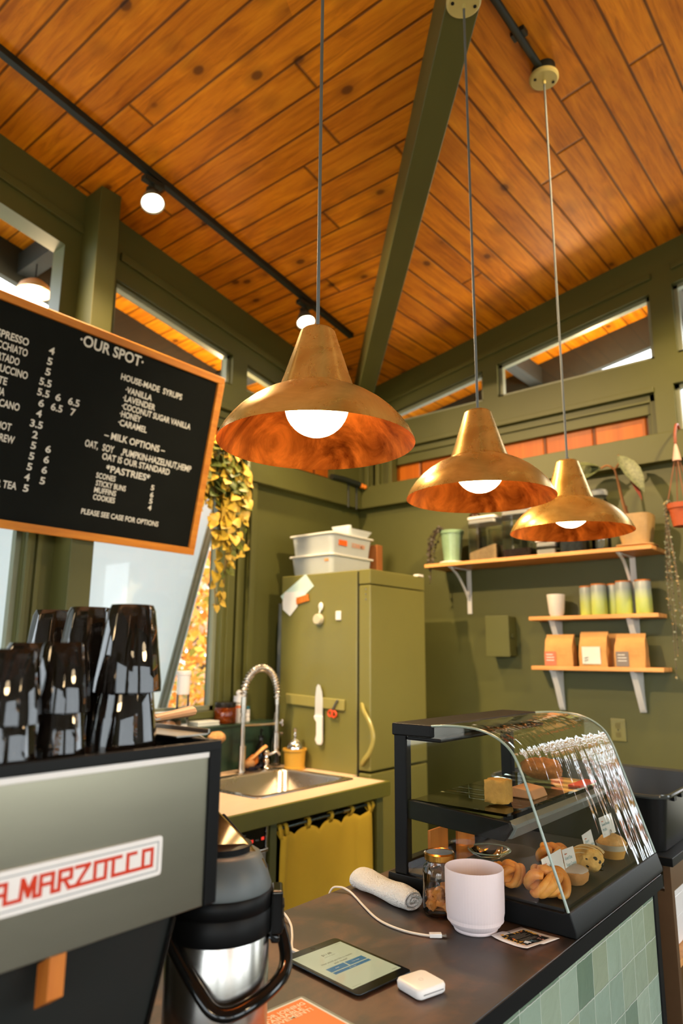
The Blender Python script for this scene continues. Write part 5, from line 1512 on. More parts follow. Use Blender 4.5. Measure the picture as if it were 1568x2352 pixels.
bar = thing('bar_counter', 'dark topped service counter faced with pale green glazed tiles', 'counter', (-0.9, 0.75, 0))
mb = MB(); mb.box(-1.182, BY0, ZB - 0.032, -0.618, BY1, ZB); mb.build('counter_top', counter_mat(), bar, bevel=0.002)
mb = MB(); mb.box(-0.6185, BY0, ZB - 0.0325, -0.616, BY1 + 0.002, ZB - 0.0015); mb.build('edge_band', M_['black_metal'], bar)
mb = MB(); mb.box(-0.66, BY0, 0.0, -0.632, 2.035, ZB - 0.032); mb.build('tile_face', tile_mat('green_glazed_tile', 1, 1.442 * 1.053 - 0.75 - 0.0865 * 8, E - 0.5905 * 1.04 - 0.0865 * 12), bar, smooth=False)
mb = MB(); mb.box(-1.17, 2.03, 0.0, -0.66, 2.06, ZB - 0.032); mb.box(-1.17, BY0, 0.0, -1.14, 2.03, ZB - 0.032); mb.build('back_panel', M_['black_matte'], bar)
mb = MB(); mb.box(-0.665, 2.035, 0.0, -0.628, 2.065, ZB - 0.032); mb.build('corner_trim', M_['black_metal'], bar, bevel=0.002)

# side counter beyond, with the bus tub
t = thing('side_counter', 'dark narrow counter with a bronze edge standing past the end of the tiled bar', 'counter', (-0.9, 2.7, 0))
mb = MB(); mb.box(-1.25, 2.262, ZB - 0.028, -0.64, 3.4, ZB - 0.004); mb.build('counter_top', M_['black_metal'], t, bevel=0.002)
BRZ = mat('bronze_panel', lin(120, 92, 66), rough=0.4, metal=0.5, var=0.1)
mb = MB(); mb.box(-0.672, 2.275, ZB - 0.10, -0.652, 3.4, ZB - 0.028); mb.build('apron', BRZ, t)
mb = MB(); mb.box(-0.70, 2.275, 0.0, -0.652, 2.30, ZB - 0.10); mb.build('leg', BRZ, t)
mb = MB(); mb.box(-0.70, 3.37, 0.0, -0.652, 3.40, ZB - 0.10); mb.build('leg', BRZ, t)
mb = MB(); mb.box(-1.25, 2.275, 0.0, -1.22, 2.30, ZB - 0.028); mb.build('leg', BRZ, t)
mb = MB(); mb.box(-1.25, 3.37, 0.0, -1.22, 3.40, ZB - 0.028); mb.build('leg', BRZ, t)
mb = MB(); mb.box(-1.24, 2.30, E - 0.87, -0.66, 2.75, E - 0.85); mb.build('shelf', M_['wood_shelf'], t)
for k, (z0, z1) in enumerate(((E - 0.849, E - 0.77), (E - 0.769, E - 0.71), (E - 0.709, E - 0.655))):
    mb = MB(); mb.box(-1.0, 2.31, z0, -0.69 + 0.004 * k, 2.60, z1)
    tag(mb.build('carton', M_['white_plastic'], None, bevel=0.004, loc=(-0.85, 2.45, z0)), ['white carton at the bottom of the stack under the side counter', 'white carton in the middle of the stack under the side counter', 'white carton on top of the stack under the side counter'][k], 'carton', 'cartons under the side counter')
t = thing('bus_tub', 'black plastic bus tub on the side counter behind the pastry case', 'tub', (-0.93, 2.52, ZB - 0.004))
mb = MB()
lo, hi = rbox_poly(-1.19, 2.30, -0.675, 2.80, 0.04), rbox_poly(-1.22, 2.27, -0.655, 2.83, 0.05)
li, hi_i = rbox_poly(-1.185, 2.305, -0.68, 2.795, 0.04), rbox_poly(-1.214, 2.276, -0.661, 2.824, 0.05)
z0, z1 = ZB - 0.003, E - 0.405
mb.grid([[(p[0], p[1], z) for p in q] for q, z in ((li, z0 + 0.004), (hi_i, z1), (hi, z1), (lo, z0))], close_u=True)
mb.add([(p[0], p[1], z0) for p in lo], [tuple(range(len(lo)))]); mb.add([(p[0], p[1], z0 + 0.004) for p in li], [tuple(range(len(li)))])
mb.build('body', mat('black_tub', lin(20, 21, 21), rough=0.3), t)
mb = MB(); mb.tube([(p[0], p[1], z1) for p in rbox_poly(-1.225, 2.265, -0.65, 2.835, 0.055)], 0.007, 8, closed=True); mb.build('rim', mat('tub_rim', lin(60, 64, 62), rough=0.12), t)
mb = MB()
for y in (2.36, 2.44, 2.6): mb.box(-0.662, y, z1 - 0.02, -0.648, y + 0.025, z1 - 0.006)
mb.build('rib', M_['black'], t)

# ================================================================== PASTRY CASE
CY0, CY1 = 1.495, 2.092
ZD = E - 0.510
pc = thing('pastry_case', 'black countertop pastry case with a curved glass front', 'display case', (-0.85, 1.79, ZB))
mb = MB(); mb.prism([(x, CY0, z) for x, z in ((-0.618, ZB + 0.001), (-0.618, ZB + 0.012), (-0.630, E - 0.513), (-0.640, E - 0.513), (-0.644, ZD - 0.006), (-1.085, ZD - 0.006), (-1.088, ZB + 0.001))], (0, CY1 - CY0, 0))
mb.build('base', M_['black_metal'], pc, bevel=0.003)
mb = MB(); mb.box(-1.05, CY0 + 0.012, ZD - 0.006, -0.646, CY1 - 0.012, ZD); mb.build('tray', mat('tray_black', lin(30, 29, 28), rough=0.42, var=0.2), pc)
gp = smooth_path([(-0.955, 0, E - 0.168), (-0.90, 0, E - 0.164), (-0.846, 0, E - 0.165), (-0.812, 0, E - 0.1705), (-0.786, 0, E - 0.180), (-0.765, 0, E - 0.192), (-0.748, 0, E - 0.207), (-0.735, 0, E - 0.227), (-0.722, 0, E - 0.256)], 6)
gp += [Vector((-0.722 + (0.722 - 0.634) * k / 8, 0, E - 0.256 - (0.513 - 0.256) * k / 8)) for k in range(1, 9)]
rows = [[(p.x, y, p.z) for p in gp] for y in [CY0 + 0.003 + (CY1 - CY0 - 0.006) * k / 12 for k in range(13)]]
mb = MB(); mb.grid(rows); mb.build('curved_glass', M_['case_front'], pc, recalc=False, sharp=80)
EDGE = mat('glass_edge', lin(150, 168, 156), rough=0.12, spec=0.8, trans=0.2)
for y in (CY0 + 0.003, CY1 - 0.003):
    mb = MB(); mb.tube([(p.x, y, p.z) for p in gp], 0.0032, 8); mb.build('glass_edge', EDGE, pc, sharp=80)
side = [(p.x - 0.003, p.z - 0.003) for p in gp[::2]] + [(gp[-1].x - 0.003, ZD), (-1.03, ZD), (-1.03, E - 0.19)]
for y in (CY0 + 0.006, CY1 - 0.006):
    mb = MB(); mb.add([(x, y, z) for x, z in side], [tuple(range(len(side)))]); mb.build('side_glass', M_['case_glass'], pc, smooth=False, recalc=False)
for y in (CY0 + 0.001, CY1 - 0.027):
    mb = MB(); mb.box(-1.066, y, ZD - 0.006, -1.031, y + 0.026, E - 0.19); mb.build('post', M_['black'], pc, bevel=0.003)
mb = MB(); mb.box(-1.07, CY0 - 0.003, E - 0.196, -0.953, CY1 + 0.003, E - 0.166); mb.box(-1.03, CY0 + 0.004, E - 0.206, -0.93, CY1 - 0.004, E - 0.196)
mb.build('top_rail', M_['black'], pc, bevel=0.004)
mb = MB(); mb.box(-1.066, CY0 + 0.02, ZD - 0.004, -1.04, CY1 - 0.02, ZD + 0.022); mb.build('back_sill', M_['black'], pc, bevel=0.003)
for y in (CY0 + 0.010, CY1 - 0.024):
    mb = MB(); mb.prism([(-1.032, y, E - 0.347), (-0.765, y, E - 0.360), (-0.757, y, E - 0.375), (-0.775, y, E - 0.402), (-0.90, y, E - 0.398), (-1.032, y, E - 0.39)], (0, 0.014, 0)); mb.build('shelf_arm', M_['black'], pc, bevel=0.002)
mb = MB(); mb.box(-1.025, CY0 + 0.02, E - 0.352, -0.772, 1.79, E - 0.346); mb.box(-1.025, 1.793, E - 0.352, -0.772, CY1 - 0.02, E - 0.346); mb.build('glass_shelf', glass_mat('shelf_glass', (0.88, 0.95, 0.88, 1), gain=1.0), pc, smooth=False)
mb = MB(); mb.prism([(-0.774, CY0 + 0.02, E - 0.362), (-0.752, CY0 + 0.02, E - 0.366), (-0.748, CY0 + 0.02, E - 0.372), (-0.762, CY0 + 0.02, E - 0.396), (-0.774, CY0 + 0.02, E - 0.398)], (0, CY1 - CY0 - 0.04, 0)); mb.build('shelf_front', mat('grey_aluminium', lin(126, 130, 128), rough=0.45, metal=0.3), pc, bevel=0.001)
mb = MB(); mb.box(-0.80, CY0 + 0.05, E - 0.402, -0.775, CY1 - 0.05, E - 0.394); mb.build('lamp_strip', emit_mat('case_lamp', (1.0, 0.62, 0.25, 1), 1.2), pc)

# --- pastries
BUN = mat('cardamom_bun', lin(214, 128, 50), rough=0.45, var=0.0, col2=lin(240, 170, 84), vscale=26, bump=0.12, bscale=60, sss=0.1)
def knot_bun(c, r, label, rz):
    t = thing('knot_bun', label, 'bun', c, 'knotted buns in the case')
    rnd = random.Random(int(abs(c[0]) * 1e4))
    mb = MB()
    cc = Vector(c)
    mb.sphere(cc + Vector((0, 0, r * 0.42)), (r * 0.82, r * 0.82, r * 0.40), 24, 14)
    # wrapped ropes of dough
    for k in range(4):
        a = rz + k * 2 * math.pi / 4
        ax = Vector((math.cos(a), math.sin(a), 0)); ay = Vector((-math.sin(a), math.cos(a), 0))
        pts = [cc + ax * (r * 0.05) + ay * (r * 0.45) + Vector((0, 0, r * 0.98)), cc + ax * (r * 0.45) + ay * (r * 0.42) + Vector((0, 0, r * 0.98)), cc + ax * (r * 0.76) + ay * (r * 0.14) + Vector((0, 0, r * 0.66)),
               cc + ax * (r * 0.80) - ay * (r * 0.26) + Vector((0, 0, r * 0.30)), cc + ax * (r * 0.52) - ay * (r * 0.50) + Vector((0, 0, r * 0.26))]
        for o in (-0.085, 0.085):
            q = [p + ay * (o * r * 1.5) + ax * (abs(o) * 0.2 * r) for p in pts]
            mb.tube(smooth_path(q, 6), [r * (0.10 + 0.125 * math.sin(math.pi * min(1, (i + 3) / 27))) for i in range(25)], 12)
    mb.tube(smooth_path([cc + Vector((-r * 0.4, r * 0.12, r * 0.95)), cc + Vector((0, -r * 0.12, r * 1.12)), cc + Vector((r * 0.42, 0, r * 0.98))], 7), [r * (0.12 + 0.12 * math.sin(math.pi * i / 14)) for i in range(15)], 12)
    mb.build('dough', BUN, t, sharp=80)
    return t
knot_bun((-0.702, 1.553, ZD + 0.001), 0.048, 'cinnamon brown knotted bun in front behind the glass, beside the corner', 0.3)
knot_bun((-0.800, 1.568, ZD + 0.001), 0.040, 'knotted bun peeking out right of the white planter', 1.1)
knot_bun((-0.782, 1.775, ZD + 0.001), 0.042, 'pale knotted bun half hidden behind the two nearest price tags', 2.0)

t = thing('iced_cookie', 'small round cookie with pale icing behind the front bun', 'cookie', (-0.697, 1.683, ZD))
mb = MB(); mb.lathe([(0, 0.001), (0.024, 0.001), (0.033, 0.010), (0.036, 0.024), (0.034, 0.029), (0, 0.030)], (-0.697, 1.683, ZD), 32, flute=lambda k: 1 + 0.02 * math.sin(k * 1.7)); mb.build('biscuit', mat('biscuit', lin(204, 140, 76), rough=0.7, var=0.1, vscale=40, bump=0.2), t)
mb = MB(); mb.lathe([(0.0335, 0.028), (0.034, 0.031), (0.028, 0.035), (0, 0.036)], (-0.697, 1.683, ZD), 32, flute=lambda k: 1 + 0.03 * math.sin(k * 0.9)); mb.build('icing', mat('pink_white_icing', lin(228, 206, 186), rough=0.35), t)
t = thing('scone', 'sugar glazed scone with dark chocolate pieces in the middle of the case', 'scone', (-0.682, 1.775, ZD))
mb = MB(); mb.sphere((-0.697, 1.772, ZD + 0.0345), (0.038, 0.048, 0.0275), 36, 22, rot=Matrix.Rotation(0.3, 3, 'Z'), fn=lambda d: 1 + 0.16 * mnoise.noise(d * 2.2 + Vector((3, 1, 0))) + 0.05 * mnoise.noise(d * 7)); mb.build('crumb', mat('scone_crumb', lin(236, 184, 100), rough=0.75, var=0.16, vscale=60, bump=0.35, bscale=90), t, sharp=80)
mb = MB()
for k in range(6):
    yy = -0.036 + k * 0.0145
    pts = []
    for i in range(9):
        a = -1.15 + 2.3 * i / 8
        hh = math.sqrt(max(0.05, 1 - (yy / 0.048) ** 2))
        pts.append((-0.697 + 0.0385 * hh * math.sin(a), 1.772 + yy + 0.012 * math.sin(a), ZD + 0.036 + 0.0285 * hh * math.cos(a)))
    mb.tube(smooth_path(pts, 3), 0.0022, 6, flat=0.6)
mb.build('icing', mat('scone_icing', lin(236, 206, 150), rough=0.4), t)
mb = MB()
for x, y, z in ((-0.663, 1.758, 0.036), (-0.661, 1.77, 0.028), (-0.668, 1.748, 0.044), (-0.660, 1.762, 0.020), (-0.685, 1.735, 0.042), (-0.681, 1.733, 0.030)):
    mb.sphere((x, y, ZD + z), (0.006, 0.0055, 0.0045), 10, 7)
mb.build('chocolate', M_['black_gloss'], t)
t = thing('muffin', 'golden muffin in a fluted paper cup at the far end of the case', 'muffin', (-0.70, 1.955, ZD))
mb = MB(); mb.lathe([(0, 0.001), (0.027, 0.001), (0.037, 0.032), (0, 0.034)], (-0.70, 1.955, ZD), 60, flute=lambda k: 1 + 0.025 * (k % 2)); mb.build('body', mat('muffin_side', lin(222, 160, 74), rough=0.7, var=0.08), t)
mb = MB(); mb.lathe([(0.0345, 0.022), (0.0395, 0.036), (0.0400, 0.036)], (-0.70, 1.955, ZD), 60, flute=lambda k: 1 + 0.03 * (k % 2)); mb.build('paper_cup', mat('muffin_paper', lin(224, 206, 176), rough=0.6), t, recalc=False)
mb = MB(); mb.sphere((-0.70, 1.955, ZD + 0.034), (0.0355, 0.0355, 0.024), 30, 16, fn=lambda d: 1 + 0.10 * mnoise.noise(d * 4)); mb.build('top', mat('muffin_top', lin(238, 182, 108), rough=0.7, var=0.14, vscale=50, bump=0.4, bscale=90), t, sharp=80)

TAGW = mat('tag_card', lin(232, 226, 218), rough=0.7, var=0.01)
TEAL = mat('tag_print', lin(70, 140, 150), rough=0.7)
def price_tag(x, y0, z0, y1, z1, dz, label, lines, foot):
    t = thing('price_tag', label, 'price tag', (x, (y0 + y1) / 2, z0), 'price tags in the pastry case')
    mb = MB(); mb.prism([(x, y0, z0), (x, y1, z0 + dz), (x - 0.010, y1, z1 + dz), (x - 0.010, y0, z1)], (-0.0008, 0, 0)); mb.build('card', TAGW, t, smooth=False)
    xd = Vector((0, y1 - y0, dz)).normalized(); up = Vector((-0.010, 0, z1 - z0)).normalized()
    h = z1 - z0
    for i, s in enumerate(lines):
        text('print', s, TEAL, t, Vector((x + 0.0004, y0 + 0.007, z0 + 0.0006)) + up * (h * (0.55 - 0.27 * i)) , xd, up, h * 0.14, min((y1 - y0) * 0.82, h * 0.10 * len(s)), 0.0004, 0.0)
    text('print', 'sm 5', TEAL, t, Vector((x + 0.0004, y0 + 0.007, z0 + 0.001)) + up * (h * 0.10), xd, up, h * 0.06, None, 0.0004, 0.0)
    mb = MB(); mb.box(x - 0.006, y0 + 0.007, z0 + h * 0.78, x - 0.0045, y0 + 0.016, z0 + h * 0.81); mb.build('mark', mat('tag_orange', lin(226, 130, 100), rough=0.7), t, smooth=False)
    ym = (y0 + y1) / 2 + 0.004
    mb = MB()
    for o in (-0.006, 0.006):
        mb.tube(smooth_path([(x + 0.0014, ym + o * 0.6, z0 + dz / 2 + 0.010), (x + 0.0016, ym + o, z0 - 0.004), (foot[0], foot[1] + o * 1.4, foot[2])], 4), 0.0009, 6)
    mb.tube([(x + 0.0014, ym - 0.0036, z0 + dz / 2 + 0.010), (x + 0.0014, ym, z0 + dz / 2 + 0.013), (x + 0.0014, ym + 0.0036, z0 + dz / 2 + 0.010)], 0.0009, 6)
    mb.build('wire_clip', M_['chrome'], t)
price_tag(-0.700, 1.547, E - 0.488, 1.652, E - 0.435, 0.002, 'white tag in the front bun, nearest the glass corner', ('Vanilla', 'Cardamom Bun'), (-0.688, 1.60, ZD + 0.03))
price_tag(-0.700, 1.658, E - 0.487, 1.725, E - 0.437, -0.004, 'white tag clipped to the iced cookie', ('Iced Oat', 'Sugar Cookie'), (-0.697, 1.70, ZD + 0.033))
price_tag(-0.700, 1.782, E - 0.471, 1.842, E - 0.428, 0.004, 'white tag standing above the glazed scone', ('Cherry', 'Chocolate Scone'), (-0.70, 1.80, ZD + 0.046))
price_tag(-0.700, 1.900, E - 0.453, 1.992, E - 0.407, -0.002, 'white tag standing in the muffin at the far end', ('Sweet Potato', 'Muffin'), (-0.70, 1.955, ZD + 0.046))

# --- other contents of the case
t = thing('wrapped_loaf', 'golden bread loaf slice block on the glass shelf near the back post', 'bread', (-0.845, 1.60, E - 0.345))
mb = MB(); mb.sphere((-0.835, 1.60, E - 0.315), (0.032, 0.028, 0.033), 24, 16, fn=lambda d: 0.80 / max(abs(d.x), abs(d.y), abs(d.z)) * (1 + 0.04 * mnoise.noise(d * 4))); mb.build('crust', mat('loaf_crust', lin(176, 132, 60), rough=0.7, var=0.15, vscale=40, bump=0.25), t, sharp=70)
t = thing('pastry_pile', 'brown crumbly pastry on the far part of the glass shelf', 'pastry', (-0.88, 1.98, E - 0.345))
mb = MB()
rnd = random.Random(6)
mb.sphere((-0.89, 1.97, E - 0.311), (0.056, 0.056, 0.028), 28, 16, fn=lambda d: 1 + 0.25 * mnoise.noise(d * 3.3)); mb.build('crust', mat('pastry_brown', lin(170, 104, 44), rough=0.75, var=0.25, vscale=40, bump=0.4), t, sharp=80)
mb = MB(); mb.box(-0.80, 1.93, E - 0.3455, -0.765, 2.05, E - 0.339); tag(mb.build('red_tongs', mat('red_silicone', lin(206, 64, 40), rough=0.5), None, bevel=0.002, loc=(-0.78, 1.99, E - 0.345)), 'flat red utensil lying on the glass shelf', 'utensil')
t = thing('folded_bag', 'small folded kraft bag near the middle of the glass shelf', 'bag', (-0.82, 1.73, E - 0.345))
mb = MB(); mb.prism([(-0.86, 1.70, E - 0.345), (-0.79, 1.70, E - 0.345), (-0.80, 1.70, E - 0.325), (-0.85, 1.70, E - 0.32)], (0, 0.08, 0)); mb.build('body', mat('bag_tan', lin(190, 136, 92), rough=0.8, var=0.1), t, bevel=0.003)
for k, (x, y, lab) in enumerate(((-1.005, 1.555, 'orange wooden board standing at the back of the case, nearer the left post'), (-0.985, 1.655, 'orange wooden board standing at the back of the case, behind the other board'))):
    mb = MB(); mb.box(x - 0.004, y, ZD + 0.001, x + 0.004, y + 0.085, ZD + 0.088 - 0.004 * k)
    tag(mb.build('wooden_board', M_['wood_dark'], None, bevel=0.002, loc=(x, y + 0.045, ZD)), lab, 'board', 'boards in the case')
t = thing('glass_bowl', 'shallow clear glass bowl at the back of the case floor', 'bowl', (-0.955, 1.70, ZD))
mb = MB(); mb.lathe([(0, 0.004), (0.025, 0.004), (0.052, 0.022), (0.054, 0.026)], (-0.93, 1.72, ZD), 32); mb.build('body', M_['jar_glass'], t)
mb = MB(); mb.tube([(-0.93 + 0.054 * math.cos(2 * math.pi * k / 32), 1.72 + 0.054 * math.sin(2 * math.pi * k / 32), ZD + 0.026) for k in range(32)], 0.0016, 6, closed=True); mb.build('rim', EDGE, t)

# ================================================================== ON THE BAR
# white ribbed planter
pt = (-0.803, 1.416)
t = thing('planter', 'white finely ribbed planter standing before the pastry case', 'planter', (pt[0], pt[1], ZB))
mb = MB(); N = 180
mb.lathe([(0, 0.0), (0.044, 0.0), (0.0455, 0.003), (0.044, 0.007)], (pt[0], pt[1], ZB + 0.0005), 60)
mb.lathe([(0.044, 0.006), (0.052, 0.012), (0.0575, 0.022), (0.0605, 0.036), (0.0612, 0.06), (0.0615, 0.118), (0.0605, 0.1205), (0.0592, 0.118), (0.0585, 0.02), (0.0, 0.014)], (pt[0], pt[1], ZB + 0.0005), N, flute=lambda k: 1.0 + (0.006 if (k % 3) == 0 else 0.0))
mb.build('body', mat('planter_white', lin(222, 208, 210), rough=0.5, var=0.02), t, sharp=70)
# treat jar
jx, jy = -0.905, 1.443
t = thing('treat_jar', 'clear glass jar with a gold lid holding brown dog biscuits', 'jar', (jx, jy, ZB))
mb = MB(); mb.lathe([(0, 0.001), (0.033, 0.001), (0.0375, 0.006), (0.0385, 0.012), (0.0385, 0.088), (0.036, 0.098), (0.030, 0.104), (0.0305, 0.114)], (jx, jy, ZB + 0.0005), 40); mb.build('body', glass_mat('jar_clear', (0.95, 0.965, 0.95, 1), gain=1.6), t, sharp=70)
mb = MB(); mb.lathe([(0.0, 0.113), (0.031, 0.112), (0.034, 0.114), (0.0345, 0.126), (0.0315, 0.129), (0.030, 0.1275)], (jx, jy, ZB), 40); mb.build('lid', mat('gold_lid', lin(206, 158, 78), rough=0.25, metal=1.0), t)
mb = MB(); mb.lathe([(0.0305, 0.1278), (0, 0.1278)], (jx, jy, ZB), 30); mb.build('lid_disc', mat('lid_disc', lin(70, 62, 44), rough=0.25, metal=0.6, var=0.4, vscale=60), t)
DOG = mat('dog_biscuit', lin(224, 140, 60), rough=0.7, var=0.2, vscale=60, bump=0.35, bscale=120)
rnd = random.Random(13)
jc = []
for k in range(200):
    if len(jc) >= 16: break
    a, r_ = rnd.uniform(0, 6.28), rnd.uniform(0, 0.022)
    p = Vector((jx + r_ * math.cos(a), jy + r_ * math.sin(a), ZB + rnd.uniform(0.016, 0.058)))
    if all((p - q).length > 0.0185 for q in jc): jc.append(p)
for k, p in enumerate(sorted(jc, key=lambda v: v.z)):
    mb = MB(); mb.sphere(p, (0.0125, 0.0145, 0.012), 14, 10, rot=Matrix.Rotation(rnd.uniform(0, 3), 3, 'Z') @ Matrix.Rotation(rnd.uniform(-0.6, 0.6), 3, 'X'), fn=lambda d: 0.78 / max(abs(d.x), abs(d.y), abs(d.z)) * (1 + 0.18 * mnoise.noise(d * 3 + Vector((k, 0, 0)))) if True else 1)
    o = mb.build('dog_biscuit', DOG, None, sharp=60, loc=p)
    tag(o, 'chunky brown dog biscuit inside the gold lidded glass jar', 'biscuit', 'dog biscuits in the jar')

# rolled towel
TW = mat('terry_towel', lin(236, 234, 230), rough=0.95, var=0.04, vscale=40, bump=0.9, bscale=260)
t = thing('towel', 'rolled white terry towel on the back edge of the bar', 'towel', (-1.07, 1.48, ZB))
a_, b_ = Vector((-1.158, 1.476, ZB + 0.021)), Vector((-0.960, 1.418, ZB + 0.021))
d_ = (b_ - a_).normalized(); s_ = d_.cross(Vector((0, 0, 1))).normalized(); u_2 = s_.cross(d_)
rows = []
for i in range(41):
    v = i / 40
    c = a_.lerp(b_, v)
    w_, h_ = 0.036 - 0.006 * v + 0.003 * math.sin(v * 5), 0.020 + 0.002 * v + 0.003 * math.sin(v * 9 + 1)
    if i in (0, 40): w_, h_ = w_ * 0.86, h_ * 0.86
    row = []
    for k in range(48):
        a = 2 * math.pi * k / 48
        n_ = 1 + 0.05 * mnoise.noise(Vector((math.cos(a) * 1.5, math.sin(a) * 1.5, v * 6))) + 0.022 * mnoise.noise(Vector((math.cos(a) * 9, math.sin(a) * 9, v * 40)))
        p = c + s_ * (w_ * n_ * math.cos(a)) + u_2 * (h_ * n_ * math.sin(a))
        p.z = max(p.z, ZB + 0.0015)
        row.append(p)
    rows.append(row)
mb = MB(); mb.grid(rows, close_u=True); mb.add(rows[0], [tuple(range(48))])
# spiral of layers at the open end
inner = [b_ - d_ * 0.012 + (p - b_) * 0.72 for p in rows[-1]]
mb.grid([rows[-1], inner], close_u=True); mb.add(inner, [tuple(range(48))])
mb.build('roll', TW, t, sharp=80)
mb = MB()
sp = []
for k in range(40):
    a = k * 0.36; rr_ = 0.004 + 0.00058 * k
    sp.append(b_ + d_ * 0.001 + s_ * (rr_ * math.cos(a) * 1.15) + u_2 * (rr_ * math.sin(a) * 0.72))
mb.tube(sp, 0.0028, 6); mb.build('rolled_edge', TW, t)

# tablet
ang = math.radians(-6.8)
ix = Vector((math.cos(ang), math.sin(ang), 0)); iy = Vector((-math.sin(ang), math.cos(ang), 0)); iz = Vector((0, 0, 1))
ic = Vector((-0.8925, 1.0965, ZB))
def ip(u, v, z): return ic + ix * u + iy * v + iz * z
t = thing('tablet', 'black tablet lying on the bar with its checkout screen lit', 'tablet', ic)
LW, LH = 0.203, 0.138
def rpl(u0, v0, u1, v1, r, z): return [ip(p[0], p[1], z) for p in rbox_poly(u0, v0, u1, v1, r, 6)]
mb = MB()
mb.grid([rpl(-LW / 2 + 0.006, -LH / 2 + 0.006, LW / 2 - 0.006, LH / 2 - 0.006, 0.008, 0.0005), rpl(-LW / 2, -LH / 2, LW / 2, LH / 2, 0.010, 0.005), rpl(-LW / 2, -LH / 2, LW / 2, LH / 2, 0.010, 0.0066), rpl(-LW / 2 + 0.0008, -LH / 2 + 0.0008, LW / 2 - 0.0008, LH / 2 - 0.0008, 0.0094, 0.0072)], close_u=True)
q_ = rpl(-LW / 2 + 0.006, -LH / 2 + 0.006, LW / 2 - 0.006, LH / 2 - 0.006, 0.008, 0.0005); mb.add(q_, [tuple(range(len(q_)))])
mb.build('body', mat('dark_aluminium', lin(60, 66, 68), rough=0.3, metal=0.8), t, sharp=60)
mb = MB(); q_ = rpl(-LW / 2 + 0.0008, -LH / 2 + 0.0008, LW / 2 - 0.0008, LH / 2 - 0.0008, 0.0094, 0.0072); mb.add(q_, [tuple(range(len(q_)))]); mb.build('bezel', M_['black_gloss'], t, smooth=False)
def screen_mat(name, col, s=0.62):
    m = mat(name, tuple(v * 0.05 for v in col[:3]) + (1,), rough=0.06, var=0.0, emit=col, estr=s)
    return m
SCR = screen_mat('screen_pale', lin(186, 184, 146), 0.46)
mb = MB(); mb.add([ip(-0.080, -0.0615, 0.0074), ip(0.080, -0.0615, 0.0074), ip(0.080, 0.0615, 0.0074), ip(-0.080, 0.0615, 0.0074)], [(0, 1, 2, 3)]); mb.build('screen', SCR, t, smooth=False)
SB = screen_mat('screen_blue', lin(34, 98, 124), 0.5)
INK = mat('screen_ink', lin(66, 64, 52), rough=0.3)
# on-screen layout: reading direction is +y of the tablet, lines step along +x
def sp_(r, l, z=0.0076): return ip(-0.080 + l, -0.0615 + r, z)
for nm, r0, r1, l0, l1 in (('button', 0.017, 0.0605, 0.074, 0.090), ('button', 0.0635, 0.107, 0.074, 0.090), ('button', 0.017, 0.107, 0.0925, 0.101)):
    mb = MB(); mb.add([sp_(r0, l0), sp_(r1, l0), sp_(r1, l1), sp_(r0, l1)], [(0, 1, 2, 3)]); mb.build(nm, SB, t, smooth=False)
for s, r, l, h, w in (('$11.88', 0.050, 0.030, 0.0065, 0.024), ('Add a tip  $2.00', 0.049, 0.037, 0.002, 0.026), ('How would you like to receive', 0.0235, 0.0585, 0.0052, 0.076), ('your receipt?', 0.045, 0.068, 0.0052, 0.034),
                   ('Email', 0.034, 0.083, 0.0022, 0.008), ('Text message', 0.076, 0.083, 0.0022, 0.018), ('No receipt', 0.054, 0.0985, 0.0022, 0.016), ('Close', 0.004, 0.006, 0.002, 0.008), ('New sale', 0.105, 0.006, 0.002, 0.013), ('English', 0.106, 0.155, 0.0026, 0.012), ('Terms of service', 0.004, 0.155, 0.0018, 0.022)):
    text('screen_text', s, M_['white'] if s in ('Email', 'Text message', 'No receipt') else INK, t, sp_(r, l, 0.0077), iy, -ix, h, w, 0.0001, 0.004)
mb = MB(); mb.cyl(ip(0.09, 0, 0.00725), ip(0.09, 0, 0.0076), 0.0008, n=8); mb.cyl(ip(-0.0915, 0, 0.0072), ip(-0.0915, 0, 0.00735), 0.0045, n=24); mb.build('home_button', mat('bezel_ring', lin(22, 24, 24), rough=0.25), t)
mb = MB(); mb.bar(ip(0.03, LH / 2 + 0.0004, 0.0045), ip(0.055, LH / 2 + 0.0004, 0.0045), 0.001, 0.0022); mb.build('volume_key', M_['black'], t)

# card reader
c_ = Vector((-0.7395, 1.112, ZB)); a2 = math.radians(-15.5)
rx = Vector((math.cos(a2), math.sin(a2), 0)); ry = Vector((-math.sin(a2), math.cos(a2), 0))
t = thing('card_reader', 'small square white card reader beside the tablet', 'card reader', c_)
def rdr(s, r, z): return [c_ + rx * p[0] + ry * p[1] + iz * z for p in rbox_poly(-s, -s, s, s, r, 6)]
mb = MB(); mb.grid([rdr(0.0285, 0.009, 0.0008), rdr(0.0318, 0.011, 0.004), rdr(0.0322, 0.011, 0.013), rdr(0.0305, 0.010, 0.0165), rdr(0.0285, 0.009, 0.0175)], close_u=True)
q_ = rdr(0.0285, 0.009, 0.0175); mb.add(q_, [tuple(range(len(q_)))]); q_ = rdr(0.0285, 0.009, 0.0008); mb.add(q_, [tuple(range(len(q_)))])
mb.build('body', mat('reader_white', lin(236, 234, 232), rough=0.35, var=0.01), t, sharp=70)
mb = MB(); mb.bar(c_ + rx * 0.0322 - ry * 0.022 + iz * 0.009, c_ + rx * 0.0322 + ry * 0.022 + iz * 0.009, 0.0012, 0.0018); mb.build('card_slot', mat('slot_grey', lin(150, 150, 150), rough=0.5), t)
mb = MB()
mb.tube([c_ + rx * (0.004 * math.cos(k * 0.3)) + ry * (0.004 * math.sin(k * 0.3)) + iz * 0.0176 for k in range(21)], 0.0003, 4, closed=True); mb.build('emblem', mat('emblem_grey', lin(206, 204, 204), rough=0.5), t)

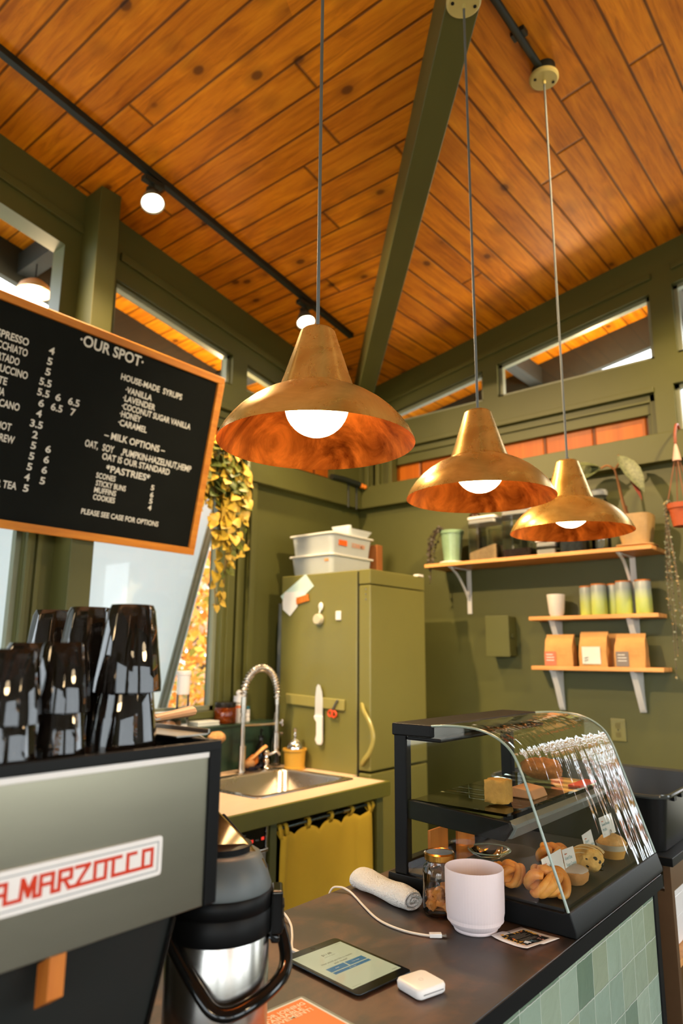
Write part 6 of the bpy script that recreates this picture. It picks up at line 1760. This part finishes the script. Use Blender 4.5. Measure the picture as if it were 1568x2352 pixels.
# cables
CAB = mat('white_cable', lin(226, 216, 202), rough=0.5, var=0.02)
def P3(x, y, z=0.0035): return (x, y, ZB + z)
t = thing('charging_cable', 'loose white charging cable with its plug lying across the bar', 'cable', P3(-1.0, 1.34, 0))
mb = MB(); mb.tube(smooth_path([(-1.20, 1.36, ZB - 0.30), (-1.198, 1.385, ZB - 0.08), (-1.19, 1.400, ZB - 0.002), P3(-1.170, 1.412, 0.010), P3(-1.143, 1.415, 0.006), P3(-1.105, 1.395), P3(-1.07, 1.371), P3(-0.999, 1.326), P3(-0.952, 1.308), P3(-0.905, 1.303), P3(-0.874, 1.308), P3(-0.852, 1.316)], 6), 0.0024, 8); mb.build('cord', CAB, t)
mb = MB(); mb.bar(P3(-0.853, 1.316, 0.0045), P3(-0.834, 1.332, 0.0045), 0.012, 0.0075); mb.build('plug', M_['white_plastic'], t, bevel=0.001)
mb = MB(); mb.bar(P3(-0.834, 1.332, 0.0045), P3(-0.827, 1.338, 0.0045), 0.0085, 0.004); mb.build('connector', M_['nickel'], t)
e_ = ip(-LW / 2, -0.028, 0.004)
t = thing('power_cable', 'white power cable plugged into the end of the tablet', 'cable', e_)
mb = MB(); mb.tube(smooth_path([(-1.20, 1.10, ZB - 0.30), (-1.198, 1.13, ZB - 0.06), (-1.188, 1.158, ZB + 0.002), P3(-1.165, 1.185, 0.018), P3(-1.145, 1.192, 0.014), P3(-1.11, 1.178, 0.004), P3(-1.066, 1.137), P3(-1.03, 1.098, 0.004), tuple(e_ - ix * 0.016)], 6), 0.0024, 8); mb.build('cord', CAB, t)
mb = MB(); mb.bar(e_ - ix * 0.018, e_ - ix * 0.001, 0.009, 0.005); mb.build('plug', M_['white_plastic'], t, bevel=0.001)

# orange laminated sign
o_ = Vector((-0.881, 0.966, ZB + 0.0006)); xs_ = Vector((-0.881 + 0.890, 0.966 - 0.893, 0)).normalized(); ys_ = Vector((-0.765 + 0.881, 0.947 - 0.966, 0)).normalized()
# reading direction runs along +y-ish edge, lines step along +x-ish edge
xd = Vector((0.12, 0.993, 0)).normalized(); dn = Vector((0.987, -0.16, 0)).normalized()
dn = (dn - xd * dn.dot(xd)).normalized()
def sg(a, b, z=0.0): return o_ - xd * a + dn * b + iz * z
t = thing('laminated_sign', 'laminated orange thank you sign with white lettering at the front of the bar', 'sign', sg(0.07, 0.05))
mb = MB(); pl = [(0.0 + p[0], p[1]) for p in rbox_poly(0, 0, 0.21, 0.15, 0.007)]
mb.prism([sg(*p) for p in pl], iz * 0.0005); mb.build('laminate', mat('laminate_film', lin(150, 156, 150), rough=0.15), t, smooth=False)
mb = MB(); mb.prism([sg(a, b, 0.0006) for a, b in ((0.0055, 0.0055), (0.2045, 0.0055), (0.2045, 0.1445), (0.0055, 0.1445))], iz * 0.0003); mb.build('sheet', PAPER, t, smooth=False)
mb = MB(); mb.prism([sg(a, b, 0.001) for a, b in ((0.010, 0.010), (0.20, 0.010), (0.20, 0.140), (0.010, 0.140))], iz * 0.0002); mb.build('print_area', mat('orange_print', lin(236, 122, 32), rough=0.35, var=0.02), t, smooth=False)
CRM = mat('cream_print', lin(244, 226, 198), rough=0.5)
for s, a_r, b, w in (('THANK YOU FOR JOINING', 0.0155, 0.0285, 0.172), ('OUR SUSTAINABLE ·', 0.0205, 0.0400, 0.150), ('CUP MOVEMENT!', 0.0185, 0.0515, 0.128)):
    text('lettering', s, CRM, t, sg(a_r + w, b, 0.0013), xd, -dn, 0.0095, w, 0.0002, 0.022)

# flyer
fl = [Vector((-0.756, 1.395, 0)), Vector((-0.738, 1.486, 0)), Vector((-0.643, 1.480, 0)), Vector((-0.668, 1.380, 0))]
fl = [Vector((-0.757, 1.395, 0)), Vector((-0.733, 1.483, 0)), Vector((-0.647, 1.478, 0)), Vector((-0.672, 1.383, 0))]
def fp(u, v, z): 
    p = fl[0].lerp(fl[3], u).lerp(fl[1].lerp(fl[2], u), v)
    lift = 0.004 * (abs(u - 0.5) * 2) ** 3 * (1 if v < 0.5 else 0.3) + 0.0015
    return Vector((p.x, p.y, ZB + lift + z))
t = thing('flyer', 'square flyer with a black panel and painted autumn leaves beside the pastry case', 'flyer', (-0.70, 1.43, ZB))
def fgrid(u0, v0, u1, v1, z, n=8):
    return [[fp(u0 + (u1 - u0) * i / n, v0 + (v1 - v0) * j / n, z) for i in range(n + 1)] for j in range(n + 1)]
mb = MB(); mb.grid(fgrid(0, 0, 1, 1, 0)); mb.build('paper', mat('flyer_paper', lin(236, 228, 222), rough=0.5, var=0.02), t, recalc=False, solid=0.0006)
mb = MB(); mb.grid(fgrid(0.15, 0.16, 0.85, 0.88, 0.0006)); mb.build('black_panel', M_['black_matte'], t, recalc=False)
rnd = random.Random(31)
FLC = [mat('print_gold', lin(226, 172, 60), rough=0.6), mat('print_orange', lin(224, 110, 50), rough=0.6), mat('print_slate', lin(74, 110, 124), rough=0.6), mat('print_pink', lin(222, 168, 150), rough=0.6)]
mb = MB()
def fleaf(u, v, s, a):
    pts = []
    for k in range(9):
        th = 2 * math.pi * k / 9
        r_ = s * (1.0 if k % 3 == 0 else 0.5)
        pts.append(fp(min(1, max(0, u + r_ * math.cos(th + a))), min(1, max(0, v + r_ * math.sin(th + a))), 0.0011))
    mb.add(pts, [tuple(range(9))])
for k in range(16): mb.use(rnd.choice((0, 0, 1))); fleaf(0.14 + rnd.uniform(-0.03, 0.75), 0.15 + rnd.uniform(-0.04, 0.12), rnd.uniform(0.03, 0.06), rnd.uniform(0, 3))
for k in range(7): mb.use(rnd.choice((0, 1, 2))); fleaf(0.13 + rnd.uniform(-0.05, 0.08), 0.2 + rnd.uniform(0, 0.7), rnd.uniform(0.03, 0.055), rnd.uniform(0, 3))
for k in range(5): mb.use(0); fleaf(0.25 + k * 0.06, 0.85 + rnd.uniform(-0.03, 0.03), 0.05, rnd.uniform(0, 3))
for k in range(7): mb.use(3); fleaf(0.60 + rnd.uniform(-0.05, 0.25), 0.72 + rnd.uniform(-0.1, 0.15), rnd.uniform(0.02, 0.045), rnd.uniform(0, 3))
for u, v, s in ((0.74, 0.46, 0.09), (0.80, 0.50, 0.07), (0.70, 0.42, 0.05)): mb.use(2); fleaf(u, v, s, 0.5)
mb.build('painted_leaves', FLC, t, recalc=False, smooth=False)
mb = MB()
for k in range(9):
    u = 0.26 + 0.045 * k
    if k == 5: continue
    mb.grid([[fp(u, 0.30, 0.0011), fp(u + 0.018, 0.30, 0.0011)], [fp(u, 0.74 - 0.1 * (k % 3 == 0), 0.0011), fp(u + 0.018, 0.74 - 0.1 * (k % 3 == 0), 0.0011)]])
mb.build('text_line', mat('flyer_grey', lin(120, 118, 110), rough=0.7, var=0.5, vscale=900), t, recalc=False, smooth=False)
mb = MB()
for k in range(4):
    mb.tube([fp(0.69 + 0.03 * k, 0.26, 0.0013), fp(0.66 + 0.03 * k, 0.33, 0.0013), fp(0.70 + 0.03 * k, 0.36, 0.0013)], 0.0009, 5)
mb.build('signature', M_['white'], t)

# ================================================================== ESPRESSO MACHINE
XM = -0.75
em = thing('espresso_machine', 'steel backed espresso machine with a white and red name plate at the left', 'espresso machine', (-0.97, 0.1, ZB))
mb = MB(); mb.box(XM - 0.012, -0.45, E - 0.313, XM, 0.633, E - 0.128); mb.build('back_panel', M_['steel_panel'], em, bevel=0.001)
mb = MB(); mb.box(XM - 0.012, -0.45, E - 0.1335, XM + 0.0015, 0.633, E - 0.1265); mb.build('panel_lip', M_['white_plastic'], em, bevel=0.0008)
mb = MB(); mb.box(-1.17, 0.633, E - 0.313, XM + 0.004, 0.652, E - 0.122); mb.build('side_frame', M_['black'], em, bevel=0.002)
mb = MB(); mb.box(-1.165, -0.45, E - 0.312, XM - 0.012, 0.633, E - 0.131); mb.build('body', M_['black_matte'], em)
mb = MB(); mb.box(XM - 0.010, -0.45, E - 0.1265, XM + 0.004, 0.652, E - 0.1125); mb.box(-1.165, 0.640, E - 0.126, XM - 0.01, 0.652, E - 0.1125); mb.build('top_rail', M_['black_metal'], em, bevel=0.002)
mb = MB(); mb.box(-1.165, -0.45, E - 0.131, XM - 0.010, 0.640, E - 0.127); mb.build('cup_tray', mat('cup_tray_brown', lin(74, 52, 36), rough=0.3, metal=0.6), em)
mb = MB(); mb.prism([(-0.788, -0.45, E - 0.312), (-0.862, -0.45, ZB + 0.012), (-1.15, -0.45, ZB + 0.012), (-1.15, -0.45, E - 0.312)], (0, 1.07, 0)); mb.build('lower_body', mat('machine_grey', lin(36, 39, 38), rough=0.42), em, bevel=0.002)
mb = MB(); mb.tube([(-0.787, 0.6205, E - 0.316), (-0.861, 0.6205, ZB + 0.012)], 0.0035, 8); mb.build('side_seam', M_['black_gloss'], em)
for y in (-0.35, 0.56):
    for x in (-0.90, -1.11):
        mb = MB(); mb.cyl((x, y, ZB + 0.0005), (x, y, ZB + 0.014), 0.022); mb.build('foot', M_['black'], em)
mb = MB(); mb.prism([(-0.785, 0.436, E - 0.33), (-0.760, 0.436, E - 0.315), (-0.760, 0.436, E - 0.36), (-0.785, 0.436, E - 0.374)], (0, 0.019, 0)); mb.build('wooden_lever', M_['wood_dark'], em, bevel=0.001)
# name plate
PX = XM + 0.001
def pq(y, z, d=0.0): return (PX + d, y, E + z)
yb0, yb1 = 0.315, 0.5635
def plate(y0, z0, y1, z1, r, d0, d1, nm, m):
    mb = MB(); mb.prism([pq(p[0], p[1], d0) for p in rbox_poly(y0, z0, y1, z1, r)], (d1 - d0, 0, 0)); return mb.build(nm, m, em, smooth=False)
plate(yb0, -0.2605, yb1, -0.2165, 0.004, 0.0, 0.0022, 'name_plate', mat('plate_white', lin(236, 234, 232), rough=0.3, var=0.01))
mb = MB()
for z in (-0.2550, -0.2225): mb.box(PX + 0.0022, yb0 + 0.006, E + z - 0.0006, PX + 0.0026, yb1 - 0.006, E + z + 0.0006)
mb.box(PX + 0.0022, yb1 - 0.0066, E - 0.2555, PX + 0.0026, yb1 - 0.0054, E - 0.2220); mb.build('plate_border', mat('plate_grey', lin(150, 158, 160), rough=0.3), em, smooth=False)
U, HL, ZL0, YL = 0.01905, 0.0185, -0.2475, 0.346
GLY = [[(0, 1), (0, 0), (0.72, 0)], [(0.72, 0), (0.72, 1), (1.46, 1), (1.46, 0), (2.3, 0)], [(0.72, 0.48), (1.46, 0.48)],
       [(2.3, 0), (2.36, 1), (2.72, 0.12), (3.06, 1), (3.06, 0), (3.4, 0)], [(2.42, 0.95), (2.72, 0.28), (3.0, 0.95)], [(3.4, 0), (3.4, 1), (4.1, 1), (4.1, 0), (4.5, 0)], [(3.4, 0.5), (4.1, 0.5)],
       [(4.5, 0), (4.5, 1), (5.2, 1), (5.2, 0.52), (4.5, 0.48)], [(4.8, 0.5), (5.1, 0), (5.55, 0)], [(5.5, 1), (6.3, 1), (5.55, 0), (6.7, 0)],
       [(6.7, 0), (6.7, 1), (8.4, 1)], [(6.7, 0), (7.4, 0), (7.4, 1)], [(7.9, 1), (7.9, 0), (10.0, 0)], [(8.9, 0), (8.9, 1), (9.45, 1)], [(10.0, 0), (10.0, 1), (10.65, 1), (10.65, 0), (10.0, 0)]]
RED = mat('red_enamel', lin(206, 56, 24), rough=0.3, var=0.02)
mb = MB()
k_ = 0
for gl in GLY:
    for p, q in zip(gl, gl[1:]):
        a, b = Vector(pq(YL + p[0] * U, ZL0 + p[1] * HL, 0.0027)), Vector(pq(YL + q[0] * U, ZL0 + q[1] * HL, 0.0027))
        d = (b - a).normalized() * 0.0017
        mb.bar(a - d, b + d, 0.0009 + 0.00002 * (k_ % 7), 0.0036, up=Vector((1, 0, 0)).cross(d))
        k_ += 1
mb.build('plate_lettering', RED, em, smooth=False)

# cups on the machine
def smoke():
    m, nt, p = base_nodes('smoked_glass')
    p.inputs['Base Color'].default_value = (0.07, 0.058, 0.05, 1)
    p.inputs['Roughness'].default_value = 0.03
    p.inputs['Transmission Weight'].default_value = 0.9
    p.inputs['IOR'].default_value = 1.48
    p.inputs['Specular IOR Level'].default_value = 0.6
    return m
SMOKE = smoke()
ZT = E - 0.1268
def glass_proto(r0, r1, h, name, label, loc, rot):
    """A faceted tumbler standing upside down: rim r0 below, base r1 on top."""
    t = thing(name, label, 'glass', (0, 0, 0), 'smoked glasses on the espresso machine')
    mb = MB()
    n = 54
    w = 0.0026
    def fac(k):
        a = (k % 6) / 6.0 * (2 * math.pi / 9) - math.pi / 9
        return 0.25 + 0.75 * math.cos(math.pi / 9) / math.cos(a) if k % 6 else 1.0
    mb.lathe([(r0 - w, 0.0), (r0, 0.0), (r0 * 0.985, h * 0.12), (r1 * 1.02, h * 0.93), (r1 * 0.9, h), (0, h)], (0, 0, 0), n, flute=fac)
    mb.lathe([(r0 - w, 0.0), (r0 * 0.985 - w, h * 0.12), (r1 * 1.02 - w, h * 0.86), (0, h * 0.88)], (0, 0, 0), 18)
    mb.build('body', SMOKE, t, sharp=30)
    t.location = loc; t.rotation_euler = (0, 0, rot)
    return t
A_, D_, F_, B_, C_, E_ = (-0.845, 0.565), (-0.812, 0.452), (-0.796, 0.383), (-0.945, 0.562), (-1.055, 0.566), (-0.900, 0.452)
tall = glass_proto(0.045, 0.0315, 0.116, 'tumbler', 'tall smoked faceted glass, top of the stack nearest the right corner of the machine', (A_[0], A_[1], ZT + 0.0765), 0.25)
G0 = lambda src, xy, z, rz, lab: dup(src, (xy[0], xy[1], ZT + z), rz, lab)
G0(tall, A_, 0.001, 0.5, 'tall smoked glass at the bottom of the stack nearest the right corner')
G0(tall, B_, 0.0765, 0.1, 'tall smoked glass topping the stack just behind the corner stack')
G0(tall, B_, 0.001, 0.6, 'tall smoked glass under the one behind the corner stack')
G0(tall, C_, 0.0765, 0.9, 'tall smoked glass topping the farthest stack, seen against the green window post')
G0(tall, C_, 0.001, 0.3, 'tall smoked glass at the bottom of the farthest stack')
short = glass_proto(0.0345, 0.0265, 0.081, 'tumbler', 'short dark glass on top of the front middle stack on the machine', (D_[0], D_[1], ZT + 0.0585), 0.35)
G0(short, D_, 0.001, 0.1, 'short dark glass at the bottom of the front middle stack')
G0(short, F_, 0.0500, 0.55, 'short dark glass on top of the stack cut by the left picture edge')
G0(short, F_, 0.001, 0.2, 'short dark glass at the bottom of the stack at the left picture edge')
G0(short, E_, 0.0585, 0.0, 'short dark glass on top of the stack between the front ones')
G0(short, E_, 0.001, 0.4, 'short dark glass at the bottom of the stack between the front ones')

# utensils lying over the machine's right corner
t = thing('bread_knife', 'knife with a pale wooden handle lying over the right corner of the machine', 'knife', (-0.97, 0.70, E - 0.105))
mb = MB(); mb.bar((-0.955, 0.585, E - 0.1085), (-0.99, 0.72, E - 0.104), 0.020, 0.0025); mb.build('blade', M_['steel'], t)
mb = MB(); mb.tube(smooth_path([(-0.99, 0.715, E - 0.104), (-1.005, 0.77, E - 0.101), (-1.02, 0.815, E - 0.099)], 5), [0.008 + 0.0005 * k for k in range(11)], 10, flat=0.7); mb.build('handle', mat('handle_peach', lin(214, 160, 112), rough=0.5), t)
t = thing('metal_tray', 'thin steel tray lying on the cup tray right of the glasses', 'tray', (-0.88, 0.60, ZT))
mb = MB(); mb.box(-1.00, 0.618, E - 0.1115, -0.80, 0.675, E - 0.1095); mb.box(-1.00, 0.672, E - 0.1115, -0.80, 0.675, E - 0.104); mb.build('sheet', M_['steel'], t)
t = thing('utensil_cup', 'black slotted utensil cup behind the tall glasses', 'cup', (-1.06, 0.675, ZT))
mb = MB(); mb.lathe([(0.0, 0.0), (0.024, 0.0), (0.03, 0.10), (0.032, 0.102), (0.028, 0.10), (0.022, 0.004), (0, 0.004)], (-1.10, 0.69, ZT + 0.0), 20)
mb.build('body', M_['black'], t)
mb = MB(); mb.box(-1.14, 0.655, ZB, -1.06, 0.73, ZT); tag(mb.build('grinder_stand', M_['black_matte'], None, loc=(-1.1, 0.69, ZB), bevel=0.003), 'black stand behind the espresso machine end', 'stand')
t = thing('steam_knob', 'white and chrome steam knob sticking out of the machine end', 'knob', (-1.0, 0.66, E - 0.14))
mb = MB(); mb.cyl((-1.02, 0.652, E - 0.150), (-1.02, 0.70, E - 0.150), 0.008); mb.cyl((-1.02, 0.678, E - 0.150), (-1.02, 0.715, E - 0.150), 0.024, 0.021, 24); mb.build('knob', M_['white_plastic'], t, bevel=0.002)
mb = MB(); mb.sphere((-1.02, 0.69, E - 0.12), 0.008, 12, 8); mb.tube(smooth_path([(-1.02, 0.665, E - 0.165), (-1.02, 0.685, E - 0.20), (-1.015, 0.69, E - 0.26), (-1.01, 0.695, E - 0.34)], 5), 0.005, 8); mb.build('steam_pipe', M_['chrome'], t)

# ================================================================== AIRPOT
ax, ay = -0.897, 0.790
t = thing('airpot', 'steel and black pump airpot with a bail handle beside the espresso machine', 'airpot', (ax, ay, ZB))
mb = MB(); mb.lathe([(0, 0.001), (0.074, 0.001), (0.078, 0.006), (0.0785, 0.012), (0.0785, 0.146), (0.076, 0.150)], (ax, ay, ZB), 64); mb.build('body', mat('airpot_steel', lin(180, 176, 170), rough=0.26, metal=1.0, var=0.05, stretch=(10, 10, 0.5), vscale=4), t, sharp=60)
mb = MB(); mb.lathe([(0.074, 0.143), (0.081, 0.146), (0.082, 0.150), (0.082, 0.180), (0.0805, 0.1815), (0.082, 0.183), (0.082, 0.203), (0.078, 0.207)], (ax, ay, ZB), 64); mb.build('collar', M_['black'], t, sharp=50)
mb = MB(); mb.lathe([(0.0795, 0.206), (0.080, 0.210), (0.073, 0.232), (0.062, 0.254), (0.054, 0.259), (0.0, 0.261)], (ax, ay, ZB), 64); mb.build('lid', mat('airpot_lid', lin(84, 92, 94), rough=0.42), t, sharp=60)
mb = MB(); mb.lathe([(0.048, 0.259), (0.048, 0.268), (0.04, 0.271), (0, 0.271)], (ax, ay, ZB), 40); mb.build('lid_cap', M_['black'], t)
p0, p1 = Vector((-0.922, 0.768, E - 0.240)), Vector((-0.850, 0.828, E - 0.338))
dl = (p1 - p0).normalized(); sl = dl.cross(Vector((0.62, -0.72, 0.3))).normalized(); nl = sl.cross(dl)
if nl.dot(Vector((0.6, -0.7, 0.4))) < 0: nl = -nl
mb = MB()
rows = []
for k in range(11):
    v = k / 10
    c = p0.lerp(p1, v) + nl * (0.010 * math.sin(math.pi * v))
    w = 0.0150 + 0.0065 * v
    if k == 10: w *= 0.8
    rows.append([c - sl * w, c - sl * (w * 0.92) + nl * 0.006, c + sl * (w * 0.92) + nl * 0.006, c + sl * w, c + sl * w - nl * 0.008, c - sl * w - nl * 0.008])
mb.grid(rows, close_u=True); mb.add(rows[0], [tuple(range(6))]); mb.add(rows[-1], [tuple(range(6))])
mb.build('lever', mat('lever_chrome', lin(226, 170, 110), rough=0.12, metal=1.0), t, sharp=50)  # chrome part; warm reflections are put into the amber tint
mb = MB(); q0 = p0.lerp(p1, 0.66) + nl * 0.0155; q1 = p0.lerp(p1, 0.97) + nl * 0.0085
mb.bar(q0, q1, 0.022, 0.004, up=nl); mb.build('lever_insert', mat('lever_recess', lin(176, 178, 178), rough=0.15, metal=1.0), t, bevel=0.001)
mb = MB(); mb.bar(p0 - nl * 0.013 + dl * 0.03, p1 - nl * 0.014 + dl * 0.004, 0.040, 0.012, up=nl); mb.build('lever_base', M_['black'], t, bevel=0.003)
# latch block on the collar
rd = Vector((0.42, 0.38, 0)); rd = Vector((ax, ay, 0)) * 0 + Vector((0.62, 0.62, 0)).normalized()
cL = Vector((ax, ay, 0)) + rd * 0.0865
q = Matrix((rd, Vector((-rd.y, rd.x, 0)), Vector((0, 0, 1)))).transposed()
mb = MB()
for z0, z1, dp in ((0.142, 0.204, 0.018), (0.130, 0.142, 0.014)):
    mb.obox((cL.x + rd.x * dp / 2 - rd.x * 0.006, cL.y + rd.y * dp / 2 - rd.y * 0.006, ZB + (z0 + z1) / 2), (dp, 0.048, z1 - z0), q)
mb.build('latch', M_['black_gloss'], t, bevel=0.004)
mb = MB()
for z in (0.150, 0.165, 0.180): mb.obox((cL.x + rd.x * 0.0125, cL.y + rd.y * 0.0125, ZB + z), (0.004, 0.034, 0.006), q)
mb.build('latch_rib', M_['black'], t, bevel=0.002)
# bail handle hanging towards the customer side
hp = [(-0.918, 0.706, E - 0.398), (-0.900, 0.704, E - 0.412), (-0.870, 0.708, E - 0.440), (-0.840, 0.714, E - 0.468), (-0.822, 0.722, E - 0.484), (-0.808, 0.740, E - 0.489), (-0.802, 0.770, E - 0.486), (-0.804, 0.810, E - 0.481), (-0.812, 0.845, E - 0.474), (-0.824, 0.866, E - 0.463), (-0.838, 0.876, E - 0.444), (-0.858, 0.880, E - 0.415), (-0.872, 0.880, E - 0.395)]
mb = MB(); mb.tube(smooth_path(hp, 6), 0.0105, 10, flat=0.75); mb.build('bail_handle', M_['black_gloss'], t, sharp=70)

# ================================================================== PARTS OF PARTS
def nest(root_name, part, kids):
    """Hang the small pieces under the part that carries them."""
    base = lambda o: o.name.split('.')[0]
    for rt in [o for o in S.objects if o.parent is None and base(o) == root_name]:
        ch = list(rt.children)
        host = [c for c in ch if base(c) == part]
        if not host:
            continue
        for c in ch:
            if base(c) in kids:
                c.parent = host[0]
nest('refrigerator', 'door', ('handle', 'screw'))
nest('dishwasher', 'door', ('handle',))
nest('dishwasher', 'control_panel', ('lamp', 'print'))
nest('pendant_lamp', 'lamp_shade', ('shade_lining',))
nest('pendant_lamp', 'socket', ('bulb',))
nest('track_spotlight', 'housing', ('lens',))
nest('menu_board', 'felt_panel', ('lettering',))
nest('espresso_machine', 'name_plate', ('plate_border', 'plate_lettering'))
nest('espresso_machine', 'back_panel', ('panel_lip',))
nest('airpot', 'lever', ('lever_insert', 'lever_base'))
nest('airpot', 'latch', ('latch_rib',))
nest('airpot', 'lid', ('lid_cap',))
nest('tablet', 'screen', ('button', 'screen_text'))
nest('tablet', 'bezel', ('home_button',))
nest('kitchen_sink', 'basin', ('drain',))
nest('electrical_box', 'door', ('latch',))
nest('wall_outlet', 'plate', ('socket', 'screw'))
nest('curtain', 'cloth', ('tab',))
nest('pastry_case', 'glass_shelf', ('shelf_front', 'lamp_strip'))
nest('laminated_sign', 'sheet', ('print_area', 'lettering'))
nest('flyer', 'paper', ('black_panel', 'painted_leaves', 'text_line', 'signature'))
nest('price_tag', 'card', ('print', 'mark'))
nest('coffee_bag', 'label', ('mark', 'print_line'))
nest('treat_jar', 'lid', ('lid_disc',))
nest('charging_cable', 'plug', ('connector',))
nest('card_reader', 'body', ('card_slot', 'emblem'))
nest('bus_tub', 'body', ('rim', 'rib'))
nest('valve_bottle', 'valve', ('valve_knob',))
nest('pot_lid', 'pane', ('rim', 'knob'))
nest('spring_faucet', 'hose', ('spring',))
nest('supplement_bottle', 'body', ('band',))
nest('storage_bin', 'body', ('label_tape', 'marking'))
nest('hook', 'body', ('timer',))
